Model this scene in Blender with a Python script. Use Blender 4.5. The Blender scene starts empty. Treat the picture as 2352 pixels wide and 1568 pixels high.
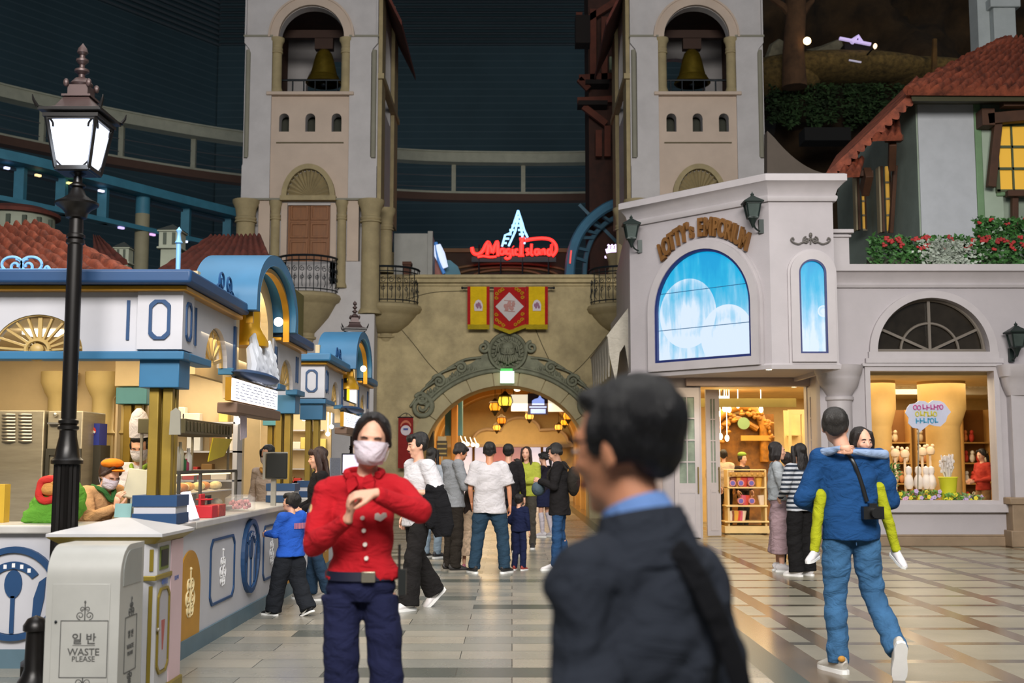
import bpy, bmesh, math, random
from mathutils import Vector, Matrix, noise
from mathutils.geometry import tessellate_polygon
random.seed(7)
PI = math.pi
sc = bpy.context.scene
col = sc.collection

# ------------------------------------------------------------------ camera, world, big lights, exposure
FPX, HC = 2700.0, 1.45
PITCH = math.atan(276.0 / FPX)
cam_d = bpy.data.cameras.new('camera')
cam_d.sensor_width = 36.0
cam_d.lens = FPX * 36.0 / 2352.0
cam_d.clip_start = 0.05
cam_d.clip_end = 400
cam_d.dof.use_dof = True
cam_d.dof.focus_distance = 11.5
cam_d.dof.aperture_fstop = 2.6
cam = bpy.data.objects.new('camera', cam_d)
col.objects.link(cam)
cam.location = (0, 0, HC)
cam.rotation_euler = (PI / 2 + PITCH, 0, 0)
sc.camera = cam

world = bpy.data.worlds.new('hall_air')
sc.world = world
world.use_nodes = True
bg = world.node_tree.nodes['Background']
bg.inputs[0].default_value = (0.62, 0.72, 0.85, 1)
bg.inputs[1].default_value = 0.16

def area(name, loc, target, sx, sy, watt, colr=(1, 1, 1), spread=None):
    d = bpy.data.lights.new(name, 'AREA')
    d.shape = 'RECTANGLE'
    d.size, d.size_y = sx, sy
    d.energy = watt
    d.color = colr
    if spread:
        d.spread = math.radians(spread)
    o = bpy.data.objects.new(name, d)
    col.objects.link(o)
    o.location = loc
    v = Vector(target) - Vector(loc)
    o.rotation_euler = v.to_track_quat('-Z', 'Y').to_euler()
    return o

def bulb(name, loc, watt, colr=(1, .8, .5), r=.05):
    d = bpy.data.lights.new(name, 'POINT')
    d.energy = watt
    d.color = colr
    d.shadow_soft_size = r
    o = bpy.data.objects.new(name, d)
    col.objects.link(o)
    o.location = loc
    return o

area('hall_light', (0, 13, 13), (0, 13, 0), 16, 14, 850, (1, .97, .93), 120)
area('hall_light', (1, -5, 10.5), (1, 24, 3.2), 12, 5, 2050, (1, .95, .9), 100)  # unseen light added behind the camera, aimed at the facades
area('hall_light', (-3, 2, 7.5), (-3, 9, 1.5), 5, 3, 55, (.94, .96, 1), 130)
sc.view_settings.view_transform = 'Standard'
sc.view_settings.look = 'None'
sc.view_settings.gamma = 1.0
sc.view_settings.use_curve_mapping = False
sc.view_settings.exposure = 0.0
sc.cycles.max_bounces = 6
sc.cycles.diffuse_bounces = 3
sc.cycles.glossy_bounces = 3
sc.cycles.transparent_max_bounces = 8
sc.cycles.sample_clamp_indirect = 4.0
sc.cycles.caustics_reflective = False
sc.cycles.caustics_refractive = False
sc.cycles.use_denoising = True

# ------------------------------------------------------------------ geometry of the photograph
CP, SP = math.cos(PITCH), math.sin(PITCH)
def P(px, py, Y):
    """world point seen at pixel px,py lying in the plane y = Y"""
    u = (784.0 - py) / FPX
    x = (px - 1176.0) / FPX
    t = Y / (CP - u * SP)
    return Vector((x * t, Y, HC + (SP + u * CP) * t))
def PX(px, Y, py=1060):
    return P(px, py, Y).x
def PZ(py, Y):
    return P(1176, py, Y).z
def G(px, py):
    u = (784.0 - py) / FPX
    d = Vector(((px - 1176.0) / FPX, CP - u * SP, SP + u * CP))
    t = -HC / d.z
    return Vector((d.x * t, d.y * t, 0))
def lerp(a, b, t):
    return a + (b - a) * t

# ------------------------------------------------------------------ materials
def lin(c):
    if isinstance(c, str):
        c = c.lstrip('#')
        c = [int(c[i:i + 2], 16) / 255 for i in (0, 2, 4)]
    return tuple((v / 12.92 if v <= .04045 else ((v + .055) / 1.055) ** 2.4) for v in c) + (1.0,)

MATS = {}
def mat(key, colr, rough=.6, metal=0., emit=0., var=.06, vscale=3., bump=0., bscale=40., spec=.5, emitcol=None, trans=0., alpha=1., stretch=None, coat=0.):
    if key in MATS:
        return MATS[key]
    m = bpy.data.materials.new(key)
    m.use_nodes = True
    nt = m.node_tree
    b = nt.nodes['Principled BSDF']
    c = lin(colr)
    b.inputs['Base Color'].default_value = c
    b.inputs['Roughness'].default_value = rough
    b.inputs['Metallic'].default_value = metal
    b.inputs['Specular IOR Level'].default_value = spec
    b.inputs['Coat Weight'].default_value = coat
    if trans:
        b.inputs['Transmission Weight'].default_value = trans
    if alpha < 1:
        b.inputs['Alpha'].default_value = alpha
    if emit:
        b.inputs['Emission Color'].default_value = lin(emitcol or colr)
        b.inputs['Emission Strength'].default_value = emit
    tc = nt.nodes.new('ShaderNodeTexCoord')
    src = tc.outputs['Object']
    if stretch:
        mp = nt.nodes.new('ShaderNodeMapping')
        mp.inputs['Scale'].default_value = stretch
        nt.links.new(src, mp.inputs['Vector'])
        src = mp.outputs['Vector']
    if var and not emit:
        n = nt.nodes.new('ShaderNodeTexNoise')
        n.inputs['Scale'].default_value = vscale
        n.inputs['Detail'].default_value = 6
        n.inputs['Roughness'].default_value = .62
        nt.links.new(src, n.inputs['Vector'])
        r = nt.nodes.new('ShaderNodeMapRange')
        r.inputs['From Min'].default_value = .3
        r.inputs['From Max'].default_value = .7
        r.inputs['To Min'].default_value = 1 - var * 1.6
        r.inputs['To Max'].default_value = 1 + var
        nt.links.new(n.outputs['Fac'], r.inputs['Value'])
        mx = nt.nodes.new('ShaderNodeVectorMath')
        mx.operation = 'SCALE'
        mx.inputs[0].default_value = c[:3]
        nt.links.new(r.outputs['Result'], mx.inputs['Scale'])
        nt.links.new(mx.outputs[0], b.inputs['Base Color'])
    if bump:
        n2 = nt.nodes.new('ShaderNodeTexNoise')
        n2.inputs['Scale'].default_value = bscale
        n2.inputs['Detail'].default_value = 5
        nt.links.new(src, n2.inputs['Vector'])
        bp = nt.nodes.new('ShaderNodeBump')
        bp.inputs['Strength'].default_value = bump
        bp.inputs['Distance'].default_value = .02
        nt.links.new(n2.outputs['Fac'], bp.inputs['Height'])
        nt.links.new(bp.outputs['Normal'], b.inputs['Normal'])
    MATS[key] = m
    return m

def glow(key, colr, s, var=0):
    return mat(key, colr, .5, emit=s)

# ------------------------------------------------------------------ mesh builder
SPLIT = set('string_course door_pilasters wall_cracks fascia blue_inlay pilasters roof_edge lower_band roof_moulding gold_strips interior_columns interior_cornices inner_columns small_roofs timber_brackets side_brackets grey_crags balconies hangers posts slots inner_walls eave_board plinth flank_trim slit_backing cornice base_course dado beams cables window_posts green_trim mullions white_swoosh red_border waistband_seam collar straw_ledge arch_mouldings half_round_mullions back_lettering gable_arch screen_seams louvres'.split())
class B:
    def __init__(s):
        s.v, s.f, s.mi = [], [], []
        s.T = None
        s.cur = 0
    def add(s, vs, fs):
        o = len(s.v)
        if s.T is not None:
            vs = [s.T @ Vector(v) for v in vs]
        s.v.extend([tuple(v) for v in vs])
        s.f.extend([tuple(i + o for i in f) for f in fs])
        s.mi.extend([s.cur] * len(fs))
        return s
    def box(s, x0, x1, y0, y1, z0, z1):
        v = [(x, y, z) for z in (z0, z1) for y in (y0, y1) for x in (x0, x1)]
        f = [(0, 2, 3, 1), (4, 5, 7, 6), (0, 1, 5, 4), (2, 6, 7, 3), (0, 4, 6, 2), (1, 3, 7, 5)]
        return s.add(v, f)
    def cbox(s, c, d, rz=0., rx=0., ry=0.):
        R = Matrix.Rotation(rz, 3, 'Z') @ Matrix.Rotation(ry, 3, 'Y') @ Matrix.Rotation(rx, 3, 'X')
        c = Vector(c)
        v = [c + R @ Vector((x * d[0] / 2, y * d[1] / 2, z * d[2] / 2)) for z in (-1, 1) for y in (-1, 1) for x in (-1, 1)]
        f = [(0, 2, 3, 1), (4, 5, 7, 6), (0, 1, 5, 4), (2, 6, 7, 3), (0, 4, 6, 2), (1, 3, 7, 5)]
        return s.add(v, f)
    def beam(s, a, b, w, h, up=(0, 0, 1)):
        a, b = Vector(a), Vector(b)
        t = (b - a).normalized()
        u = t.cross(Vector(up))
        if u.length < 1e-4:
            u = t.cross(Vector((0, 1, 0)))
        u.normalize()
        w2 = u.cross(t).normalized()
        v = []
        for p in (a, b):
            for (i, j) in ((-1, -1), (1, -1), (1, 1), (-1, 1)):
                v.append(p + u * (i * w / 2) + w2 * (j * h / 2))
        return s.add(v, [(0, 1, 2, 3), (7, 6, 5, 4), (0, 4, 5, 1), (1, 5, 6, 2), (2, 6, 7, 3), (3, 7, 4, 0)])
    def loft(s, pts, radii, side=(1, 0, 0), seg=14, cyclic=False, cap=True, sq=1.0):
        """elliptical rings along pts; radii float or (a along side, b across)"""
        pts = [Vector(p) for p in pts]
        n = len(pts)
        vs, fs = [], []
        side = Vector(side)
        pu = None
        for i, p in enumerate(pts):
            if cyclic:
                t = pts[(i + 1) % n] - pts[i - 1]
            else:
                t = pts[min(i + 1, n - 1)] - pts[max(i - 1, 0)]
            if t.length < 1e-9:
                t = Vector((0, 0, 1))
            t.normalize()
            ref = side if pu is None else pu
            u = ref - t * ref.dot(t)
            if u.length < 1e-4:
                u = t.orthogonal()
            u.normalize()
            pu = u
            w = t.cross(u)
            r = radii[i] if isinstance(radii, (list, tuple)) and len(radii) == n and not (n == 2 and isinstance(radii, tuple)) else radii
            a, b = (r, r) if not isinstance(r, (tuple, list)) else r
            for k in range(seg):
                an = 2 * PI * k / seg
                c, d = math.cos(an), math.sin(an)
                if sq != 1.0:
                    c = math.copysign(abs(c) ** sq, c)
                    d = math.copysign(abs(d) ** sq, d)
                vs.append(p + u * (a * c) + w * (b * d))
        m = n if cyclic else n - 1
        for i in range(m):
            j = (i + 1) % n
            for k in range(seg):
                l = (k + 1) % seg
                fs.append((i * seg + k, i * seg + l, j * seg + l, j * seg + k))
        if cap and not cyclic:
            fs.append(tuple(range(seg))[::-1])
            fs.append(tuple((n - 1) * seg + k for k in range(seg)))
        return s.add(vs, fs)
    def tube(s, pts, r, seg=8, cyclic=False):
        rr = r if isinstance(r, (list, tuple)) else [r] * len(pts)
        return s.loft(pts, list(rr), seg=seg, cyclic=cyclic)
    def cyl(s, a, b, r0, r1=None, seg=20):
        return s.loft([a, b], [r0, r0 if r1 is None else r1], seg=seg)
    def lathe(s, prof, c=(0, 0, 0), seg=24, a0=0., a1=2 * PI, sx=1., sy=1.):
        c = Vector(c)
        full = abs(a1 - a0 - 2 * PI) < 1e-6
        m = seg if full else seg + 1
        vs, fs = [], []
        for (r, z) in prof:
            for k in range(m):
                an = a0 + (a1 - a0) * k / seg
                vs.append(c + Vector((r * math.cos(an) * sx, r * math.sin(an) * sy, z)))
        for i in range(len(prof) - 1):
            for k in range(seg):
                l = (k + 1) % m
                fs.append((i * m + k, i * m + l, (i + 1) * m + l, (i + 1) * m + k))
        if prof[0][0] > 1e-5:
            fs.append(tuple(range(m))[::-1])
        if prof[-1][0] > 1e-5:
            fs.append(tuple((len(prof) - 1) * m + k for k in range(m)))
        return s.add(vs, fs)
    def ell(s, c, r, seg=16, rings=10, R=None):
        c = Vector(c)
        if not isinstance(r, (tuple, list)):
            r = (r, r, r)
        vs, fs = [], []
        for i in range(1, rings):
            ph = PI * i / rings
            for k in range(seg):
                an = 2 * PI * k / seg
                q = Vector((r[0] * math.sin(ph) * math.cos(an), r[1] * math.sin(ph) * math.sin(an), r[2] * math.cos(ph)))
                vs.append(c + (R @ q if R is not None else q))
        top, bot = len(vs), len(vs) + 1
        for z in (r[2], -r[2]):
            q = Vector((0, 0, z))
            vs.append(c + (R @ q if R is not None else q))
        for i in range(rings - 2):
            for k in range(seg):
                l = (k + 1) % seg
                fs.append((i * seg + k, (i + 1) * seg + k, (i + 1) * seg + l, i * seg + l))
        for k in range(seg):
            l = (k + 1) % seg
            fs.append((top, k, l))
            fs.append((bot, (rings - 2) * seg + l, (rings - 2) * seg + k))
        return s.add(vs, fs)
    def plate(s, outer, holes=(), y0=0., y1=.1, frame=None):
        """outline in (x,z) with holes, extruded along y; frame = Matrix placing it"""
        loops = [list(outer)] + [list(h) for h in holes]
        flat = [p for l in loops for p in l]
        tris = tessellate_polygon([[Vector((p[0], p[1], 0)) for p in l] for l in loops])
        n = len(flat)
        vs = [(p[0], y0, p[1]) for p in flat] + [(p[0], y1, p[1]) for p in flat]
        fs = []
        for t in tris:
            a, b, c = [flat[i] for i in t]
            cr = (b[0] - a[0]) * (c[1] - a[1]) - (b[1] - a[1]) * (c[0] - a[0])
            if abs(cr) < 1e-12:
                continue
            t = tuple(t) if cr > 0 else tuple(reversed(t))
            fs.append(t)
            fs.append(tuple(i + n for i in reversed(t)))
        o = 0
        for li, l in enumerate(loops):
            m = len(l)
            ar = sum(l[i][0] * l[(i + 1) % m][1] - l[(i + 1) % m][0] * l[i][1] for i in range(m))
            ccw = (ar > 0) if li == 0 else (ar < 0)
            for i in range(m):
                j = (i + 1) % m
                q = (o + i, o + i + n, o + j + n, o + j)
                fs.append(q if not ccw else q[::-1])
            o += m
        if frame is not None:
            vs = [frame @ Vector(v) for v in vs]
        return s.add(vs, fs)
    def mesh(s, name, mats, smooth=True, angle=38):
        me = bpy.data.meshes.new(name)
        me.from_pydata(s.v, [], s.f)
        if not isinstance(mats, (list, tuple)):
            mats = [mats]
        for m in mats:
            me.materials.append(m)
        if len(mats) > 1:
            me.polygons.foreach_set('material_index', s.mi)
        if smooth:
            me.polygons.foreach_set('use_smooth', [True] * len(me.polygons))
            me.update()
            me.set_sharp_from_angle(angle=math.radians(angle))
        me.update()
        return me
    def islands(s):
        par = list(range(len(s.v)))
        def fd(a):
            while par[a] != a:
                par[a] = par[par[a]]
                a = par[a]
            return a
        for f in s.f:
            for k in f[1:]:
                par[fd(k)] = fd(f[0])
        gr = {}
        for i, v in enumerate(s.v):
            gr.setdefault(fd(i), []).append(i)
        bx = [[min(s.v[i][k] for i in g) for k in range(3)] + [max(s.v[i][k] for i in g) for k in range(3)] + [r] for r, g in gr.items()]
        ch = True
        gs = [[q] for q in bx]
        while ch:
            ch = False
            for i in range(len(gs)):
                for j in range(i + 1, len(gs)):
                    if any(all(a[k] - .03 <= c[k + 3] and c[k] - .03 <= a[k + 3] for k in range(3)) for a in gs[i] for c in gs[j]):
                        gs[i] += gs.pop(j)
                        ch = True
                        break
                if ch: break
        res = []
        for g in gs:
            roots = {q[6] for q in g}
            nb = B()
            mp = {}
            for f, m in zip(s.f, s.mi):
                if fd(f[0]) in roots:
                    for k in f:
                        if k not in mp:
                            mp[k] = len(nb.v); nb.v.append(s.v[k])
                    nb.f.append(tuple(mp[k] for k in f)); nb.mi.append(m)
            if nb.f: res.append(nb)
        return res
    def out(s, name, mats, parent=None, local=False, bev=0., smooth=True, label=None, angle=38):
        if name in SPLIT and parent is not None and not getattr(s, 'done', False):
            for q in s.islands():
                q.done = True
                o = q.out(name, mats, parent, local, bev, smooth, label, angle)
            return o
        me = s.mesh(name, mats, smooth, angle)
        o = bpy.data.objects.new(name, me)
        col.objects.link(o)
        if parent is not None:
            o.parent = parent
            if not local:
                o.matrix_parent_inverse = world_of(parent).inverted()
        if bev:
            md = o.modifiers.new('bevel', 'BEVEL')
            md.width = bev
            md.segments = 2
            md.limit_method = 'ANGLE'
            md.angle_limit = math.radians(40)
        if label:
            o['label'] = label
        return o

def world_of(o):
    m = Matrix.LocRotScale(o.location, o.rotation_euler, o.scale)
    if o.parent is not None:
        m = world_of(o.parent) @ o.matrix_parent_inverse @ m
    return m

def tag(o, label=None, cat=None, group=None, kind=None):
    if label: o['label'] = label
    if cat: o['category'] = cat
    if group: o['group'] = group
    if kind: o['kind'] = kind
    return o

def thing(name, label, cat, loc=(0, 0, 0), rz=0., group=None):
    o = bpy.data.objects.new(name, None)
    col.objects.link(o)
    o.location = loc
    o.rotation_euler = (0, 0, rz)
    o.empty_display_size = .1
    return tag(o, label, cat, group)

def copy_tree(o, parent=None):
    c = o.copy()
    col.objects.link(c)
    if parent is not None:
        c.parent = parent
    for ch in [x for x in bpy.data.objects if x.parent == o]:
        copy_tree(ch, c)
    return c

def arc(cx, cz, rx, rz, a0, a1, n=24):
    return [(cx + rx * math.cos(a0 + (a1 - a0) * i / n), cz + rz * math.sin(a0 + (a1 - a0) * i / n)) for i in range(n + 1)]
def arch_shape(x0, x1, z0, zs, rz=None, n=24):
    """closed outline of an arched opening: straight to the spring zs, then an arch"""
    r = (x1 - x0) / 2
    return [(x0, z0), (x1, z0)] + arc((x0 + x1) / 2, zs, r, rz or r, 0, PI, n)
def arch_band(x0, x1, z0, zs, w, rz=None, n=24):
    """outline of a band of width w around an arched opening (open below)"""
    r = (x1 - x0) / 2
    cx = (x0 + x1) / 2
    rz = rz or r
    return [(x0, z0)] + [(x0, zs)] + arc(cx, zs, r, rz, PI, 0, n) + [(x1, z0), (x1 + w, z0)] + arc(cx, zs, r + w, rz + w, 0, PI, n) + [(x0 - w, z0)]
def spline(pts, n=8, cyclic=False):
    pts = [Vector(p) for p in pts]
    m = len(pts)
    out = []
    for i in range(m if cyclic else m - 1):
        if cyclic:
            a, b, c, d = pts[i - 1], pts[i], pts[(i + 1) % m], pts[(i + 2) % m]
        else:
            a, b, c, d = pts[max(i - 1, 0)], pts[i], pts[i + 1], pts[min(i + 2, m - 1)]
        for k in range(n):
            t = k / n
            out.append(.5 * ((2 * b) + (c - a) * t + (2 * a - 5 * b + 4 * c - d) * t * t + (3 * b - a - 3 * c + d) * t ** 3))
    if not cyclic:
        out.append(pts[-1])
    return out
def spiral(c, r0, r1, a0, turns, ax=(1, 0, 0), az=(0, 0, 1), n=28):
    c, ax, az = Vector(c), Vector(ax), Vector(az)
    return [c + (ax * math.cos(a0 + turns * 2 * PI * i / n) + az * math.sin(a0 + turns * 2 * PI * i / n)) * lerp(r0, r1, i / n) for i in range(n + 1)]

def text_mesh(txt, size=1., extrude=.01, bold=0., align='CENTER'):
    cu = bpy.data.curves.new('lettering', 'FONT')
    cu.body = txt
    cu.size = size
    cu.extrude = extrude
    cu.offset = bold
    cu.align_x = align
    cu.align_y = 'CENTER'
    cu.resolution_u = 3
    o = bpy.data.objects.new('lettering', cu)
    col.objects.link(o)
    dg = bpy.context.evaluated_depsgraph_get()
    me = bpy.data.meshes.new_from_object(o.evaluated_get(dg))
    col.objects.unlink(o)
    bpy.data.objects.remove(o)
    bpy.data.curves.remove(cu)
    vs = [tuple(v.co) for v in me.vertices]
    fs = [tuple(p.vertices) for p in me.polygons]
    bpy.data.meshes.remove(me)
    return vs, fs
def add_text(b, txt, size, F, extrude=.004, bold=0., sx=1., align='CENTER'):
    """lettering in b; F maps text plane (x right, y up, z out) to the world"""
    vs, fs = text_mesh(txt, size, extrude, bold, align)
    b.add([F @ Vector((v[0] * sx, v[1], v[2])) for v in vs], fs)
def face_frame(loc, right=(1, 0, 0), up=(0, 0, 1)):
    r, u = Vector(right).normalized(), Vector(up).normalized()
    n = r.cross(u)
    m = Matrix((r, u, n)).transposed().to_4x4()
    m.translation = Vector(loc)
    return m
# ------------------------------------------------------------------ people
def fuse(b, vox, name, mats, smooth=2, amp=0., nsc=(6, 6, 6), extra=None, seed=0., amp2=0.):
    """one continuous skin over overlapping solids"""
    me = b.mesh(name + '_raw', [], smooth=False) if False else None
    me = bpy.data.meshes.new(name)
    me.from_pydata(b.v, [], b.f)
    o = bpy.data.objects.new(name + '_tmp', me)
    col.objects.link(o)
    md = o.modifiers.new('r', 'REMESH')
    md.mode = 'VOXEL'
    md.voxel_size = vox
    md.adaptivity = 0
    dg = bpy.context.evaluated_depsgraph_get()
    me2 = bpy.data.meshes.new_from_object(o.evaluated_get(dg))
    col.objects.unlink(o)
    bpy.data.objects.remove(o)
    bpy.data.meshes.remove(me)
    bm = bmesh.new()
    bm.from_mesh(me2)
    for _ in range(smooth):
        bmesh.ops.smooth_vert(bm, verts=bm.verts, factor=.5, use_axis_x=True, use_axis_y=True, use_axis_z=True)
    if amp:
        bm.normal_update()
        for v in bm.verts:
            p = v.co
            q = Vector((p.x * nsc[0] + seed, p.y * nsc[1], p.z * nsc[2] + 1.5 * p.x * nsc[2] * .3))
            d = amp * noise.noise(q) + (amp * .45) * noise.noise(q * 2.3)
            if amp2:
                # drapery folds: ridged
                d += amp2 * (abs(noise.noise(q * .7 + Vector((3, 1, 2)))) - .25)
            v.co = p + v.normal * d
    bm.to_mesh(me2)
    bm.free()
    me2.name = name
    me2.materials.clear()
    for m in mats if isinstance(mats, (list, tuple)) else [mats]:
        me2.materials.append(m)
    if extra is not None and extra.v:
        bm = bmesh.new()
        bm.from_mesh(me2)
        t = bpy.data.meshes.new('t')
        t.from_pydata(extra.v, [], extra.f)
        bm.from_mesh(t)
        bm.to_mesh(me2)
        bm.free()
        bpy.data.meshes.remove(t)
    me2.polygons.foreach_set('use_smooth', [True] * len(me2.polygons))
    me2.update()
    return me2

def link_child(name, me, parent, label=None):
    o = bpy.data.objects.new(name, me)
    col.objects.link(o)
    o.parent = parent
    if label: o['label'] = label
    return o

SKIN = mat('skin', '#d9a58a', .5, var=.04, vscale=14)
SKIN_W = mat('skin_warm', '#d08f6c', .5, var=.05, vscale=14)
def cloth(key, c, rough=.9, var=.08, bump=.35, sc_=260):
    new = key not in MATS
    m = mat(key, c, rough, var=var, vscale=5, bump=bump, bscale=sc_, spec=.2)
    if new:      # soft creases under the weave
        nt = m.node_tree
        b1 = [n for n in nt.nodes if n.type == 'BUMP'][0]
        mp = nt.nodes.new('ShaderNodeMapping'); mp.inputs['Scale'].default_value = (1, 1, 1.7); mp.inputs['Rotation'].default_value = (.5, .3, .2)
        nt.links.new(nt.nodes['Texture Coordinate'].outputs['Object'], mp.inputs[0])
        n = nt.nodes.new('ShaderNodeTexNoise'); n.inputs['Scale'].default_value = 7; n.inputs['Detail'].default_value = 3; n.inputs['Distortion'].default_value = 1.2
        nt.links.new(mp.outputs[0], n.inputs['Vector'])
        b2 = nt.nodes.new('ShaderNodeBump'); b2.inputs['Strength'].default_value = .55; b2.inputs['Distance'].default_value = .045
        nt.links.new(n.outputs['Fac'], b2.inputs['Height']); nt.links.new(b2.outputs[0], b1.inputs['Normal'])
    return m
def hairm(key, c):
    return mat(key, c, .42, var=.25, vscale=30, stretch=(6, 6, .6), bump=.5, bscale=45)

def add_hand(b, w, d, n, th, curl=22, s=1., spread=1., fr=1.):
    """palm, four fingers and a thumb. w wrist, d direction, n way the palm faces, th +1/-1 thumb side"""
    w, d, n = Vector(w), Vector(d).normalized(), Vector(n)
    n = (n - d * n.dot(d)).normalized()
    l = d.cross(n) * th
    b.loft([w - d * .02 * s, w + d * .02 * s, w + d * .055 * s, w + d * .088 * s], [(.026 * s, .02 * s), (.032 * s, .017 * s), (.04 * s, .016 * s), (.038 * s, .012 * s)], side=l, seg=12)
    for i, (off, ln) in enumerate(((.03, .068), (.011, .078), (-.009, .073), (-.028, .056))):
        p = w + d * .082 * s + l * off * s
        c = 0.
        pts = [p]
        dd = (d + l * off * 2.2 * spread).normalized()
        for k, fr_ in enumerate((.42, .33, .27)):
            c += math.radians(curl if not isinstance(curl, (list, tuple)) else curl[i]) * (1.1 if k == 1 else .9)
            q = dd * math.cos(c) + n * math.sin(c)
            pts.append(pts[-1] + q * ln * fr_ * s)
        b.loft(pts, [.0092 * s * fr, .0088 * s * fr, .0078 * s * fr, .0062 * s * fr], side=l, seg=8)
        b.ell(pts[-1], .0065 * s * fr, 8, 6)
    p0 = w + d * .012 * s + l * .024 * s
    p1 = p0 + (d * .65 + l * .55 + n * .35).normalized() * .042 * s
    p2 = p1 + (d * .85 + l * .2 + n * .4).normalized() * .032 * s
    p3 = p2 + (d * .9 + n * .45).normalized() * .024 * s
    b.loft([p0, p1, p2, p3], [.016 * s, .0125 * s, .0105 * s, .008 * s], side=n, seg=8)
    b.ell(p3, .008 * s, 8, 6)

def head_solids(b, Hm, female=False, s=1.):
    T = b.T
    b.T = (T @ Hm) if T is not None else Hm
    w = .95 if female else 1.
    b.ell((0, .014, .032), (.075 * w, .092, .086), 20, 14)
    b.ell((0, -.022, -.01), (.066 * w, .068, .085), 18, 12)
    b.ell((0, -.03, -.066), (.05 * w, .052, .046), 16, 10)
    b.ell((0, -.062, -.098), (.024, .024, .02), 12, 8)          # chin
    b.ell((0, -.07, .026), (.052, .02, .018), 14, 8)            # brow
    b.loft([(0, -.082, .012), (0, -.096, -.012), (0, -.107, -.03), (0, -.09, -.038)], [.008, .0095, .0135, .01], seg=10)
    b.ell((.011, -.09, -.033), (.009, .009, .007), 8, 6)
    b.ell((-.011, -.09, -.033), (.009, .009, .007), 8, 6)
    b.ell((0, -.084, -.06), (.021, .011, .011), 12, 8)          # lips
    for sx in (-1, 1):
        b.ell((sx * .04, -.06, -.025), (.022, .024, .02), 10, 8)
        b.ell((sx * .077 * w, .012, -.012), (.009, .02, .032), 10, 8, Matrix.Rotation(sx * -.25, 3, 'Z'))
        b.ell((sx * .074 * w, .004, -.035), (.008, .01, .012), 8, 6)
    b.T = T

def hair_solids(b, Hm, style, s=1.):
    T = b.T
    b.T = (T @ Hm) if T is not None else Hm
    if style != 'bald':
        b.ell((0, .032, .046), (.084, .095, .085), 20, 14)
        b.ell((0, .062, -.005), (.068, .046, .062), 16, 10)
        for sx in (-1, 1):
            b.ell((sx * .066, .025, .02), (.022, .05, .055), 12, 8)
    if style in ('short', 'boy', 'young'):
        b.ell((0, -.036, .09), (.066, .04, .028), 14, 8)
        for sx in (-1, 1):
            b.ell((sx * .071, -.018, .02), (.012, .022, .04), 10, 6)
    if style in ('boy', 'young', 'fringe', 'long_fringe'):
        for i in range(7):
            x = -.054 + .018 * i
            b.loft([(x * .8, -.06, .105), (x, -.088 + abs(x) * .28, .075), (x * 1.04, -.09 + abs(x) * .3, .04)], [.018, .016, .008], seg=8)
    if style in ('long', 'long_fringe'):
        b.loft([(0, .045, .05), (0, .075, -.06), (0, .085, -.18), (0, .088, -.3), (0, .085, -.37)], [(.085, .05), (.088, .042), (.098, .036), (.09, .028), (.06, .016)], seg=16)
        for sx in (-1, 1):
            b.loft([(sx * .06, -.03, .09), (sx * .079, -.022, .02), (sx * .085, 0, -.08), (sx * .09, .0, -.2), (sx * .085, .01, -.3)], [(.022, .03), (.018, .032), (.022, .038), (.022, .034), (.01, .02)], seg=10)
    if style == 'bob':
        b.loft([(0, .045, .05), (0, .07, -.06), (0, .07, -.13)], [(.088, .05), (.094, .048), (.075, .035)], seg=16)
        for sx in (-1, 1):
            b.loft([(sx * .06, -.03, .085), (sx * .08, -.02, .02), (sx * .085, 0, -.06), (sx * .075, .01, -.12)], [(.022, .03), (.018, .032), (.022, .04), (.012, .025)], seg=10)
    if style in ('tied', 'bun', 'ponytail'):
        for sx in (-1, 1):
            b.loft([(sx * .012, -.05, .12), (sx * .048, -.058, .092), (sx * .074, -.03, .03), (sx * .076, .02, -.02)], [(.02, .014), (.017, .012), (.013, .018), (.012, .02)], seg=10)
    if style == 'bun':
        b.ell((0, .11, .0), (.04, .035, .04), 14, 10)
    if style == 'ponytail':
        b.ell((0, .115, -.01), (.026, .02, .024), 10, 8)
        b.loft([(0, .12, -.01), (0, .135, -.08), (0, .115, -.17), (0, .1, -.24)], [.024, .034, .028, .01], seg=12)
    b.T = T

DEF = dict(pel=(0, 0, .93), wai=(0, 0, 1.07), che=(0, -.005, 1.25), nek=(0, .012, 1.425), hd=(0, -.012, 1.582),
           sl=(.172, .01, 1.375), sr=(-.172, .01, 1.375), el=(.225, .03, 1.11), er=(-.225, .03, 1.11),
           wl=(.235, -.05, .88), wr=(-.235, -.05, .88), hl=(.088, 0, .9), hr=(-.088, 0, .9),
           kl=(.1, -.02, .49), kr=(-.1, -.02, .49), al=(.105, .02, .085), ar=(-.105, .02, .085),
           tl=(.18, -1, 0), tr=(-.18, -1, 0), hdl=None, hdr=None, pnl=(-1, 0, 0), pnr=(1, 0, 0), curl=24,
           yaw=0., pitch=0., roll=0.)

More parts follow.
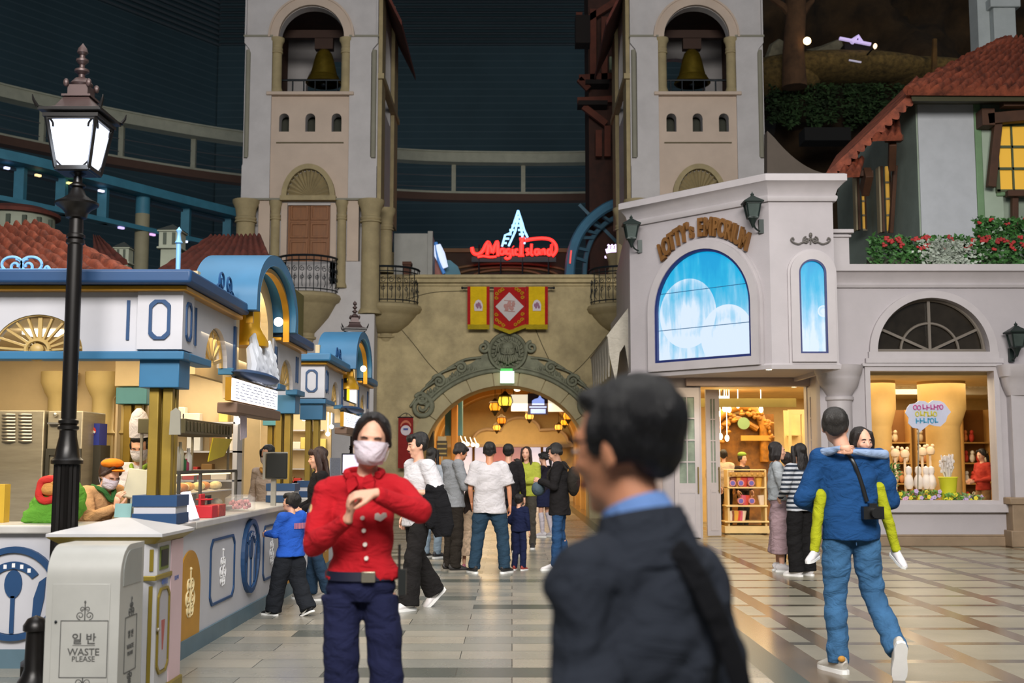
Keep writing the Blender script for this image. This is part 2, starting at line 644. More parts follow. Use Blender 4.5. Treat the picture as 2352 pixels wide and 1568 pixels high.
def person(label, loc, H, face, pose=None, top='#ffffff', sleeve='long', hem=.06, fat=1., topf=.014, bottom='trousers', bot='#222222',
           legr=(.098, .068, .062), skirt=None, hair='short', hairc='#15110f', shoe='#e8e8e8', sole='#f0f0ee', skin=None, female=False,
           mask=None, vox=.014, group=None, faceless=False, wr=.010, bodypose=None, topmat=None, botmat=None, socks=None, hair_on=True, fine=False, headscale=1., name='person', eyes=True):
    J = dict(DEF)
    J.update(pose or {})
    J = {k: (Vector(v) if isinstance(v, (tuple, list)) and k not in ('curl',) else v) for k, v in J.items()}
    k = H / 1.7
    root = thing(name, label, 'person', loc, math.radians(face), group)
    S = Matrix.Scale(k, 4)
    skin = skin or SKIN
    Hm = Matrix.Translation(J['hd']) @ Matrix.Rotation(math.radians(J['yaw']), 4, 'Z') @ Matrix.Rotation(math.radians(J['pitch']), 4, 'X') @ Matrix.Rotation(math.radians(J['roll']), 4, 'Y') @ Matrix.Scale(headscale, 4)
    pel, wai, che, nek = J['pel'], J['wai'], J['che'], J['nek']
    up = lerp(che, nek, .62)
    sh = (J['sl'] - J['sr']).normalized()
    fw = fat * (.93 if female else 1.)
    hw = fat * (1.06 if female else 1.)
    # ---- skin
    b = B(); b.T = S
    fx = B(); fx.T = S
    dn = (pel - wai).normalized()
    b.loft([pel + dn * .03, pel, wai, che, up, nek + Vector((0, 0, -.01))], [(.1 * hw, .07 * fat), (.13 * hw, .088 * fat), (.125 * fw, .09 * fat), (.15 * fw, .1 * fat), (.125 * fw, .08 * fat), (.06, .056)], side=sh, seg=20)
    b.loft([nek + Vector((0, 0, -.03)), lerp(nek, J['hd'], .45), J['hd'] + Vector((0, 0, -.02))], [.056 if not female else .048, .05 if not female else .044, .05], seg=14)
    head_solids(b, Hm, female)
    for sd, (S_, E_, W_, dr, pn, th) in (('l', (J['sl'], J['el'], J['wl'], J['hdl'], J['pnl'], 1)), ('r', (J['sr'], J['er'], J['wr'], J['hdr'], J['pnr'], -1))):
        b.loft([up, S_], [(.07, .055), .05], side=(0, 0, 1), seg=12)
        b.ell(S_, .052 * fw, 12, 8)
        b.loft([S_, lerp(S_, E_, .5), E_], [.047 * fw, .042 * fw, .034], seg=12)
        b.ell(E_, .034, 10, 8)
        b.loft([E_, lerp(E_, W_, .3), W_], [.034, .035, .022], seg=12)
        d = (W_ - E_).normalized() if dr is None else dr.normalized()
        n = pn
        dd = d.cross((n - d * n.dot(d)).normalized())
        tsign = 1 if dd.y < 0 else -1                # thumb on the forward side by default
        if J.get('th' + sd) is not None:
            tsign = J['th' + sd]
        if fine:
            add_hand(b, W_, d, n, tsign, J.get('curl' + sd, J['curl']))
        else:
            nn = (n - d * n.dot(d)).normalized()
            b.loft([W_ - d * .02, W_ + d * .03, W_ + d * .085], [(.024, .018), (.033, .016), (.036, .012)], side=d.cross(nn), seg=10)
            add_hand(fx, W_, d, n, tsign, J.get('curl' + sd, J['curl']))
    for h_, k_, a_, t_ in ((J['hl'], J['kl'], J['al'], J['tl']), (J['hr'], J['kr'], J['ar'], J['tr'])):
        b.loft([h_, lerp(h_, k_, .5), k_], [.07 * hw, .06 * fat, .048], seg=14)
        b.ell(k_, .05, 10, 8)
        b.loft([k_, lerp(k_, a_, .3) + Vector((0, .008, 0)), a_], [.049, .053, .034], seg=12)
        b.loft([a_ + Vector((0, 0, .02)), a_ + Vector((0, 0, -.03)), a_ + t_.normalized() * .08 + Vector((0, 0, -.05))], [.034, .036, .028], seg=10)
    link_child('body', fuse(b, vox, 'body', skin, 2, extra=fx), root)
    # ---- hair
    if hair_on and hair != 'bald':
        b = B(); b.T = S
        hair_solids(b, Hm, hair)
        link_child('hair', fuse(b, min(vox, .009), 'hair', hairm('hair_' + hairc, hairc), 1, amp=.005, nsc=(34, 34, 10), seed=H * 7), root)
    # ---- face
    if not faceless:
        MHf = S @ Hm
        if eyes:
            for sx in (-1, 1):
                e = B(); e.T = MHf
                e.ell((sx * .03, -.0835, .0), (.0125, .0055, .0042), 10, 8)
                e.cur = 1
                e.ell((sx * .03, -.087, .0), (.006, .0035, .0044), 10, 6)
                e.out('eye', [mat('eye_white', '#c9beb4', .3, var=0), mat('iris', '#1c120c', .15, var=0)], root, local=True)
                e = B(); e.T = MHf
                e.loft([(sx * .014, -.09, .019), (sx * .031, -.089, .0235), (sx * .047, -.077, .019)], [.003, .0036, .002], seg=6)
                e.out('eyebrow', hairm('hair_' + hairc, hairc), root, local=True)
        if not mask:
            e = B(); e.T = MHf
            e.ell((0, -.0925, -.0565), (.02, .006, .0042), 10, 6)
            e.ell((0, -.0915, -.0635), (.017, .006, .005), 10, 6)
            e.out('mouth', mat('lips', '#b0605a', .4, var=0), root, local=True)
    if mask:
        e = B(); e.T = S @ Hm
        rows = []
        for i in range(9):
            z = -.004 - .095 * i / 8
            bulge = math.sin(PI * min(1, (i + .6) / 8.6)) * .014
            rows.append([(math.sin(a) * (.077 - .018 * (i / 8) ** 2), -.018 - math.cos(a) * (.088 + bulge) + (.012 if i == 8 else 0), z + .012 * math.cos(a) * (1 if i == 0 else 0) + (.004 if i % 3 == 1 else 0)) for a in [lerp(-1.35, 1.35, j / 14) for j in range(15)]])
        vs = [p for r in rows for p in r]
        n0 = len(vs)
        vs += [(p[0] * .97, p[1] + .004, p[2]) for p in vs]
        fs = []
        for i in range(8):
            for j in range(14):
                a = i * 15 + j
                fs.append((a, a + 1, a + 16, a + 15))
                fs.append((a + n0, a + 15 + n0, a + 16 + n0, a + 1 + n0))
        e.add(vs, fs)
        for sx in (-1, 1):
            e.tube(spline([(sx * .074, -.035, -.02), (sx * .079, -.005, -.005), (sx * .082, .018, .012)], 4), .0015, 5)
            e.tube(spline([(sx * .066, -.03, -.085), (sx * .076, .0, -.055), (sx * .08, .02, -.03)], 4), .0015, 5)
        e.out('face_mask', cloth('mask_' + mask, mask, sc_=90, bump=.2), root, local=True)
    # ---- top
    if top:
        b = B(); b.T = S
        e = topf
        hb = pel + dn * hem
        b.loft([hb, lerp(hb, pel, .5), wai, che, up, nek + Vector((0, 0, -.012))], [(.15 * hw + e * 1.3, .108 * fat + e * 1.3), (.156 * hw + e, .112 * fat + e), (.14 * fw + e, .1 * fat + e), (.158 * fw + e, .108 * fat + e), (.135 * fw + e, .086 * fat + e), (.066, .06)], side=sh, seg=24)
        for S_, E_, W_ in ((J['sl'], J['el'], J['wl']), (J['sr'], J['er'], J['wr'])):
            b.loft([up, S_], [(.082, .066), .056 + e * .7], side=(0, 0, 1), seg=12)
            b.ell(S_, (.056 + e * .7) * fw, 12, 8)
            if sleeve == 'long':
                b.loft([S_, lerp(S_, E_, .5), E_], [.052 + e * .8, .048 + e * .8, .043 + e * .7], seg=12)
                b.ell(E_, .043 + e * .7, 10, 8)
                b.loft([E_, lerp(E_, W_, .3), lerp(E_, W_, .96)], [.043 + e * .7, .041 + e * .6, .031 + e * .35], seg=12)
            elif sleeve == 'short':
                b.loft([S_, lerp(S_, E_, .5), lerp(S_, E_, .86)], [.055 + e, .055 + e * 1.2, .056 + e * 1.3], seg=12)
        tm = topmat or cloth('cloth_' + top, top)
        link_child('top', fuse(b, vox, 'top', tm, 2, amp=wr * k, nsc=(5, 5, 9), seed=H * 11, amp2=wr * 1.2), root)
    # ---- lower garment
    bm_ = botmat or (cloth('cloth_' + bot, bot) if bot else None)
    if bottom == 'trousers':
        b = B(); b.T = S
        wt = pel - dn * .1
        b.loft([wt, pel, pel + dn * .06], [(.135 * hw + .004, .098 * fat + .004), (.155 * hw + .006, .11 * fat + .006), (.13 * hw, .098 * fat)], side=sh, seg=22)
        for h_, k_, a_ in ((J['hl'], J['kl'], J['al']), (J['hr'], J['kr'], J['ar'])):
            lo = a_ + Vector((0, 0, -.03)) if legr[2] > .05 else a_ + Vector((0, 0, .0))
            if skirt == 'crop':
                lo = lerp(k_, a_, .62)
            b.loft([h_ - Vector((0, 0, .01)), lerp(h_, k_, .45), k_, lerp(k_, lo, .4), lo], [min(legr[0], .088) * hw, lerp(legr[0], legr[1], .5) * hw, legr[1], lerp(legr[1], legr[2], .4), legr[2]], seg=16)
            b.ell(k_, legr[1], 10, 8)
        link_child('trousers', fuse(b, vox, 'trousers', bm_, 2, amp=wr * k * .9, nsc=(5, 5, 13), seed=H * 13, amp2=wr * 1.1), root)
    elif bottom == 'skirt':
        b = B(); b.T = S
        wt = pel - dn * .1
        z0, r0 = skirt
        c = Vector((pel.x, pel.y, z0))
        b.loft([wt, pel, lerp(pel, c, .5), c], [(.135 * hw, .1 * fat), (.162 * hw, .12 * fat), ((.16 + r0) / 2 * hw, (.12 + r0) / 2), (r0, r0 * .85)], side=sh, seg=24)
        link_child('skirt', fuse(b, vox, 'skirt', bm_, 2, amp=wr * k * 1.3, nsc=(12, 12, 2), seed=H * 5), root)
    if socks:
        b = B(); b.T = S
        for k_, a_ in ((J['kl'], J['al']), (J['kr'], J['ar'])):
            b.loft([k_, lerp(k_, a_, .3) + Vector((0, .008, 0)), a_ + Vector((0, 0, -.02))], [.054, .057, .038], seg=12)
        b.out('socks', cloth('cloth_' + socks, socks), root, local=True)
    # ---- shoes
    if shoe:
        for a_, t_ in ((J['al'], J['tl']), (J['ar'], J['tr'])):
            f = t_.normalized()
            sd = Vector((0, 0, 1)).cross(f)
            if sd.length < .2:
                sd = Vector((1, 0, 0)) if abs(f.x) < .9 else Vector((0, 1, 0))
            sd.normalize()
            u = f.cross(sd)
            M = Matrix((sd, f, u)).transposed().to_4x4()
            M.translation = a_ - u * .085 + f * .0
            b = B(); b.T = S @ M
            b.loft([(0, -.075, .05), (0, -.055, .06), (0, 0, .066), (0, .06, .052), (0, .13, .036), (0, .185, .028), (0, .2, .024)], [(.02, .03), (.034, .05), (.039, .058), (.043, .044), (.047, .03), (.036, .02), (.016, .01)], side=(1, 0, 0), seg=16)
            b.loft([(0, 0, .06), (0, -.012, .115)], [(.036, .05), (.036, .044)], side=(1, 0, 0), seg=14)
            b.cur = 1
            o = [(x * 1., y) for x, y in [(.026, -.082), (.04, -.05), (.038, .02), (.048, .1), (.046, .15), (.03, .195), (0, .212)]]
            pl = o + [(-x, y) for x, y in o[-2::-1]] + [(0, -.092)]
            nv = len(pl)
            b.add([(x, y, z) for z in (0, .026) for x, y in pl], [tuple(range(nv))[::-1], tuple(range(nv, 2 * nv))] + [(i, (i + 1) % nv, (i + 1) % nv + nv, i + nv) for i in range(nv)])
            b.cur = 2
            for q in range(4):
                b.tube([(-.022, .035 + q * .022, .092 - q * .009), (0, .037 + q * .022, .1 - q * .011), (.022, .035 + q * .022, .092 - q * .009)], .0035, 5)
            b.out('shoe', [mat('shoe_' + shoe, shoe, .55, var=.1), mat('sole_' + sole, sole, .6, var=.06), mat('lace', '#dad8d2', .8, var=0)], root, local=True)
    root['J_scale'] = k
    return root, J, S, Hm
# ------------------------------------------------------------------ setting: floor, walls
def nodes(m):
    return m.node_tree.nodes, m.node_tree.links
def mathn(nt, op, a, b=None, c=None):
    n = nt.nodes.new('ShaderNodeMath')
    n.operation = op
    for i, v in enumerate((a, b, c)):
        if v is None: continue
        if isinstance(v, (int, float)):
            n.inputs[i].default_value = v
        else:
            nt.links.new(v, n.inputs[i])
    return n.outputs[0]
def mixc(nt, f, a, b):
    n = nt.nodes.new('ShaderNodeMix')
    n.data_type = 'RGBA'
    if isinstance(f, (int, float)): n.inputs[0].default_value = f
    else: nt.links.new(f, n.inputs[0])
    for i, v in ((6, a), (7, b)):
        if isinstance(v, tuple): n.inputs[i].default_value = v
        else: nt.links.new(v, n.inputs[i])
    return n.outputs[2]
def noisen(nt, vec, scale, detail=5, rough=.6):
    n = nt.nodes.new('ShaderNodeTexNoise')
    n.inputs['Scale'].default_value = scale
    n.inputs['Detail'].default_value = detail
    n.inputs['Roughness'].default_value = rough
    if vec is not None: nt.links.new(vec, n.inputs['Vector'])
    return n.outputs['Fac']
def ramp(nt, f, stops, const=False):
    n = nt.nodes.new('ShaderNodeValToRGB')
    cr = n.color_ramp
    if const: cr.interpolation = 'CONSTANT'
    while len(cr.elements) > 1: cr.elements.remove(cr.elements[-1])
    cr.elements[0].position = stops[0][0]; cr.elements[0].color = lin(stops[0][1])
    for p, c in stops[1:]:
        e = cr.elements.new(p); e.color = lin(c)
    nt.links.new(f, n.inputs[0])
    return n.outputs[0]

def stone_floor():
    m = bpy.data.materials.new('plaza_stone')
    m.use_nodes = True
    nt = m.node_tree
    b = nt.nodes['Principled BSDF']
    tc = nt.nodes.new('ShaderNodeTexCoord').outputs['Object']
    br = nt.nodes.new('ShaderNodeTexBrick')
    br.inputs['Color1'].default_value = (0, 0, 0, 1)
    br.inputs['Color2'].default_value = (1, 1, 1, 1)
    br.inputs['Mortar'].default_value = (.5, .5, .5, 1)
    br.inputs['Scale'].default_value = 1
    br.inputs['Mortar Size'].default_value = .004
    br.inputs['Brick Width'].default_value = .92
    br.inputs['Row Height'].default_value = .37
    br.offset = .42
    nt.links.new(tc, br.inputs['Vector'])
    c = ramp(nt, br.outputs['Color'], [(0, '#4d514a'), (.14, '#62655e'), (.2, '#83837b'), (.5, '#969286'), (.72, '#a39c8d'), (.88, '#80817a'), (1, '#aaa190')])
    n1 = noisen(nt, tc, 1.3)
    n2 = noisen(nt, tc, 55, 3)
    v = mathn(nt, 'ADD', mathn(nt, 'MULTIPLY', n1, .35), mathn(nt, 'MULTIPLY', n2, .35))
    v = mathn(nt, 'ADD', v, .64)
    sc_ = nt.nodes.new('ShaderNodeVectorMath'); sc_.operation = 'SCALE'
    nt.links.new(c, sc_.inputs[0]); nt.links.new(v, sc_.inputs['Scale'])
    c2 = mixc(nt, br.outputs['Fac'], sc_.outputs[0], lin('#4a4a44'))
    nt.links.new(c2, b.inputs['Base Color'])
    r = mathn(nt, 'ADD', mathn(nt, 'MULTIPLY', n1, .22), .17)
    nt.links.new(r, b.inputs['Roughness'])
    bp = nt.nodes.new('ShaderNodeBump'); bp.inputs['Strength'].default_value = .25; bp.inputs['Distance'].default_value = .004
    nt.links.new(mathn(nt, 'SUBTRACT', 1, br.outputs['Fac']), bp.inputs['Height'])
    nt.links.new(bp.outputs[0], b.inputs['Normal'])
    return m
def band_floor():
    m = bpy.data.materials.new('banded_stone')
    m.use_nodes = True
    nt = m.node_tree
    b = nt.nodes['Principled BSDF']
    tc = nt.nodes.new('ShaderNodeTexCoord').outputs['Object']
    sp = nt.nodes.new('ShaderNodeSeparateXYZ'); nt.links.new(tc, sp.inputs[0])
    def line(v, off, per, w):
        f = mathn(nt, 'FRACT', mathn(nt, 'DIVIDE', mathn(nt, 'SUBTRACT', v, off - w / 2), per))
        return mathn(nt, 'LESS_THAN', f, w / per)
    bx = line(sp.outputs[0], 2.5, .85, .17)
    b0 = mathn(nt, 'MULTIPLY', mathn(nt, 'LESS_THAN', sp.outputs[0], 2.24), 1)
    bx = mathn(nt, 'MAXIMUM', bx, b0)
    by = line(sp.outputs[1], 8.78, .84, .14)
    n1 = noisen(nt, tc, 1.1); n2 = noisen(nt, tc, 60, 3)
    v = mathn(nt, 'ADD', mathn(nt, 'ADD', mathn(nt, 'MULTIPLY', n1, .4), mathn(nt, 'MULTIPLY', n2, .4)), .6)
    tile = ramp(nt, n1, [(.3, '#827d6d'), (.5, '#8e8876'), (.7, '#989180')])
    brown = ramp(nt, n1, [(.3, '#54483a'), (.7, '#75614a')])
    dark = ramp(nt, n1, [(.3, '#454136'), (.7, '#5c5546')])
    c = mixc(nt, by, tile, dark)
    c = mixc(nt, bx, c, brown)
    sc_ = nt.nodes.new('ShaderNodeVectorMath'); sc_.operation = 'SCALE'
    nt.links.new(c, sc_.inputs[0]); nt.links.new(v, sc_.inputs['Scale'])
    nt.links.new(sc_.outputs[0], b.inputs['Base Color'])
    r = mathn(nt, 'SUBTRACT', .32, mathn(nt, 'MULTIPLY', mathn(nt, 'MAXIMUM', bx, by), .14))
    nt.links.new(r, b.inputs['Roughness'])
    return m
def slab(name, x0, x1, y0, y1, m, z=0., label=None):
    b = B(); b.box(x0, x1, y0, y1, z - .2, z)
    return tag(b.out(name, m, smooth=False), label, kind='structure')
slab('floor', -30, 1.73, -3, 44, stone_floor(), label='grey and beige stone paving of the plaza')
slab('floor', 1.97, 30, -3, 44, band_floor(), label='polished beige tiles crossed by brown bands')
slab('trim_1', 1.73, 1.97, -3, 44, mat('green_granite', '#3f4a42', .3, var=.35, vscale=90), label='dark green granite strip in the floor')

def wall_mat():
    m = bpy.data.materials.new('dark_panelling')
    m.use_nodes = True
    nt = m.node_tree
    b = nt.nodes['Principled BSDF']
    tc = nt.nodes.new('ShaderNodeTexCoord').outputs['Object']
    sp = nt.nodes.new('ShaderNodeSeparateXYZ'); nt.links.new(tc, sp.inputs[0])
    f = mathn(nt, 'FRACT', mathn(nt, 'MULTIPLY', sp.outputs[2], 2.1))
    l = mathn(nt, 'LESS_THAN', f, .16)
    n = noisen(nt, tc, .15)
    c = ramp(nt, n, [(.3, '#3d545b'), (.7, '#4a656e')])
    c = mixc(nt, mathn(nt, 'MULTIPLY', l, .5), c, lin('#60757c'))
    nt.links.new(c, b.inputs['Base Color'])
    b.inputs['Roughness'].default_value = .8
    return m
WM = wall_mat()
SL = mat('louver', '#5d666b', .6)
zl = PZ(104, 75)
b = B()
b.box(-19.3, 60, 75, 75.4, 0, 44)
b.cur = 1
for i in range(22):
    z = zl + .36 * i
    b.add([(-19.2, 74.75, z), (60, 74.75, z), (60, 74.95, z + .16), (-19.2, 74.95, z + .16), (-19.2, 74.8, z - .04), (60, 74.8, z - .04), (60, 75, z + .12), (-19.2, 75, z + .12)], [(0, 1, 2, 3), (7, 6, 5, 4), (0, 4, 5, 1), (3, 2, 6, 7), (0, 3, 7, 4), (1, 5, 6, 2)])
tag(b.out('wall_back', [WM, SL], smooth=False), 'dark blue panelled back wall of the hall', kind='structure')
b = B()
a, c = Vector((-19.3, 75.2, 0)), Vector((-46, 35, 0))
b.add([a, c, c + Vector((0, 0, 44)), a + Vector((0, 0, 44)), a + Vector((-.4, .2, 0)), c + Vector((-.4, .2, 0)), c + Vector((-.4, .2, 44)), a + Vector((-.4, .2, 44))], [(0, 1, 2, 3), (7, 6, 5, 4), (0, 4, 5, 1), (3, 2, 6, 7), (0, 3, 7, 4), (1, 5, 6, 2)])
b.cur = 1
for i in range(22):
    z = zl + .36 * i
    b.beam(a + Vector((.15, -.1, z)), c + Vector((.15, -.1, z)), .05, .15)
tag(b.out('wall_left', [WM, SL], smooth=False), 'dark blue louvred side wall of the hall', kind='structure')
b = B(); b.box(-50, 60, 36, 76, 44, 44.4)
tag(b.out('ceiling', mat('dark_ceiling', '#15191c', .9), smooth=False), kind='structure')

# ------------------------------------------------------------------ shared materials
STUC = mat('white_stucco', '#c2bebd', .75, var=.07, vscale=1.6, bump=.25, bscale=60)
STUC2 = mat('cream_stucco', '#c6b3a2', .78, var=.06, vscale=1.4, bump=.25, bscale=60)
SAND = mat('sandstone', '#b3a37b', .85, var=.18, vscale=2.2, bump=.5, bscale=30)
SANDC = mat('column_stone', '#a3946f', .8, var=.12, vscale=3, bump=.3, bscale=40)
SANDD = mat('dark_joint', '#5e563e', .9)
IRON = mat('wrought_iron', '#1d242a', .5, metal=.5)
GLASSD = mat('dark_glass', '#20221f', .12, var=.2)
OAK = mat('oak_door', '#85501c', .5, var=.14, vscale=4, stretch=(5, 5, .6))
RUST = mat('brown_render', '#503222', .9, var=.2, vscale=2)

def tile_roof(b, bl, br, tr, tl, n=14, rows=8, amp=.07, sub=6):
    bl, br, tr, tl = map(Vector, (bl, br, tr, tl))
    nrm = (br - bl).cross(tl - bl).normalized()
    U, V = n * sub, rows * 3
    vs, fs = [], []
    for j in range(V + 1):
        v = j / V
        saw = (j % 3) / 3.0
        for i in range(U + 1):
            u = i / U
            p = bl.lerp(br, u).lerp(tl.lerp(tr, u), v)
            vs.append(p + nrm * (abs(math.sin(PI * n * u)) * amp + (1 - saw) * amp * .55 + amp * .25 * noise.noise(Vector((u * n * 1.1, v * rows * 1.7, bl.x)))))
    for j in range(V):
        for i in range(U):
            a = j * (U + 1) + i
            fs.append((a, a + 1, a + U + 2, a + U + 1))
    k = len(vs)
    vs += [bl - nrm * .06, br - nrm * .06, tr - nrm * .06, tl - nrm * .06]
    fs += [(k + 3, k + 2, k + 1, k)]
    e = [list(range(0, U + 1)), [j * (U + 1) + U for j in range(V + 1)], [V * (U + 1) + U - i for i in range(U + 1)], [(V - j) * (U + 1) for j in range(V + 1)]]
    for q in range(4):
        fs.append(tuple(e[q][::-1]) + (k + q, k + (q + 1) % 4))
    b.add(vs, fs)
ROOF = mat('terracotta', '#8a452e', .75, var=.45, vscale=5, bump=.4, bscale=14)
ROOFD = mat('dark_terracotta', '#5c281c', .8, var=.3, vscale=4)

# ------------------------------------------------------------------ towers
def Z30(y): return PZ(y, 30)
def column(b, x, y, z0, z1, r, cap=.35, seg=18):
    """round column with base, ring and leafy capital as one lathe"""
    b.lathe([(r * 1.25, z0), (r * 1.25, z0 + .06), (r * 1.08, z0 + .12), (r, z0 + .16), (r * .97, z1 - cap - .1), (r * 1.16, z1 - cap - .09), (r * 1.16, z1 - cap - .05), (r, z1 - cap - .04), (r * 1.12, z1 - cap), (r * 1.12, z1 - cap + .04), (r * 1.0, z1 - cap + .06), (r * 1.12, z1 - cap * .45), (r * 1.42, z1 - .07), (r * 1.42, z1)], (x, y, 0), seg)

def railing(root, c, r, z0, h, a0, a1, name='railing'):
    cx, cy = c
    b = B()
    def pa(a, z, rr=r): return Vector((cx + rr * math.cos(a), cy + rr * math.sin(a), z))
    A = [a0 + (a1 - a0) * i / 40 for i in range(41)]
    b.tube([pa(a, z0 + h) for a in A], .03, 6)
    b.tube([pa(a, z0 + h - .12) for a in A], .016, 6)
    b.tube([pa(a, z0 + .06) for a in A], .016, 6)
    n = 13
    for i in range(n + 1):
        a = a0 + (a1 - a0) * i / n
        b.tube([pa(a, z0), pa(a, z0 + h)], .011, 5)
        if i < n:
            am = a0 + (a1 - a0) * (i + .5) / n
            t = Vector((-math.sin(am), math.cos(am), 0))
            q = pa(am, z0 + h * .62, r + .01)
            b.tube(spiral(q, .075, .02, PI / 2, 1.3, t, (0, 0, 1), 14), .009, 5)
            b.tube(spiral(pa(am, z0 + h * .38, r + .01), .06, .02, -PI / 2, -1.3, t, (0, 0, 1), 14), .009, 5)
            b.tube(spline([pa(am, z0 + .1), pa(am, z0 + h * .2, r + .06), pa(am, z0 + h * .35, r + .03), pa(am, z0 + h * .5)], 4), .009, 5)
    return b.out(name, IRON, root)

def balcony(label, cx, cy, r, z0, zbot, a0=PI, a1=2 * PI, h=.92, group=None):
    root = thing('balcony', label, 'balcony', (cx, cy, z0), group=group)
    b = B()
    d = z0 - zbot
    b.lathe([(.0, z0 + .02), (r * .98, z0 + .02), (r * 1.08, z0 - .02), (r * 1.12, z0 - .1), (r * 1.06, z0 - .2), (r * .96, z0 - .24), (r * .92, z0 - .3), (r * .72, z0 - .28 - d * .22), (r * .42, z0 - .28 - d * .42), (r * .26, z0 - d * .72), (r * .26, z0 - d * .78), (r * .32, z0 - d * .79), (r * .32, z0 - d * .83), (r * .24, z0 - d * .84), (r * .2, z0 - d * .92), (.0, zbot)], (cx, cy, 0), 36)
    b.out('corbel', SANDC, root)
    railing(root, (cx, cy), r * 1.0, z0 + .02, h, a0, a1)
    return root

def bell_tower(cx, inner, label):
    Y = 30.0
    root = thing('bell_tower', label, 'tower', (cx, Y + 2.2, 0))
    W, wi = 1.75, 1.02
    ztop = Z30(-95)
    zled, zsill, zspr = Z30(457), Z30(214), Z30(88)
    # shaft: four walls, openings of the belfry and the three slits
    ar = .86
    bel = arch_shape(cx - ar, cx + ar, zsill, zspr, ar * 1.0)
    slits = [arch_shape(cx + k * .685 - .13, cx + k * .685 + .13, Z30(303), Z30(272), .13, 8) for k in (-1, 0, 1)]
    b = B()
    b.plate([(cx - W, zled), (cx + W, zled), (cx + W, ztop), (cx - W, ztop)], [bel] + slits, Y, Y + .32)
    b.plate([(cx - W, zled), (cx + W, zled), (cx + W, ztop), (cx - W, ztop)], [bel], Y + 4.0, Y + 4.3)
    fr = Matrix.Rotation(PI / 2, 4, 'Z')
    for sx in (-1, 1):
        x = cx + sx * W
        F = Matrix.Translation((x, Y + 2.15, 0)) @ fr
        hole = arch_shape(-.95, .95, zsill, zspr, .95) if sx == inner else None
        b.plate([(-1.84, zled), (1.84, zled), (1.84, ztop), (-1.84, ztop)], [hole] if hole else [], 0 if sx > 0 else -.3, .3 if sx > 0 else 0, F)
    b.out('shaft', STUC, root, smooth=False)
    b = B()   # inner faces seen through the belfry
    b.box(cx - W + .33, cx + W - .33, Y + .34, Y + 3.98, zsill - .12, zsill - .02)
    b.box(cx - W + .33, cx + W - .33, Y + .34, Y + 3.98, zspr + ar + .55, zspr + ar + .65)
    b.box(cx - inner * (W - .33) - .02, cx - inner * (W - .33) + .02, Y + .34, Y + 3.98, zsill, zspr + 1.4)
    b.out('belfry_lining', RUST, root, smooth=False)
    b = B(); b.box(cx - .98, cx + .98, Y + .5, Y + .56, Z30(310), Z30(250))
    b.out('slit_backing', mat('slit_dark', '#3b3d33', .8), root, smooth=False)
    # cream middle panel with groove
    b = B()
    zc = Z30(379)
    b.plate([(cx - wi, zled), (cx - .66, zled)] + arc(cx, zled, .66, zc - zled + .03, PI, 0, 20) + [(cx + wi, zled), (cx + wi, zsill - .1), (cx - wi, zsill - .1)], slits, Y - .03, Y)
    b.out('middle_panel', STUC2, root, smooth=False)
    b = B(); b.box(cx - .88, cx + .88, Y - .045, Y - .028, Z30(330), Z30(327))
    b.out('groove', SANDD, root, smooth=False)
    # side pilasters with scooped chamfers
    b = B()
    zb0, zb1 = Z30(372), Z30(108)
    for s in (-1, 1):
        xo, xi = cx + s * W, cx + s * wi
        xm = cx + s * (W - .17)
        pl = [(xi, zled), (xo, zled), (xo, zb0 - .12), (xm, zb0 + .12)] + [(xm, lerp(zb0 + .12, zb1 - .2, .5)), (xm, zb1 - .2), (xm + s * .04, zb1 - .08), (xo, zb1 + .08), (xo, zspr), (xi, zspr)]
        if s < 0: pl = pl[::-1]
        b.plate(pl, [], Y - .1, Y)
        b.box(min(xo, xo - s * .04), max(xo, xo - s * .04), Y - .1, Y + .0, zspr + .05, ztop)
    b.out('pilasters', STUC, root, smooth=False)
    b = B()
    for s in (-1, 1):
        x = cx + s * (W - .1)
        b.loft([(x, Y - .03, zb0 + .1), (x, Y - .03, zb1 - .1)], [.07, .07], seg=12)
        b.box(min(cx + s * wi, cx + s * W) - .02, max(cx + s * wi, cx + s * W) + .02, Y - .13, Y, zspr, zspr + .05)
        b.box(min(cx + s * .62, cx + s * W) - .02, max(cx + s * .62, cx + s * W) + .02, Y - .13, Y, zled - .05, zled)
    b.out('string_course', mat('grey_trim', '#8b8878', .8), root)
    # belfry arch ring, columns, sill
    b = B(); b.plate(arch_band(cx - ar, cx + ar, zspr, zspr + .01, .22, ar), [], Y - .12, Y + .05)
    b.plate(arch_band(cx - ar - .22, cx + ar + .22, zspr, zspr + .01, .05, ar + .22), [], Y - .15, Y + .05)
    b.out('arch_ring', STUC2, root, smooth=False)
    for s in (-1, 1):
        b = B(); column(b, cx + s * (ar + .05), Y + .02, zsill, zspr, .13, .32)
        b.out('belfry_column', SANDC, root)
    b = B(); b.box(cx - 1.14, cx + 1.14, Y - .18, Y + .3, zsill - .09, zsill)
    b.out('sill', STUC2, root, bev=.015)
    b = B()
    b.tube([(cx - .9, Y + .6, zsill + .55), (cx + .9, Y + .6, zsill + .55)], .03, 6)
    for i in range(7):
        b.tube([(cx - .9 + .3 * i, Y + .6, zsill), (cx - .9 + .3 * i, Y + .6, zsill + .55)], .02, 6)
    b.out('belfry_railing', IRON, root)
    # fanned shell over the door
    rs, zsb = .6, zled + .03
    b = B()
    b.plate(arch_band(cx - .56, cx + .56, zsb, zsb + .01, .13, Z30(392) - zsb), [], Y - .2, Y)
    b.box(cx - .72, cx + .72, Y - .22, Y, zsb - .1, zsb + .02)
    b.out('shell_frame', SANDC, root, bev=.02)
    b = B()
    n = 15
    vs, fs = [(cx, Y - .05, zsb + .04)], []
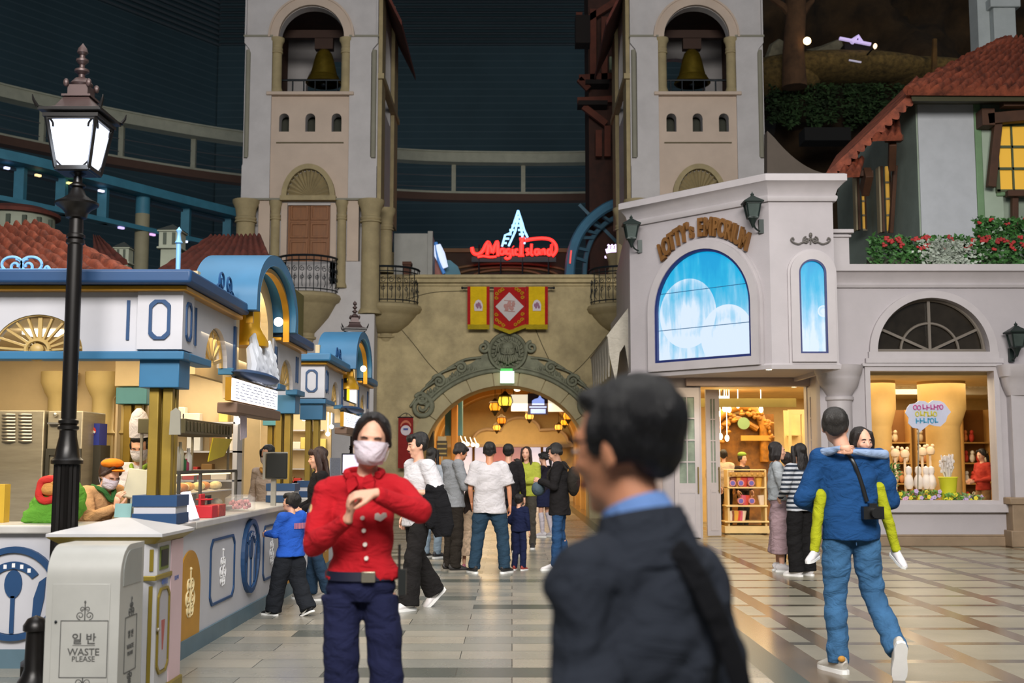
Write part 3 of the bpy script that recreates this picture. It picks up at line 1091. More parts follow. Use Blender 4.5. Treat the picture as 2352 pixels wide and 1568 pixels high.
    for i in range(n * 2 + 1):
        a = PI * i / (n * 2)
        q = (.57 if i % 2 == 0 else .53)
        vs.append((cx + q * math.cos(a), Y - (.03 if i % 2 else .13), zsb + .03 + math.sin(a) * (Z30(394) - zsb) * (1 if i % 2 == 0 else .95)))
    for i in range(n * 2):
        fs.append((0, i + 1, i + 2))
    b.add(vs, fs)
    b.out('shell', SANDC, root, smooth=False)
    # door storey
    zd0, zd1 = Z30(600), zled
    b = B()
    b.plate([(cx - 1.3, zd0 - 1.4), (cx + 1.3, zd0 - 1.4), (cx + 1.3, zd1), (cx - 1.3, zd1)], [[(cx - .56, Z30(690)), (cx + .56, Z30(690)), (cx + .56, Z30(470)), (cx - .56, Z30(470))]], Y + .05, Y + .3)
    b.box(cx - W, cx + W, Y + .3, Y + 4.3, 0, zd1)
    b.out('lower_shaft', STUC, root, smooth=False)
    b = B()
    for s in (-1, 1):
        b.box(min(cx + s * 1.0, cx + s * 1.3), max(cx + s * 1.0, cx + s * 1.3), Y - .05, Y + .05, zd0, zd1 - .05)
        b.box(min(cx + s * .56, cx + s * .72), max(cx + s * .56, cx + s * .72), Y - .02, Y + .05, zd0 - .6, zd1 - .1)
    b.out('door_pilasters', STUC2, root, bev=.01)
    for s in (-1, 1):
        b = B(); column(b, cx + s * .86, Y - .02, zd0 - .7, zd1 - .06, .12, .4)
        b.out('small_column', SANDC, root)
        b = B()
        zb = Z30(722) if s == inner else Z30(640)
        column(b, cx + s * 1.62, Y - .05, zb, zd1 - .05, .245, .5)
        b.out('large_column', SANDC, root)
    dr = B(); dr.box(cx - .56, cx + .56, Y + .14, Y + .2, Z30(690), Z30(470))
    for i in (0, 1):
        for j in range(6):
            x0 = cx - .5 + i * .53; z0 = Z30(668) + j * .47
            dr.plate([(x0, z0), (x0 + .46, z0), (x0 + .46, z0 + .4), (x0, z0 + .4)], [[(x0 + .05, z0 + .05), (x0 + .41, z0 + .05), (x0 + .41, z0 + .35), (x0 + .05, z0 + .35)]], Y + .11, Y + .145)
    dr.box(cx - .012, cx + .012, Y + .1, Y + .145, Z30(690), Z30(470))
    dr.out('door', OAK, root, bev=.008)
    # base below the door storey
    b = B()
    b.box(cx - 1.3, cx + W, Y - .02, Y + .3, 0, zd0) if inner > 0 else b.box(cx - W, cx + 1.3, Y - .02, Y + .3, 0, zd0)
    b.box(cx + inner * 1.35 - .12, cx + inner * 1.35 + .42, Y - .3, Y, 0, Z30(724)) if inner > 0 else b.box(cx + inner * 1.35 - .42, cx + inner * 1.35 + .12, Y - .3, Y, 0, Z30(724))
    b.out('plinth', STUC, root, bev=.02)
    # inner flank: pilaster strip, cornice stub and small column
    b = B()
    xs = cx + inner * W
    for (ya, yb, za, zb_) in ((Y + .1, Y + .9, zled, ztop), (Y + 3.3, Y + 4.3, zled, ztop)):
        b.box(min(xs, xs + inner * .1), max(xs, xs + inner * .1), ya, yb, za, zb_)
    b.box(min(xs, xs + inner * .16), max(xs, xs + inner * .16), Y, Y + 4.3, Z30(180), Z30(168))
    column(b, xs + inner * .1, Y + 1.2, Z30(610), zled, .2, .5)
    column(b, xs + inner * .1, Y + 3.6, Z30(610), zled - .8, .2, .5)
    b.out('flank_trim', SANDC, root)
    b = B()
    F = [(xs - .1 * inner, Y - .2, Z30(-60)), (xs + inner * .62, Y - .1, Z30(62)), (xs + inner * .62, Y + 4.4, Z30(62)), (xs - .1 * inner, Y + 4.4, Z30(-60))]
    up = Vector((0, 0, .14))
    b.add([Vector(f) for f in F] + [Vector(f) + up for f in F], [(0, 1, 2, 3), (7, 6, 5, 4), (0, 4, 5, 1), (1, 5, 6, 2), (2, 6, 7, 3), (3, 7, 4, 0)])
    b.out('eave', ROOFD, root)
    return root

def bell(cx, label):
    z0 = Z30(155)
    Y = 31.4
    c = (cx + .1, Y, z0)
    root = thing('bell', label, 'bell', c)
    b = B()
    h = 1.15
    b.lathe([(.44, 0), (.47, .0), (.5, .03), (.47, .1), (.42, .17), (.4, .22), (.37, .24), (.32, .45), (.27, .68), (.22, .84), (.2, .88), (.12, .97), (.0, 1.0)], c, 32)
    b.lathe([(.42, .0), (.38, .16), (.3, .4), (.2, .8), (0, .9)], c, 24)
    b.out('bell_body', mat('bell_bronze', '#8f7a2a', .38, metal=.75, var=.2), root)
    b = B(); b.ell((c[0], Y, z0 + .02), .09, 12, 8); b.tube([(c[0], Y, z0), (c[0], Y, z0 + .8)], .02)
    b.out('clapper', IRON, root)
    b = B(); b.cbox((c[0], Y, z0 + 1.12), (.5, .24, .3)); b.cbox((c[0], Y, z0 + 1.4), (2.6, .2, .22))
    b.out('headstock', mat('dark_wood', '#3a2317', .7), root)
TLX, TRX = -5.27, 4.85
bell_tower(TLX, 1, 'tall white bell tower behind the food kiosk, left of the stone gateway')
bell_tower(TRX, -1, 'tall white bell tower rising behind the shop with the curved gold lettering')
bell(TLX, 'bronze bell in the tower over the wooden balcony door')
bell(TRX, 'bronze bell in the tower behind the lettered shop')
balcony('round iron-railed balcony before the oak door of the left bell tower', TLX, 30.0, .78, Z30(678), Z30(800), h=.9)
zb = PZ(702, 30.6)
balcony('round iron-railed balcony where the gate wall meets the left bell tower', -3.3, 30.75, .85, zb, PZ(790, 30.6), h=.92)
balcony('round iron-railed balcony where the gate wall meets the right bell tower', 2.9, 30.75, .85, zb, PZ(790, 30.6), h=.92)

# ------------------------------------------------------------------ stone gateway
YG = 30.6
def ZG(y): return PZ(y, YG)
def XG(x): return PX(x, YG)
gcx = XG(1162)
root = thing('gateway', 'sandstone gateway wall with a wide arch between the two bell towers', 'gateway', (gcx, YG, 0))
rx, zs, rz = 190 * YG / 2700, ZG(1060), ZG(885) - ZG(1060)
b = B()
ap = [(gcx + rx, 0)] + arc(gcx, zs, rx, rz, 0, PI, 40) + [(gcx - rx, 0)]
b.plate([(3.2, 0), (3.2, ZG(640)), (-3.6, ZG(640)), (-3.6, 0)] + ap[::-1], [], YG, YG + 1.4)
b.out('arch_wall', SAND, root, smooth=False)
b = B()
b.box(-3.6, 3.2, YG - .16, YG + .1, ZG(640), ZG(632)); b.box(-3.6, 3.2, YG - .1, YG + .1, ZG(650), ZG(640)); b.box(-3.6, 3.2, YG - .05, YG + .1, ZG(657), ZG(651))
b.out('cornice', SAND, root, bev=.02)
b = B()   # voussoirs
n = 11
for i in range(n):
    a0, a1 = PI * i / n + .006, PI * (i + 1) / n - .006
    o = arc(gcx, zs, rx, rz, a0, a1, 6) + arc(gcx, zs, rx + .36, rz + .36, a1, a0, 6)
    b.plate(o, [], YG - .07, YG)
b.plate([(gcx - rx - .36, 0), (gcx - rx, 0), (gcx - rx, zs), (gcx - rx - .36, zs)], [], YG - .07, YG)
b.plate([(gcx + rx, 0), (gcx + rx + .36, 0), (gcx + rx + .36, zs), (gcx + rx, zs)], [], YG - .07, YG)
b.out('voussoirs', mat('voussoir_stone', '#aca07c', .8, var=.1, vscale=2, bump=.3), root, bev=.01)
b = B()
for pts in ([(918, 752), (950, 790), (985, 835), (1012, 862)], [(1405, 755), (1370, 800), (1335, 840), (1300, 870)], [(1208, 700), (1240, 780), (1262, 828)], [(925, 690), (990, 672), (1060, 668)]):
    b.tube(spline([P(x, y, YG - .005) for x, y in pts], 6), .011, 5)
b.out('wall_cracks', SANDD, root)
# carved relief: rim, scrolls, waves and the bearded mask in a roundel
b = B()
RX, RZ = rx + .38, rz + .36
def el(a, off, dz=0): return Vector((gcx + (RX + off) * math.cos(a), YG - .1, zs + (RZ + off * 1.0) * math.sin(a) + dz))
A0, A1 = PI / 2 - .93, PI / 2 + .93
for off, r in ((.03, .05), (.12, .03)):
    b.tube([el(lerp(A0, A1, i / 60), off) for i in range(61)], r, 8)
band = [(p.x, p.z) for p in [el(lerp(A0, A1, i / 40), .0) for i in range(41)]]
outer = [(p.x, p.z) for p in [el(lerp(A1, A0, i / 40), .26 + .3 * math.exp(-((lerp(A1, A0, i / 40) - PI / 2) / .33) ** 2) + .03 * math.sin(i * 1.3)) for i in range(41)]]
b.plate(band + outer, [], YG - .09, YG)
for s in (-1, 1):
    for k, (da, off, r0) in enumerate(((.42, .33, .15), (.66, .3, .17), (.9, .26, .17), (1.1, .18, .2))[:3]):
        a = PI / 2 + s * da
        if not (A0 - .02 < a < A1 + .1): continue
        c = el(a, off); c.y = YG - .12
        b.tube(spiral(c, r0, .03, PI / 2 + s * 1.2, -s * 1.6, n=30), [lerp(.05, .025, i / 30) for i in range(31)], 8)
        b.ell(c, (.045, .05, .045), 10, 8)
        p1 = el(PI / 2 + s * (da - .2), off + .1); p2 = el(PI / 2 + s * (da + .12), off + .12)
        b.tube(spline([p1, (p1 + p2) / 2 + Vector((0, 0, .09)), p2], 8), .035, 6)
    for k in range(26):
        a = PI / 2 + s * (.3 + k * .032)
        if A0 < a < A1:
            p = el(a, .16 + .1 * abs(math.sin(k * .7)))
            b.ell(p + Vector((0, .02, 0)), (.07, .05, .035), 8, 6, Matrix.Rotation(-a + s * .6, 3, 'Y'))
    e = el(PI / 2 + s * .96, .13)
    e.y = YG - .1
    b.tube(spiral(e, .3, .05, PI / 2, s * -1.8, n=36), [lerp(.075, .035, i / 36) for i in range(37)], 8)
mc = P(1166, 808, YG - .12)

b.T = None
b.out('scroll_relief', mat('relief_stone', '#7b7d68', .8, var=.2, vscale=5, bump=.4, bscale=40), root, angle=60)

b = B()
b.T = Matrix.Translation(mc) @ Matrix.Rotation(PI / 2, 4, 'X')
b.lathe([(0, 0), (.44, 0), (.5, .03), (.53, .1), (.5, .16), (.44, .14), (.42, .06), (0, .06)], (0, 0, -.1), 36)
for k in range(22):
    a = k * 2 * PI / 22
    b.ell((.36 * math.cos(a), .36 * math.sin(a), .0), (.08, .035, .05), 8, 6, Matrix.Rotation(a + .4, 3, 'Z'))
b.T = Matrix.Translation(mc)
b.ell((0, -.02, .03), (.2, .15, .26)); b.ell((0, -.17, .02), (.04, .05, .09))
for s in (-1, 1):
    b.ell((s * .085, -.13, .09), (.06, .04, .022), 10, 6); b.ell((s * .08, -.135, .05), (.03, .02, .018), 8, 6)
    b.ell((s * .09, -.12, -.02), (.05, .04, .05), 10, 6)
    b.tube(spline([(0, -.19, -.06), (s * .08, -.17, -.075), (s * .15, -.13, -.03)], 5), .022, 6)
    for k in range(4):
        b.tube(spline([(s * (.02 + .05 * k), -.15, -.1), (s * (.04 + .06 * k), -.15, -.22), (s * (.02 + .055 * k), -.1, -.34 + .04 * k)], 5), [.03] * 10 + [.015], 6)
    for k in range(4):
        b.tube(spline([(s * .05 * k, -.1, .22), (s * (.08 + .06 * k), -.12, .29 - .04 * k), (s * (.12 + .065 * k), -.08, .18 - .09 * k)], 5), .026, 6)
    b.tube(spiral((s * .62, -.02, .12), .15, .03, PI / 2, s * 1.5, n=24), [lerp(.05, .03, i / 24) for i in range(25)], 8)
b.out('mask_roundel', MATS['relief_stone'], root, angle=60)

# passage behind the arch
b = B()
PL, PR = gcx - rx - .25, gcx + rx + .25
OC = mat('ochre_render', '#c49a55', .8, var=.12, vscale=1.5)
b.box(PL - .2, PL, YG + 1.4, 44, 0, 3.2); b.box(PR, PR + .2, YG + 1.4, 44, 0, 3.2)
vo = arc(gcx, 2.0, (PR - PL) / 2, 1.9, 0, PI, 30)
vi = arc(gcx, 2.0, (PR - PL) / 2 + .2, 2.1, PI, 0, 30)
b.plate(vo + vi, [], YG + 1.4, 44)
for y in (33.5, 36.5, 39.5):
    b.plate(arch_band(PL + .12, PR - .12, 0, 2.0, .3, 1.75), [], y, y + .35)
b.out('passage_vault', OC, root, smooth=False)
b = B()
b.plate([(PL, 0), (PR, 0), (PR, 4), (PL, 4)], [[(gcx - 1.9, 0.02), (gcx + 1.9, .02), (gcx + 1.9, 2.05), (gcx - 1.9, 2.05)]], 43.6, 43.9)
def ZE(y): return PZ(y, 43)
def XE(x): return PX(x, 43)
tre = [(XE(1075), ZE(1022)), (XE(1082), ZE(1012))] + arc(XE(1120), ZE(1015), XE(1120) - XE(1085), ZE(985) - ZE(1015), PI * .95, PI * .42, 6) + arc(XE(1195), ZE(987), XE(1195) - XE(1150), ZE(958) - ZE(987), PI, 0, 14) + arc(XE(1270), ZE(1015), XE(1305) - XE(1270), ZE(985) - ZE(1015), PI * .58, .05, 6) + [(XE(1318), ZE(1022))]
b.plate(tre[::-1], [], 43.2, 43.6)
b.out('inner_gable', mat('gable_cream', '#d8c296', .8), root, smooth=False)
b = B()
b.tube([Vector((x, 43.15, z)) for x, z in tre], .06, 6)
b.box(PL, PR, 43.0, 43.3, ZE(1026), ZE(1020))
b.out('gable_moulding', STUC2, root)
lp = thing('glazed_doors', 'row of lit glass doors at the far end of the stone passage', 'doors', (gcx, 43.7, 0))
cols_ = ['#e6ddea', '#e2d9e6', '#b6706a', '#b98a86', '#e6e0ee', '#ddd8ea']
for i in range(6):
    x0 = gcx - 1.9 + i * .633
    b = B(); b.box(x0 + .04, x0 + .6, 43.72, 43.76, .1, 2.0)
    b.out('pane', glow('pane_' + cols_[i], cols_[i], .75), lp, smooth=False)
    b = B(); b.plate([(x0, 0), (x0 + .633, 0), (x0 + .633, 2.05), (x0, 2.05)], [[(x0 + .05, .12), (x0 + .583, .12), (x0 + .583, 1.98), (x0 + .05, 1.98)]], 43.64, 43.71)
    b.out('door_frame', mat('brass_frame', '#8a6a2c', .5), lp, smooth=False)
area('passage_light', (gcx, 38, 3.3), (gcx, 38, 0), 2.5, 8, 320, (1, .72, .36))
area('passage_light', (gcx, 33, 3.1), (gcx, 33, 0), 2.6, 1.5, 60, (1, .74, .4))
b = B(); b.box(PL, PL + .45, YG + 1.0, YG + 1.5, 0, 2.6); 
tag(b.out('dark_pier', mat('dark_brown_stone', '#3f3524', .8), bev=.02), 'dark square pier inside the left of the arch passage', 'pier')
b = B(); b.box(XG(1020), XG(1036), 34, 34.4, 0, 3.1)
tag(b.out('ochre_pier', mat('ochre_pier', '#c0833a', .8), bev=.02), 'orange ochre pier standing in the arch passage beside the dark one', 'pier')
# ------------------------------------------------------------------ food kiosks on the left
KW = mat('kiosk_white', '#bdbdc3', .55, var=.04, vscale=2)
KB = mat('kiosk_blue', '#2f6b92', .5, var=.08, vscale=2)
KBD = mat('kiosk_dark_blue', '#1c426c', .5, var=.08, vscale=2)
KBL = mat('kiosk_light_blue', '#7db4e0', .5, var=.05)
KG = mat('old_gold', '#93792a', .5, metal=.25, var=.15)
KGB = mat('bright_gold', '#c9932a', .35, metal=.6, var=.1)
CREAM = mat('kiosk_cream', '#d3bd94', .75, var=.06)
STEEL = mat('stainless', '#a59d8b', .42, metal=.55, var=.1, stretch=(1, 1, 8))
SKIRT = mat('skirting_blue', '#566f7c', .5, var=.1)
SF = lambda x, y: Matrix(((0, -1, 0, x), (1, 0, 0, y), (0, 0, 1, 0), (0, 0, 0, 1)))   # side plane: local x runs along +Y, outside is +X

def notched(cx, cz, w, h, c, t):
    """octagonal frame with stepped corners, as outline and hole"""
    def oc(w, h, c):
        return [(cx - w + c, cz - h), (cx + w - c, cz - h), (cx + w - c * .3, cz - h + c * .6), (cx + w, cz - h + c), (cx + w, cz + h - c), (cx + w - c * .3, cz + h - c * .6), (cx + w - c, cz + h), (cx - w + c, cz + h), (cx - w + c * .3, cz + h - c * .6), (cx - w, cz + h - c), (cx - w, cz - h + c), (cx - w + c * .3, cz - h + c * .6)]
    return oc(w, h, c), oc(w - t, h - t, c)
def ring(cx, cz, r, t, n=36):
    return [(cx + r * math.cos(2 * PI * i / n), cz + r * math.sin(2 * PI * i / n)) for i in range(n)], [(cx + (r - t) * math.cos(2 * PI * i / n), cz + (r - t) * math.sin(2 * PI * i / n)) for i in range(n)]

def flourish(b, F, cx, cz, s, r=.008):
    for k in (-1, 1):
        for q, (dz, R) in enumerate(((.32, .22), (-.1, .3), (-.45, .22))):
            pts = spiral((0, 0, 0), R * s, .06 * s, -PI / 2, k * 1.4, n=16)
            b.tube([F @ (p + Vector((cx + k * R * s * .8, 0, cz + dz * s))) for p in pts], r, 5)
    b.tube([F @ Vector((cx, 0, cz - .7 * s)), F @ Vector((cx, 0, cz + .75 * s))], r, 5)
    b.ell(F @ Vector((cx, 0, cz + .8 * s)), .06 * s, 8, 6)

def emblem(root, F, cx, cz, r, name='emblem'):
    b = B()
    o, i = ring(cx, cz, r, r * .13)
    b.plate(o, [i], -.035, .0, F)
    b.cur = 1
    b.plate(ring(cx, cz, r * .86, .1)[0], [], -.012, .0, F)
    b.cur = 0
    # spoon, fork, knife and the ribbon
    b.plate([(cx + r * .19 * math.cos(a), cz + r * .2 + r * .3 * math.sin(a)) for a in [k * 2 * PI / 20 for k in range(20)]], [], -.025, -.012, F)
    b.plate([(cx - r * .045, cz - r * .84), (cx + r * .045, cz - r * .84), (cx + r * .045, cz - r * .05), (cx - r * .045, cz - r * .05)], [], -.025, -.012, F)
    b.plate([(cx + r * .42, cz - r * .72), (cx + r * .56, cz - r * .7), (cx + r * .68, cz - r * .1), (cx + r * .7, cz + r * .35), (cx + r * .56, cz + r * .25), (cx + r * .45, cz - r * .1)], [], -.025, -.012, F)
    b.plate([(cx - r * .56, cz - r * .7), (cx - r * .46, cz - r * .74), (cx - r * .46, cz - r * .12), (cx - r * .4, cz + r * .02), (cx - r * .42, cz + r * .36), (cx - r * .47, cz + r * .36), (cx - r * .48, cz + r * .06), (cx - r * .52, cz + r * .06), (cx - r * .53, cz + r * .36), (cx - r * .58, cz + r * .36), (cx - r * .6, cz + r * .06), (cx - r * .64, cz + r * .06), (cx - r * .65, cz + r * .36), (cx - r * .7, cz + r * .36), (cx - r * .7, cz - r * .0), (cx - r * .58, cz - r * .14)], [], -.025, -.012, F)
    rb = arc(cx, cz + r * .02, r * .66, r * .66, PI * .2, PI * .8, 14) + arc(cx, cz + r * .02, r * .5, r * .5, PI * .8, PI * .2, 14)
    b.plate(rb, [], -.028, -.012, F)
    b.cur = 2
    for k in range(5):
        a = PI * (.3 + .1 * k)
        M = F @ Matrix.Translation((cx + r * .58 * math.cos(a), -.03, cz + r * .02 + r * .58 * math.sin(a)))
        for (dx, w, h) in ((0, .035, .045),):
            q = [M @ Vector((dx * r * 3 + i * w * r, 0, j * h * r)) for (i, j) in ((-1, -1), (1, -1), (1, 1), (-1, 1))]
            b.add(q, [(0, 1, 2, 3)])
    b.out(name, [KBD, KW, mat('white_print', '#e4e4e6', .6, var=0)], root, smooth=False)

def barrel(root, y0, y1, zb, h, x0, x1, name='canopy'):
    b = B()
    cy, r = (y0 + y1) / 2, (y1 - y0) / 2
    o = [(y0, zb)] + [(y1, zb)] + arc(cy, zb + .12, r, h, 0, PI, 30)
    i = arc(cy, zb + .12, r - .12, h - .1, PI, 0, 30)
    b.plate([(y1 - .12, zb), (y1, zb)] + arc(cy, zb + .12, r, h, 0, PI, 30) + [(y0, zb), (y0 + .12, zb)] + i, [], 0, x1 - x0, SF(x1, 0))
    b.out(name, KB, root, bev=.012, angle=30)
    b = B()
    b.plate([(y1 - .16, zb - .1), (y1 - .12, zb - .1)] + arc(cy, zb + .1, r - .12, h - .1, 0, PI, 24) + [(y0 + .12, zb - .1), (y0 + .16, zb - .1)] + arc(cy, zb + .1, r - .16, h - .14, PI, 0, 24), [], .06, .12, SF(x1, 0))
    b.out('arch_lining', KGB, root)

def kiosk(y0, label, main=True):
    X = -2.45
    L = 4.95
    root = thing('food_kiosk', label, 'kiosk', (X - 1.5, y0, 0))
    xl = -6.6 if main else -4.6
    # counters
    b = B()
    b.box(xl, X, y0, y0 + .06, .1, .94); b.box(X - .06, X, y0 + .06, y0 + L, .1, .94)
    b.out('counter_front', KW, root, smooth=False)
    b = B()
    b.box(xl, X + .06, y0 - .06, y0 + .5, .94, 1.0); b.box(X - .52, X + .06, y0 + .5, y0 + L, .94, 1.0)
    b.out('worktop', mat('pale_worktop', '#bcb9b4', .35, var=.08), root, bev=.012)
    b = B()
    b.box(xl, X + .02, y0 - .02, y0, 0, .13); b.box(X, X + .02, y0, y0 + L, 0, .13)
    b.out('skirting', SKIRT, root, smooth=False)
    F = SF(X, 0)
    # panels on the side counter
    for cy in (y0 + 1.58, y0 + 3.62):
        b = B()
        o, i = notched(cy, .55, .42, .27, .07, .02)
        b.plate(o, [i], -.012, 0, F)
        b.out('panel_frame', KBD, root, smooth=False)
        b = B(); flourish(b, F @ Matrix.Translation((0, -.006, 0)), cy, .55, .2, .005)
        b.out('flourish', mat('white_print', '#e4e4e6', .6, var=0), root)
    emblem(root, F, y0 + 2.6, .58, .34)
    for cy in (y0 + .55, y0 + 4.6):
        b = B()
        b.plate(arch_shape(cy - .3, cy + .3, .13, .5, .28), [], -.01, 0, F)
        b.cur = 1
        flourish(b, F @ Matrix.Translation((0, -.012, 0)), cy, .45, .24, .008)
        b.out('gold_arch_panel', [mat('gold_panel', '#b8831a', .45, var=.1), mat('pale_gold', '#e0cfa0', .5, var=0)], root)
    if main:
        F0 = Matrix.Translation((0, y0, 0))
        emblem(root, F0, PX(45, y0), PZ(1362, y0), .33)
    # fascia with fan windows
    b = B()
    zf0, zf1 = 2.24, 2.70
    h1, h2 = y0 + 1.1, y0 + 4.1
    holes = [arch_shape(h - .34, h + .34, zf0 + .001, zf0 + .02, .3) for h in (h1, h2)]
    def notch(c, r, h): return [(c - r, zf0)] + arc(c, zf0, r, h, PI, 0, 18)
    pts = [(y0 - .0, zf0)] + notch(h1, .36, .3) + [(y0 + 1.75, zf0), (y0 + 1.75, zf1), (y0, zf1)]
    b.plate(pts, [], 0, .09, SF(X + .03, 0))
    pts = [(y0 + 3.4, zf0)] + notch(h2, .36, .3) + [(y0 + L, zf0), (y0 + L, zf1), (y0 + 3.4, zf1)]
    b.plate(pts, [], 0, .09, SF(X + .03, 0))
    xc = PX(75, y0)
    pts = [(xl, zf0)] + [(xc - .33, zf0)] + arc(xc, zf0, .33, PZ(722, y0) - zf0, PI, 0, 22) + [(X - .06, zf0), (X - .06, zf1), (xl, zf1)]
    b.plate(pts, [], y0, y0 + .09)
    b.box(X - .27, X + .06, y0 - .03, y0 + .27, zf0 + .02, zf1)
    b.out('fascia', KW, root, smooth=False)
    for hc in (h1, h2):
        b = B()
        for k in range(7):
            a = PI * (k + .5) / 7
            b.beam((X - .02, hc + .05 * math.cos(a), zf0 + .05 * math.sin(a)), (X - .02, hc + .34 * math.cos(a), zf0 + .28 * math.sin(a)), .02, .03)
        b.tube([Vector((X - .02, hc + .35 * math.cos(PI * i / 16), zf0 + .29 * math.sin(PI * i / 16))) for i in range(17)], .015, 5)
        b.out('fan_window', mat('fan_gold', '#b79a5e', .5), root)
    if main:
        b = B()
        hz = PZ(722, y0) - zf0
        for k in range(11):
            a = PI * (k + .5) / 11
            b.beam((xc + .05 * math.cos(a), y0 + .04, zf0 + .01 + .05 * math.sin(a)), (xc + .32 * math.cos(a), y0 + .04, zf0 + (hz - .01) * math.sin(a)), .03, .016)
        b.tube([Vector((xc + .33 * math.cos(PI * i / 20), y0 + .02, zf0 + hz * math.sin(PI * i / 20))) for i in range(21)], .012, 5)
        b.tube([Vector((xc + .085 * math.cos(2 * PI * i / 20), y0 + .0, zf0 + .02 + .07 * math.sin(2 * PI * i / 20))) for i in range(21)], .016, 6)
        b.ell((xc, y0 - .01, zf0 + .02), (.05, .03, .045), 12, 8)
        b.out('fan_window', mat('fan_gold', '#b79a5e', .5), root)
    # blue bars and octagons
    b = B()
    xo = X - .105
    if main:
        for x in (PX(284, y0), PX(312, y0)):
            b.box(x - .011, x + .011, y0 - .012, y0, 2.33, 2.62)
    o, i = notched(xo, 2.475, .078, .145, .04, .022)
    b.plate(o, [i], y0 - .045, y0 - .03)
    o, i = notched(y0 + .12, 2.475, .075, .145, .04, .02)
    b.plate(o, [i], -.012, 0, SF(X + .06, 0))
    for yy in (y0 + .34, y0 + .42, y0 + 4.62, y0 + 4.72):
        b.plate([(yy - .012, 2.33), (yy + .012, 2.33), (yy + .012, 2.62), (yy - .012, 2.62)], [], -.012, 0, SF(X + .03, 0))
    for yy in (y0 + 1.68, y0 + 3.47):
        b.plate([(yy - .03, 2.1), (yy + .03, 2.1), (yy + .03, 2.62), (yy - .03, 2.62)], [], -.02, 0, SF(X + .03, 0))
    b.out('blue_inlay', KBD, root, smooth=False)
    b = B()
    b.box(xl, X + .08, y0 - .05, y0 + .12, 2.185, 2.245)
    for (ya, yb) in ((y0 + .12, h1 - .36), (h1 + .36, y0 + 1.5), (y0 + 3.5, h2 - .3), (h2 + .36, y0 + L)):
        b.box(X - .05, X + .08, ya, yb, 2.185, 2.245)
    b.out('lower_band', KB, root, bev=.008)
    # roof lip
    b = B()
    b.box(xl - .1, X + .16, y0 - .2, y0 + 1.68, 2.72, 2.82)
    b.box(xl - .1, X + .16, y0 + 3.5, y0 + L + .1, 2.72, 2.82)
    b.box(xl - .1, X - .35, y0 + 1.68, y0 + 3.5, 2.72, 2.82)
    b.out('roof_edge', KBD if main else KB, root, bev=.02)
    b = B()
    b.box(xl, X + .1, y0 - .1, y0 + 1.7, 2.68, 2.72); b.box(xl, X + .1, y0 + 3.45, y0 + L, 2.68, 2.72)
    b.out('roof_moulding', KGB, root, bev=.01)
    barrel(root, y0 + 1.6, y0 + 3.55, 2.76, .5, X - .32, X + .24)
    # big arch front under the canopy
    b = B()
    cy = y0 + 2.575
    b.plate([(cy - .86, 2.0), (cy - .62, 2.0)] + arc(cy, 2.7, .62, .42, PI, 0, 20) + [(cy + .62, 2.0), (cy + .86, 2.0), (cy + .86, 2.8)] + arc(cy, 2.86, .84, .42, 0, PI, 20) + [(cy - .86, 2.8)], [], .02, .1, SF(X + .03, 0))
    b.box(X - .34, X - .28, y0 + 1.6, y0 + 3.55, 2.2, 3.1)
    b.out('gable_arch', CREAM, root, smooth=False)
    # posts and capitals
    spots = [(X - .11, y0 + .15), (X - .11, y0 + L - .2)] + ([(X - 1.1, y0 + 2.6)] if main else [(X - 1.1, y0 + 2.6)])
    for q, (x, y) in enumerate(spots):
        b = B(); b.box(x - .145, x + .145, y - .145, y + .145, 1.985, 2.19 if q < 2 else 2.14)
        b.out('capital_block', KB if q < 2 else mat('teal_block', '#4d8792', .6), root, bev=.006)
        b = B()
        for dx in (-.05, .05):
            for dy in (-.05, .05):
                b.box(x + dx - .035, x + dx + .035, y + dy - .035, y + dy + .035, 1.0, 1.985)
        b.out('post', KG, root, bev=.006)
        if q < 2:
            b = B(); b.box(x - .16, x + .16, y - .16, y + .16, 1.13, 1.21); b.box(x - .16, x + .16, y - .16, y + .16, 1.005, 1.08)
            b.cur = 1; b.box(x - .15, x + .15, y - .15, y + .15, 1.08, 1.13)
            b.out('post_foot', [KBD, KW], root, smooth=False)
        else:
            b = B(); b.box(x - .17, x + .14, y - .12, y + .12, 2.15, 2.5)
            b.out('capital_pier', CREAM, root, bev=.01)
    # inside: ceiling, partition, back wall with cream columns
    b = B()
    b.box(xl, X - .4, y0 + .1, y0 + L, 2.5, 2.54)
    b.box(xl, X - .6, y0 + L - .08, y0 + L, 0, 2.5)
    b.box(xl - .05, xl, y0, y0 + L, 0, 2.7)
    b.box(xl, X - 1.35, y0 + 2.78, y0 + 2.84, 0, 2.5)
    b.out('inner_walls', CREAM, root, smooth=False)
    if main:
        b = B()
        for px in (130, 232, 300):
            x = PX(px, y0 + 2.7)
            b.lathe([(.1, 0), (.1, 1.7), (.12, 1.72), (.1, 1.75), (.1, 2.05), (.13, 2.1), (.17, 2.2), (.17, 2.3)], (x, y0 + 2.7, 0), 18)
        b.out('inner_columns', mat('inner_column', '#cdb77e', .7), root)
    else:
        b = B()
        for k in range(4):
            b.box(X - 1.3, X - .7, y0 + L - .3, y0 + L - .1, 1.0 + k * .32, 1.02 + k * .32)
        b.out('back_shelves', KW, root, smooth=False)
    return root
KY = 8.5
kiosk(KY, 'blue and white food kiosk with round spoon emblem nearest the waste bins')
kiosk(KY + 6.5, 'second blue and white food kiosk further back towards the left bell tower', False)
area('kiosk_lamp', (-3.6, 9.9, 2.46), (-3.6, 9.9, 0), 2.4, 1.6, 42, (1, .8, .52))
area('kiosk_lamp', (-3.9, 9.2, 2.46), (-3.9, 10.2, 1), 2, .5, 26, (1, .84, .6))  # extra light added to brighten the ovens behind the counter
area('kiosk_lamp', (-3.3, 12.2, 2.46), (-3.3, 12.2, 0), 1.2, 1.8, 40, (1, .86, .66))
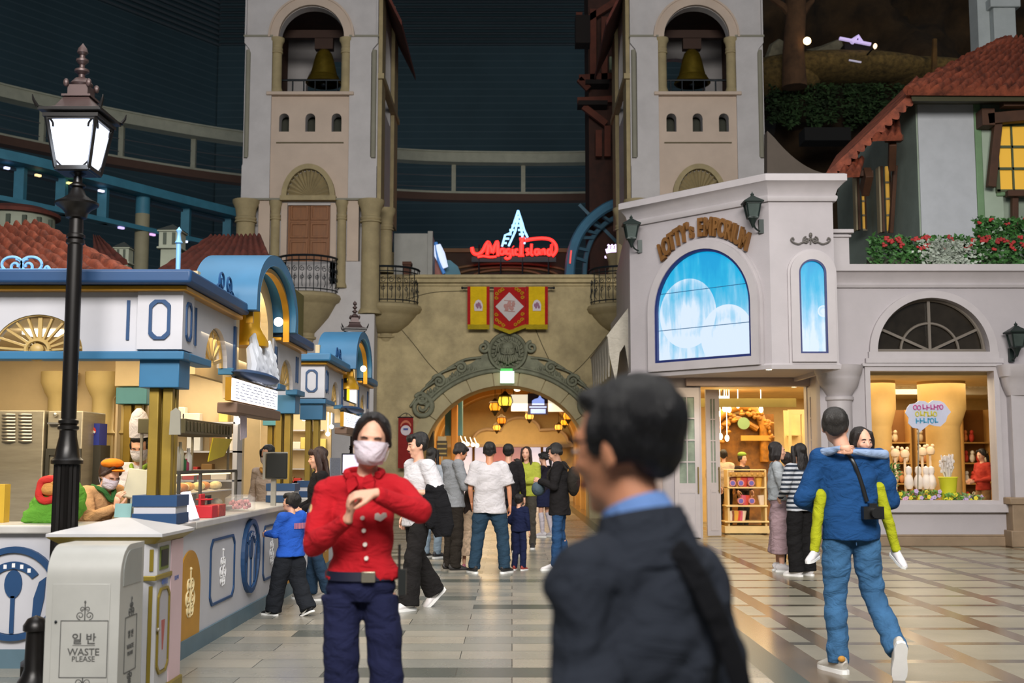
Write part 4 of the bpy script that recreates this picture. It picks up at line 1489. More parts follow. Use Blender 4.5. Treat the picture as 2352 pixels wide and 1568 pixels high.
area('kiosk_lamp', (-3.3, 17.6, 2.46), (-3.3, 17.6, 0), 1.4, 4, 95, (1, .88, .7))
bulb('canopy_lamp', (-2.5, 11.3, 2.9), 5, (1, .82, .5))
bulb('canopy_lamp', (-2.5, 17.8, 2.9), 7, (1, .82, .5))
area('fan_lamp', (-3.75, 8.95, 2.44), (-3.75, 8.95, 0), .5, .3, 10, (1, .9, .7))

# scroll cresting, pole on the roof
root = thing('roof_cresting', 'light blue wrought scrollwork standing on the front roof edge of the nearest kiosk', 'ornament', (-3.7, 8.36, 2.82))
b = B()
def rp(px, py): return P(px, py, 8.36)
for s in (-1, 1):
    def m(px, py): return rp(50 + s * (px - 50), py)
    b.tube([m(x, y) for x, y in [(50 + 24 * math.cos(a) + 22, 607 + 17 * math.sin(a)) for a in [i * 2 * PI / 24 for i in range(25)]]], .011, 6)
    b.tube(spiral(m(64, 612), .055, .015, PI / 2, s * 1.3, n=18), .011, 6)
    b.tube(spline([m(50, 622), m(80, 634), m(120, 632), m(150, 622), m(180, 619)], 6), .011, 6)
    b.tube(spline([m(110, 625), m(103, 618), m(108, 612), m(114, 618), m(118, 628), m(150, 636), m(178, 634)], 6), .011, 6)
b.out('scrolls', KBL, root)
b = B(); b.box(rp(-60, 637).x, rp(185, 637).x, 8.345, 8.375, 2.815, 2.83)
b.out('rail', KBL, root)
b = B()
b.lathe([(.018, 0), (.018, .2), (.03, .21), (.018, .23), (.012, .28), (.022, .3), (0, .33)], (-2.42, 8.42, 2.82), 10)
tag(b.out('roof_finial', KBL), 'thin pale blue pole on the front roof corner of the nearest kiosk', 'finial')
for (yy, lab) in ((9.75, 'nearest kiosk'), (16.2, 'second kiosk')):
    b = B()
    for s in (-1, 1):
        b.tube(spiral((-2.4, yy + s * .12, 2.93), .1, .03, -PI / 2, s * 1.4, (0, 1, 0), n=20), .01, 5)
    b.tube(spline([(-2.4, yy - .35, 2.83), (-2.4, yy - .2, 2.9), (-2.4, yy, 2.84), (-2.4, yy + .2, 2.9), (-2.4, yy + .35, 2.83)], 6), .01, 5)
    tag(b.out('scroll_ornament', mat('scroll_dark_blue', '#1d4a78', .5)), 'dark blue scroll ornament in front of the arched canopy of the ' + lab, 'ornament')

# lit menu boards, gold bells, white figure-like carving in the canopies
def menu_board(y0, y1, z0, z1, label, group=None, x=-2.3):
    root = thing('menu_board', label, 'sign', (x - .04, y0, z0), group=group)
    b = B(); b.box(x - .05, x, y0, y1, z0, z1); b.out('case', KGB, root)
    b = B(); b.box(x, x + .008, y0 + .01, y1 - .01, z0 + .005, z1 - .005)
    b.out('lit_face', glow('board_white', '#eef0ff', 1.6), root, smooth=False)
    b = B()
    for r in range(6):
        y = y0 + .12
        rr = random.Random(r + int(y0 * 10))
        while y < y1 - .2:
            w = rr.uniform(.05, .22)
            b.box(x + .008, x + .0095, y, y + w, z1 - .035 - r * .026, z1 - .029 - r * .026)
            y += w + rr.uniform(.03, .12)
    b.out('menu_lines', mat('faint_print', '#a9abc0', .6, var=0), root, smooth=False)
    b = B(); b.box(x - .14, x + .03, y0 + .1, y1 + .05, z0 - .1, z0 - .01)
    b.out('shelf', mat('brown_shelf', '#6d5545', .6), root, bev=.01)
    b = B(); b.ell((x - .03, (y0 + y1) / 2 + .1, z1 + .07), (.16, (y1 - y0) * .4, .05), 20, 8)
    b.out('blue_hood', KBD, root)
    return root
menu_board(9.62, 11.5, 1.95, 2.14, 'long glowing white menu board on the side of the nearest kiosk')
menu_board(16.1, 17.9, 1.93, 2.13, 'small glowing white menu board further back above the woman in red')
root = thing('screen', 'bright screen half yellow half white in the arch of the second kiosk', 'screen', (-2.42, 17.3, 2.4))
b = B(); b.box(-2.44, -2.4, 17.05, 18.1, 2.33, 2.66); b.out('housing', IRON, root)
b = B(); b.box(-2.4, -2.394, 17.07, 17.32, 2.34, 2.65); b.out('yellow_half', glow('y_screen', '#f0d21c', 1.2), root)
b = B(); b.box(-2.4, -2.394, 17.32, 18.08, 2.34, 2.65); b.out('white_half', glow('w_screen', '#eef2f6', 1.4), root)
def gold_bell(c, r, label):
    root = thing('gold_bell', label, 'bell', c)
    b = B(); b.lathe([(r * .5, .26), (r * .58, .2), (r * .62, .06), (r * .8, -.0), (r * 1.05, -.08), (r * 1.05, -.12), (r * .85, -.12), (0, -.08)], c, 28)
    b.out('bell_body', mat('yellow_gold', '#d9a21c', .35, metal=.3), root)
    b = B(); b.tube([(c[0], c[1], c[2] + .24), (c[0], c[1], c[2] + .42)], .02, 6); b.out('hanger', IRON, root)
gold_bell((-2.42, 10.75, 2.62), .17, 'yellow gold bell hanging in the canopy arch of the nearest kiosk')
gold_bell((-2.42, 17.2, 2.62), .17, 'small yellow gold bell in the canopy arch of the second kiosk')
for y, l in ((11.25, 'nearest'), (17.75, 'second')):
    b = B(); b.ell((-2.25, y, 2.79 if y < 12 else 2.85), .045, 14, 10)
    tag(b.out('globe_lamp', glow('warm_globe', '#fff0cc', 9)), 'round glowing globe bulb in the canopy arch of the ' + l + ' kiosk', 'lamp')
b = B()
rr = random.Random(4)
for i in range(9):
    y = 10.45 + i * .11
    h = .3 + .12 * math.sin(i * 2.1)
    b.loft([(-2.33 + .02 * math.sin(i), y, 2.16), (-2.31, y + .02, 2.16 + h * .5), (-2.34, y, 2.16 + h), (-2.33, y + .03, 2.2 + h)], [.045, .06, .035, .012], seg=8)
    b.ell((-2.3, y + .04, 2.2 + h * .6), (.04, .035, .05), 8, 6)
tag(b.out('white_carving', mat('white_plaster', '#d7dce6', .5)), 'white plaster carving of rising plumes beneath the gold bell', 'ornament')

# ------------------------------------------------------------------ things inside and on the kiosks
def simple(name, label, cat, build, m, group=None, bev=0., **kw):
    b = B(); build(b)
    return tag(b.out(name, m, bev=bev, **kw), label, cat, group)
# ovens
Yo = 10.3
def xo_(px): return PX(px, Yo)
root = thing('oven', 'tall stainless oven with two columns of louvres behind the front counter', 'oven', (xo_(50), Yo, 0))
b = B(); b.box(xo_(-60), xo_(98), Yo, Yo + .6, 0, PZ(942, Yo)); b.out('body', STEEL, root, bev=.01)
b = B()
for cx in (22, 60):
    for r in range(9):
        p = P(cx - 2, 952 + r * 7.6, Yo)
        b.loft([(p.x - .055, Yo - .004, p.z), (p.x, Yo - .022, p.z), (p.x + .06, Yo - .004, p.z)], [.009, .012, .009], seg=6)
b.out('louvres', mat('bright_steel', '#c2bfb8', .25, metal=.8), root)
root = thing('oven_unit', 'smaller stainless oven with dark window beside the louvred oven', 'oven', (xo_(135), Yo, 0))
b = B(); b.box(xo_(104), xo_(185), Yo + .02, Yo + .6, 0, PZ(943, Yo)); b.out('body', STEEL, root, bev=.01)
b = B(); p = P(150, 1000, Yo); b.box(p.x - .04, p.x + .08, Yo - .0, Yo + .03, p.z - .05, p.z + .05); b.out('window', GLASSD, root)
b = B(); p = P(130, 972, Yo); b.box(p.x - .07, p.x + .14, Yo - .03, Yo + .02, p.z - .008, p.z + .008); b.out('handle', mat('bright_steel', '#c2bfb8', .25, metal=.8), root)
b = B(); p = P(127, 952, Yo); b.ell((p.x, Yo, p.z), .02, 10, 8); b.out('knob', MATS['bright_steel'], root)
b = B(); b.plate([(xo_(104), PZ(1190, Yo)), (xo_(185), PZ(1190, Yo)), (xo_(185), PZ(1030, Yo)), (xo_(104), PZ(1030, Yo))], [[(xo_(112), PZ(1188, Yo)), (xo_(180), PZ(1188, Yo)), (xo_(180), PZ(1045, Yo)), (xo_(112), PZ(1045, Yo))]], Yo - .0, Yo + .02); b.out('door_frame', mat('dark_frame', '#3c3a33', .5), root)
simple('ceiling_light', 'bright white ceiling light seen through the big fan window of the nearest kiosk', 'lamp', lambda b: b.box(-3.9, -3.6, 9.3, 9.5, 2.46, 2.5), glow('tube_white', '#fff6e0', 5))
# drinks box with round red, white and blue mark
Yp = 10.6
root = thing('drinks_dispenser', 'blue and green drinks dispenser with a round red and white mark behind the lamp post', 'dispenser', (PX(205, Yp), Yp, 1.0))
b = B(); b.box(PX(192, Yp), PX(208, Yp), Yp, Yp + .2, PZ(1012, Yp), PZ(972, Yp)); b.out('green_side', mat('lime_green', '#2f9a30', .5), root)
b = B(); b.box(PX(208, Yp), PX(226, Yp), Yp, Yp + .2, PZ(1022, Yp), PZ(972, Yp)); b.out('blue_side', mat('cobalt', '#2a3aa0', .5), root)
b = B(); c = P(214, 990, Yp); b.lathe([(0, 0), (.026, 0), (.026, .006), (0, .006)], (0, 0, 0), 18)
b.v = [(c.x + v[0], Yp - v[2] - .001, c.z + v[1] * 1.4) for v in b.v]
b.cur = 1; b.cbox((c.x, Yp - .009, c.z), (.05, .004, .018), ry=.5); b.cur = 2; b.cbox((c.x + .004, Yp - .0075, c.z - .018), (.035, .004, .016), ry=.3)
b.out('mark', [mat('mark_red', '#d33a30', .5, var=0), mat('white_print', '#e4e4e6', .6, var=0), MATS['cobalt']], root, smooth=False)
b = B(); b.box(PX(190, Yp), PX(230, Yp), Yp, Yp + .25, 1.0, PZ(1022, Yp)); b.out('base', MATS['dark_frame'], root)
# green cloth creature-shaped bundle -> soft green bundle with red rim
root = thing('cloth_bundle', 'green cloth bundle with red knitted rim and tan top on the front counter', 'bundle', (PX(110, 8.8), 8.85, 1.0))
Yc = 8.8
b = B()
b.ell(P(118, 1160, Yc) + Vector((0, .05, 0)), (.17, .14, .14)); b.ell(P(92, 1180, Yc), (.13, .1, .06)); b.ell(P(150, 1150, Yc) + Vector((0, .05, 0)), (.14, .13, .17))
b.box(PX(60, Yc), PX(175, Yc), Yc - .08, Yc + .12, 1.0, 1.04)
link = fuse(b, .012, 'cloth', cloth('green_knit', '#5e9a34', sc_=160), 3, amp=.02, nsc=(7, 7, 14))
o = bpy.data.objects.new('cloth', link); col.objects.link(o); o.parent = root; o.matrix_parent_inverse = world_of(root).inverted()
b = B()
pts = [P(x, y, Yc - .08) for x, y in ((92, 1120), (90, 1140), (105, 1150), (130, 1142), (155, 1128), (150, 1105), (120, 1100), (98, 1104))]
b.tube(spline(pts, 5, True), .028, 10, True)
b.out('rim', cloth('red_knit', '#cc3a34'), root)
b = B(); b.ell(P(122, 1122, Yc - .03), (.1, .09, .06)); b.ell(P(138, 1108, Yc - .03), (.08, .08, .05)); b.ell(P(104, 1104, Yc - .05), (.04, .04, .03)); b.ell(P(115, 1100, Yc - .05), (.03, .05, .03))
b.out('tan_top', cloth('tan_cloth', '#d59a55'), root)
# cream terminal back, small cards
root = thing('cash_terminal', 'cream point of sale terminal seen from behind in front of the chef', 'terminal', (PX(318, 9.3), 9.3, 1.0))
b = B(); c = P(318, 1112, 9.3); b.cbox((c.x, 9.3, c.z), (.2, .04, .24), rx=-.3, ry=.12); b.out('screen_back', mat('beige_plastic', '#b9b39a', .5), root, bev=.01)
b = B(); b.cbox((c.x, 9.36, 1.07), (.06, .06, .14)); b.cbox((c.x, 9.36, 1.01), (.18, .18, .02)); b.out('stand', MATS['beige_plastic'], root)
simple('counter_card', 'small teal and white card standing on the counter by the kiosk post', 'card', lambda b: (b.cbox(P(283, 1172, 8.62), (.12, .012, .1), rx=-.2)), mat('teal_card', '#7fa8a6', .6))
simple('counter_card', 'small grey display with pale face on the counter beside the post foot', 'card', lambda b: (b.cbox(P(308, 1165, 8.7), (.05, .04, .13), rx=-.1)), mat('grey_card', '#8e8d7c', .6))
simple('yellow_carton', 'yellow and blue carton at the edge of the front counter left of the green bundle', 'carton', lambda b: b.box(PX(-12, 8.8), PX(14, 8.8), 8.8, 8.9, 1.0, PZ(1112, 8.8)), mat('yellow_carton', '#caa32c', .6))
# glowing tablet on a stand at the corner
root = thing('tablet_stand', 'glowing white tablet on a stand at the kiosk corner, left of the red box', 'tablet', (-2.5, 9.1, 1.0))
b = B(); b.cbox((-2.47, 9.1, 1.115), (.02, .2, .22), ry=-.35); b.out('screen', glow('tablet_white', '#f0eaff', 1.3), root, smooth=False)
b = B(); b.cbox((-2.5, 9.1, 1.06), (.03, .05, .12), ry=.3); b.cbox((-2.5, 9.1, 1.008), (.16, .2, .016)); b.out('stand', KW, root)
# red boxes
simple('red_box', 'red box with white stripe and raised red lid on the side counter', 'box', lambda b: (b.box(-2.56, -2.4, 9.5, 9.68, 1.0, 1.1), b.lathe([(0, 0), (.07, 0), (.07, .012), (0, .012)], (-2.5, 9.63, 1.14), 16) , b.cbox((-2.52, 9.63, 1.12), (.02, .14, .14))), mat('cup_red', '#c0202c', .5), bev=.01)
simple('red_tin', 'white and red printed tin beside the red box on the side counter', 'tin', lambda b: b.box(-2.52, -2.4, 9.72, 9.95, 1.0, 1.1), mat('red_white', '#b8483f', .5, var=.3, vscale=30), bev=.008)
simple('card_holder', 'black framed card holder behind the red tin', 'holder', lambda b: b.plate([(9.78, 1.0), (10.05, 1.0), (10.05, 1.17), (9.78, 1.17)], [[(9.8, 1.02), (10.0, 1.02), (10.0, 1.15), (9.8, 1.15)]], 0, .02, SF(-2.55, 0)), IRON)
root = thing('candy_jar', 'low clear jar of pink sweets on the side counter', 'jar', (-2.5, 10.9, 1.0))
b = B(); b.lathe([(.12, 0), (.14, .02), (.14, .12), (.1, .14), (.1, .15), (0, .15)], (-2.5, 10.9, 1.0), 20)
CL = mat('clear_glass', '#ffffff', .03, alpha=.18, var=0)
b.out('glass', CL, root)
b = B(); rr = random.Random(3)
for i in range(40):
    a, r = rr.uniform(0, 6.28), rr.uniform(0, .1)
    b.ell((-2.5 + r * math.cos(a), 10.9 + r * math.sin(a), 1.03 + rr.uniform(0, .06)), .018, 6, 4)
o = b.out('sweets', mat('pink_sweets', '#d9888a', .5, var=.3, vscale=20), root); o['kind'] = 'stuff'
# display case with glass, upper shelf of bottles, hood and yellow sign
root = thing('display_case', 'glass pastry case with dark metal frame and lit shelf on the side counter', 'display case', (-2.85, 10.3, 1.0))
x0, x1, ya, yb = -3.05, -2.66, 9.45, 11.4
b = B()
for (x, y) in ((x0, ya), (x1, ya), (x0, yb), (x1, yb), (x1, 10.1)):
    b.box(x - .012, x + .012, y - .012, y + .012, 1.0, 1.36 if y < yb else 1.36)
b.box(x0, x1, ya, yb, 1.0, 1.03); b.box(x0 - .01, x1 + .01, ya - .01, yb + .01, 1.35, 1.375)
b.out('frame', mat('dark_frame', '#3c3a33', .5), root)
b = B(); b.box(x1 + .004, x1 + .008, ya + .01, yb - .01, 1.03, 1.35); b.box(x0 + .01, x1 - .01, ya - .006, ya - .002, 1.03, 1.35)
b.out('glass', mat('pane_glass', '#ffffff', .02, alpha=.1, var=0), root, smooth=False)
b = B(); b.box(x0 + .03, x1 - .03, ya + .03, yb - .03, 1.18, 1.19); b.out('shelf', KW, root)
b = B()
b.box(x0 + .02, x1 - .04, ya + .05, yb - .05, 1.335, 1.348); b.out('strip_light', glow('case_light', '#ffe7b0', 2.2), root)
rr = random.Random(12)
for i in range(16):
    b = B(); y = 9.6 + (i % 8) * .22; z = 1.19 if i < 8 else 1.03
    c = ['#d8a04a', '#e8d9a0', '#c9803a', '#f0e0b8'][i % 4]
    b.ell((-2.82 + rr.uniform(-.05, .05), y, z + .04), (.06, .08, .04), 12, 8)
    tag(b.out('pastry', mat('pastry_' + c, c, .6, var=.2, vscale=20)), ['golden', 'cream', 'brown', 'pale'][i % 4] + ' pastry inside the glass case on the side counter', 'pastry', 'pastries inside the glass case, ' + ['golden', 'cream', 'brown', 'pale'][i % 4])
for i, (c, h) in enumerate((('#e4dccb', .2), ('#ded6c2', .2), ('#d8cfae', .24), ('#3f7a4a', .13), ('#c04a6a', .1), ('#e6e0d4', .19))):
    b = B(); y = 9.72 + i * .085
    b.lathe([(.03, 0), (.033, .01), (.033, h * .65), (.014, h * .8), (.014, h), (0, h)], (-2.78, y, 1.375), 12)
    tag(b.out('sauce_bottle', mat('bottle_' + c, c, .4)), ['cream squeeze bottle nearest the post', 'second cream squeeze bottle from the post', 'tall ivory squeeze bottle in the middle', 'short green bottle', 'short pink bottle', 'cream squeeze bottle furthest from the post'][i] + ' on top of the pastry case', 'bottle')
root = thing('heat_hood', 'dark grilled hood on posts above the pastry case', 'hood', (-2.85, 10.3, 1.375))
b = B(); b.box(x0, x1, 9.6, 11.2, 1.68, 1.8)
for k in range(14): b.box(x1, x1 + .01, 9.63 + k * .11, 9.68 + k * .11, 1.7, 1.78)
b.out('hood', mat('olive_grille', '#5d5840', .5), root, bev=.01)
b = B()
for (x, y) in ((x0 + .03, 9.62), (x0 + .03, 11.15), (x1 - .02, 11.15)): b.box(x - .01, x + .01, y - .01, y + .01, 1.375, 1.68)
b.out('posts', STEEL, root)
simple('yellow_sign', 'yellow slanted sign with dark scribbled lettering under the dark hood', 'sign', lambda b: b.plate([(10.2, 1.45), (10.75, 1.5), (11.05, 1.66), (10.35, 1.66)], [], 0, .01, SF(-2.62, 0)), mat('sign_yellow', '#d9c418', .5))
root = thing('tablet', 'black screen facing the queue, left of the woman with long brown hair', 'monitor', (-2.5, 12.2, 1.0))
b = B(); b.cbox((-2.42, 12.15, 1.41), (.22, .03, .26), rz=.25); b.out('screen', mat('black_screen', '#22231f', .3), root, bev=.01)
b = B(); b.cbox((-2.44, 12.18, 1.41), (.25, .02, .28), rz=.25); b.cbox((-2.46, 12.22, 1.14), (.05, .04, .28)); b.out('bezel', mat('grey_plastic', '#9a9890', .5), root)
simple('paper_notice', 'long white paper notice with pink heading hanging below the menu board', 'notice', lambda b: b.cbox((-2.36, 10.35, 1.8), (.004, .24, .3), rx=.12), mat('paper', '#cdbfcb', .8, var=.1, vscale=30))
simple('hanging_tag', 'grey house-shaped tag hanging beside the kiosk post', 'tag', lambda b: b.plate([(PX(388, 8.4), PZ(998, 8.4)), (PX(414, 8.4), PZ(998, 8.4)), (PX(412, 8.4), PZ(945, 8.4)), (PX(402, 8.4), PZ(936, 8.4)), (PX(390, 8.4), PZ(945, 8.4))], [], 8.38, 8.4), mat('tag_grey', '#8f8b7c', .6))
simple('notice_panel', 'blue grey printed notice panel on the side of the second kiosk', 'notice', lambda b: b.box(-2.36, -2.35, 15.3, 16.2, 1.02, 1.5), mat('notice_blue', '#8b93a3', .6, var=.25, vscale=40))
root = thing('order_screen', 'small lit order screen beside the head of the woman in red', 'screen', (-2.3, 17.0, 1.0))
b = B(); b.cbox((-2.3, 17.0, 1.42), (.3, .03, .3), rz=.1); b.out('bezel', IRON, root)
b = B(); b.cbox((-2.3, 16.982, 1.42), (.26, .004, .26), rz=.1); b.out('screen', glow('order_scr', '#c8c4e0', .8), root)
b = B(); b.cbox((-2.3, 17.03, 1.14), (.05, .04, .3)); b.out('stand', IRON, root)
# shelf goods at the back of the kiosks
rr = random.Random(9)
for i in range(18):
    kk = i % 2
    yb_ = KY + (0 if kk else 6.5)
    x = -3.15 - rr.random() * .6
    z = 1.25 + (i % 3) * .32 if kk else 1.02 + (i % 4) * .32
    c = rr.choice(['#e6dccb', '#b8342e', '#d8d8d4', '#8c6a3c', '#e0c46a'])
    b = B(); w = rr.uniform(.05, .1); h = rr.uniform(.1, .2)
    b.box(x - w, x + w, yb_ + 4.66, yb_ + 4.8, z, z + h)
    cn = {'#e6dccb': 'cream', '#b8342e': 'red', '#d8d8d4': 'white', '#8c6a3c': 'brown', '#e0c46a': 'yellow'}[c]
    tag(b.out('carton', mat('carton_' + c, c, .6), bev=.008), cn + ' carton on the back shelves inside the ' + ('nearest' if kk else 'second') + ' kiosk', 'carton', cn + ' cartons, back shelves of the ' + ('nearest' if kk else 'second') + ' kiosk')
b = B()
for k in range(3): b.box(-3.95, -3.05, KY + 4.6, KY + 4.85, 1.23 + k * .32, 1.25 + k * .32)
b.box(-3.95, -3.9, KY + 4.6, KY + 4.85, 0, 2.1); b.box(-3.1, -3.05, KY + 4.6, KY + 4.85, 0, 2.1)
tag(b.out('back_shelf', KW), 'white shelving against the rear partition inside the nearest kiosk', 'shelves')
for i, (x, y, z) in enumerate(((-2.95, 12.7, 2.0), (-3.05, 13.1, 1.9), (-2.9, 16.4, 2.05), (-2.85, 18.6, 2.0), (-3.0, 19.2, 1.9))):
    b = B(); b.ell((x, y, z), .035, 12, 8); b.tube([(x, y, z), (x, y, 2.5)], .006, 5)
    tag(b.out('pendant_bulb', glow('pend', '#fff4de', 8)), 'bright bare bulb hanging inside the ' + ('nearest' if y < 14 else 'second') + ' kiosk', 'lamp', 'pendant bulbs of the ' + ('nearest' if y < 14 else 'second') + ' kiosk')

# ------------------------------------------------------------------ street lamps
def street_lamp(x, y, label, rz=0.):
    root = thing('street_lamp', label, 'lamp post', (x, y, 0), rz)
    IRB = mat('lamp_iron', '#171412', .35, metal=.3, var=.2)
    b = B()
    b.lathe([(.26, 0), (.26, .12), (.2, .16), (.16, .24), (.15, .3)], (0, 0, 0), 8)
    b.out('foot', IRB, root, local=True)
    b = B()
    n = 16
    prof = [(.088, .3), (.088, 1.44)]
    vs, fs = [], []
    for z, k in ((.3, 1), (1.44, .93)):
        for i in range(n * 2):
            r = (.09 if i % 2 == 0 else .078) * k
            a = PI * i / n
            vs.append((r * math.cos(a), r * math.sin(a), z))
    fs = [(i, (i + 1) % (2 * n), (i + 1) % (2 * n) + 2 * n, i + 2 * n) for i in range(2 * n)]
    b.add(vs, fs)
    b.out('fluted_shaft', IRB, root, local=True, smooth=False)
    b = B()
    b.lathe([(.08, 1.43), (.105, 1.435), (.105, 1.46), (.085, 1.48), (.07, 1.56), (.058, 1.62), (.056, 1.66), (.07, 1.67), (.07, 1.69), (.056, 1.7), (.066, 1.71), (.066, 1.73), (.05, 1.74), (.052, 2.3), (.05, 2.94), (.062, 2.95), (.062, 2.975), (.05, 2.98), (.062, 2.99), (.062, 3.01), (.048, 3.02), (.046, 3.12), (.07, 3.13), (.075, 3.16), (.1, 3.19), (.145, 3.22), (.148, 3.235), (.1, 3.26), (.06, 3.29), (.038, 3.34), (.055, 3.35), (.055, 3.36), (.03, 3.38), (.028, 3.42), (.06, 3.44)], (0, 0, 0), 20)
    b.out('upper_shaft', IRB, root, local=True)
    # lantern
    def sq(w, z): return [(w, w, z), (-w, w, z), (-w, -w, z), (w, -w, z)]
    b = B()
    w0, w1, z0, z1 = .115, .168, 3.46, 3.80
    for i in range(4):
        p, q = sq(w0, z0)[i], sq(w1, z1)[i]
        b.beam(p, q, .022, .022)
        p2, q2 = sq(w0, z0)[(i + 1) % 4], sq(w1, z1)[(i + 1) % 4]
        b.beam(p, p2, .02, .03); b.beam(q, q2, .02, .03)
        m = (Vector(q) + Vector(q2)) / 2
        nrm = Vector((m.x, m.y, 0)).normalized()
        tdir = (Vector(q2) - Vector(q)).normalized()
        for s in (-1, 1):
            b.tube(spline([Vector(q if s < 0 else q2) + Vector((0, 0, -.01)) - tdir * (-s) * -.0 + tdir * (.02 if s < 0 else -.02) + Vector((0, 0, -.03 * k)) + tdir * ((.035 if s < 0 else -.035) * k) * (1 - k * .3) for k in (0, 1, 2)], 3), .008, 5)
            pb = Vector(p if s < 0 else p2)
            b.tube(spline([pb + Vector((0, 0, .012 + .02 * k)) + tdir * ((.04 if s < 0 else -.04) * (2 - k)) * .5 for k in (0, 1, 2)], 3), .007, 5)
    for w, z, h in ((.19, 3.80, .025), (.215, 3.84, .02)):
        b.box(-w, w, -w, w, z, z + h)
    for i in range(4):
        c = sq(.215, 3.86)[i]
        b.loft([c, (c[0] * 1.09, c[1] * 1.09, 3.9), (c[0] * 1.12, c[1] * 1.12, 3.935)], [.014, .01, .003], seg=6)
    b.add(sq(.1, 3.44) + sq(.115, 3.46), [(3, 2, 1, 0), (4, 5, 6, 7), (0, 1, 5, 4), (1, 2, 6, 5), (2, 3, 7, 6), (3, 0, 4, 7)])
    b.out('lantern_frame', IRB, root, local=True)
    b = B()
    prof = [(.2, 3.86), (.12, 3.9), (.08, 3.96)]
    vs = sq(.2, 3.86) + sq(.13, 3.89) + sq(.085, 3.97)
    b.add(vs, [(3, 2, 1, 0)] + [(i + 4 * j, (i + 1) % 4 + 4 * j, (i + 1) % 4 + 4 * (j + 1), i + 4 * (j + 1)) for j in (0, 1) for i in range(4)] + [(8, 9, 10, 11)])
    b.box(-.1, .1, -.1, .1, 3.97, 3.985); b.box(-.07, .07, -.07, .07, 3.985, 4.06)
    for i in range(4):
        c = sq(.078, 4.06)[i]
        b.ell((c[0], c[1], 4.07), (.02, .02, .03), 8, 6)
    b.lathe([(.055, 4.05), (.08, 4.08), (.045, 4.12), (.022, 4.13), (.022, 4.15), (.05, 4.17), (.05, 4.185), (.018, 4.2), (.018, 4.22), (.042, 4.245), (.042, 4.26), (.02, 4.27), (.018, 4.29), (.038, 4.31), (.03, 4.34), (0, 4.38)], (0, 0, 0), 14)
    b.out('lantern_crown', mat('crown_iron', '#4a3a38', .45, metal=.3, var=.2), root, local=True)
    b = B()
    vs = sq(w0 - .008, z0 + .005) + sq(w1 - .008, z1 - .005)
    b.add(vs, [(3, 2, 1, 0), (4, 5, 6, 7)] + [(i, (i + 1) % 4, (i + 1) % 4 + 4, i + 4) for i in range(4)])
    b.out('lantern_glass', glow('frosted_lamp', '#e4ecff', 1.25), root, local=True, smooth=False)
    return root
street_lamp(-3.02, 8.02, 'black cast-iron street lamp with glowing square lantern beside the waste bins', 0)
street_lamp(-2.87, 21.3, 'distant street lamp whose lit lantern shows above the second kiosk roof', math.radians(10))
bulb('lamp_glow', (-2.95, 7.7, 3.6), 12, (.8, .88, 1), .15)
b = B()
b.lathe([(.16, 0), (.16, .05), (.1, .12), (.075, .16), (.06, .2), (.055, .42), (.075, .43), (.075, .46), (.05, .5), (0, .52)], (PX(98, 7.3), 7.3, 0), 18)
tag(b.out('bollard', mat('lamp_iron', '#171412', .35)), 'short black iron bollard left of the white waste bin', 'bollard')

# ------------------------------------------------------------------ white waste bin
Yb, Yr = 6.4, 6.8
xa, xb_ = PX(103, Yb, 1450), -2.10
root = thing('waste_bin', 'white metal litter bin with rounded top and framed Korean and English lettering', 'bin', ((xa + xb_) / 2, (Yb + Yr) / 2, 0))
BW = mat('bin_white', '#a6a6a1', .4, var=.06, vscale=3)
BP = mat('bin_print', '#4a4a48', .6, var=0)
b = B()
prof = [(Yr, .06), (Yb, .06), (Yb, .83)] + [(Yb + .17 - .17 * math.cos(a), .83 + .17 * math.sin(a)) for a in [PI / 2 * k / 10 for k in range(1, 11)]] + [(Yr, 1.0)]
nv = len(prof)
b.add([(x, y, z) for x in (xa, xb_) for y, z in prof], [tuple(range(nv)), tuple(range(nv, 2 * nv))[::-1]] + [(i, i + nv, (i + 1) % nv + nv, (i + 1) % nv) for i in range(nv)])
b.box(xa - .01, xb_ + .01, Yb + .02, Yr + .01, 0, .06)
b.out('body', BW, root, angle=30)
FS = SF(xb_, 0)
b = B()
b.plate(arch_shape(Yb + .05, Yr - .05, .78, .86, .1)[0:2] + [(Yr - .05, .97)] + [(Yb + .17, .97)] + [(Yb + .17 - .12 * math.cos(a), .85 + .12 * math.sin(a)) for a in [PI / 2 * (1 - k / 8) for k in range(0, 9)]], [], -.004, 0, FS)
b.out('side_flap', mat('flap_grey', '#8c8f8c', .4), root, smooth=False)
b = B(); b.box(xa + .035, xb_ - .05, Yb - .006, Yb, .1, .8)
b.out('front_door', BW, root, bev=.003)
b = B(); b.ell((xa + .06, Yb - .01, .6), .008, 8, 6); b.out('lock', IRON, root)
b = B()
cx = lerp(xa, xb_, .5) - .0
cxp = PX(193, Yb, 1490)
def frame_lines(F, cx, z0, z1, w, t=.004):
    o = [(cx - w, z0), (cx + w, z0), (cx + w, z1), (cx - w, z1)]
    i = [(cx - w + t, z0 + t), (cx + w - t, z0 + t), (cx + w - t, z1 - t), (cx - w + t, z1 - t)]
    b.plate(o, [i], -.002, 0, F)
def crest(F, cx, z, s=1., flip=1):
    for k in (-1, 1):
        b.tube([F @ (p + Vector((cx + k * .024 * s, 0, z + flip * .025 * s))) for p in spiral((0, 0, 0), .022 * s, .006 * s, -PI / 2, k * flip * 1.3, n=16)], .0028 * s, 5)
        b.tube([F @ (p + Vector((cx + k * .012 * s, 0, z + flip * .06 * s))) for p in spiral((0, 0, 0), .014 * s, .004 * s, -PI / 2, k * flip * 1.2, n=12)], .0026 * s, 5)
    b.tube([F @ Vector((cx, 0, z)), F @ Vector((cx, 0, z + flip * .1 * s))], .003 * s, 5)
    b.ell(F @ Vector((cx, 0, z + flip * .095 * s)), (.006, .003, .01), 8, 6)
FF = Matrix.Translation((0, Yb - .006, 0))
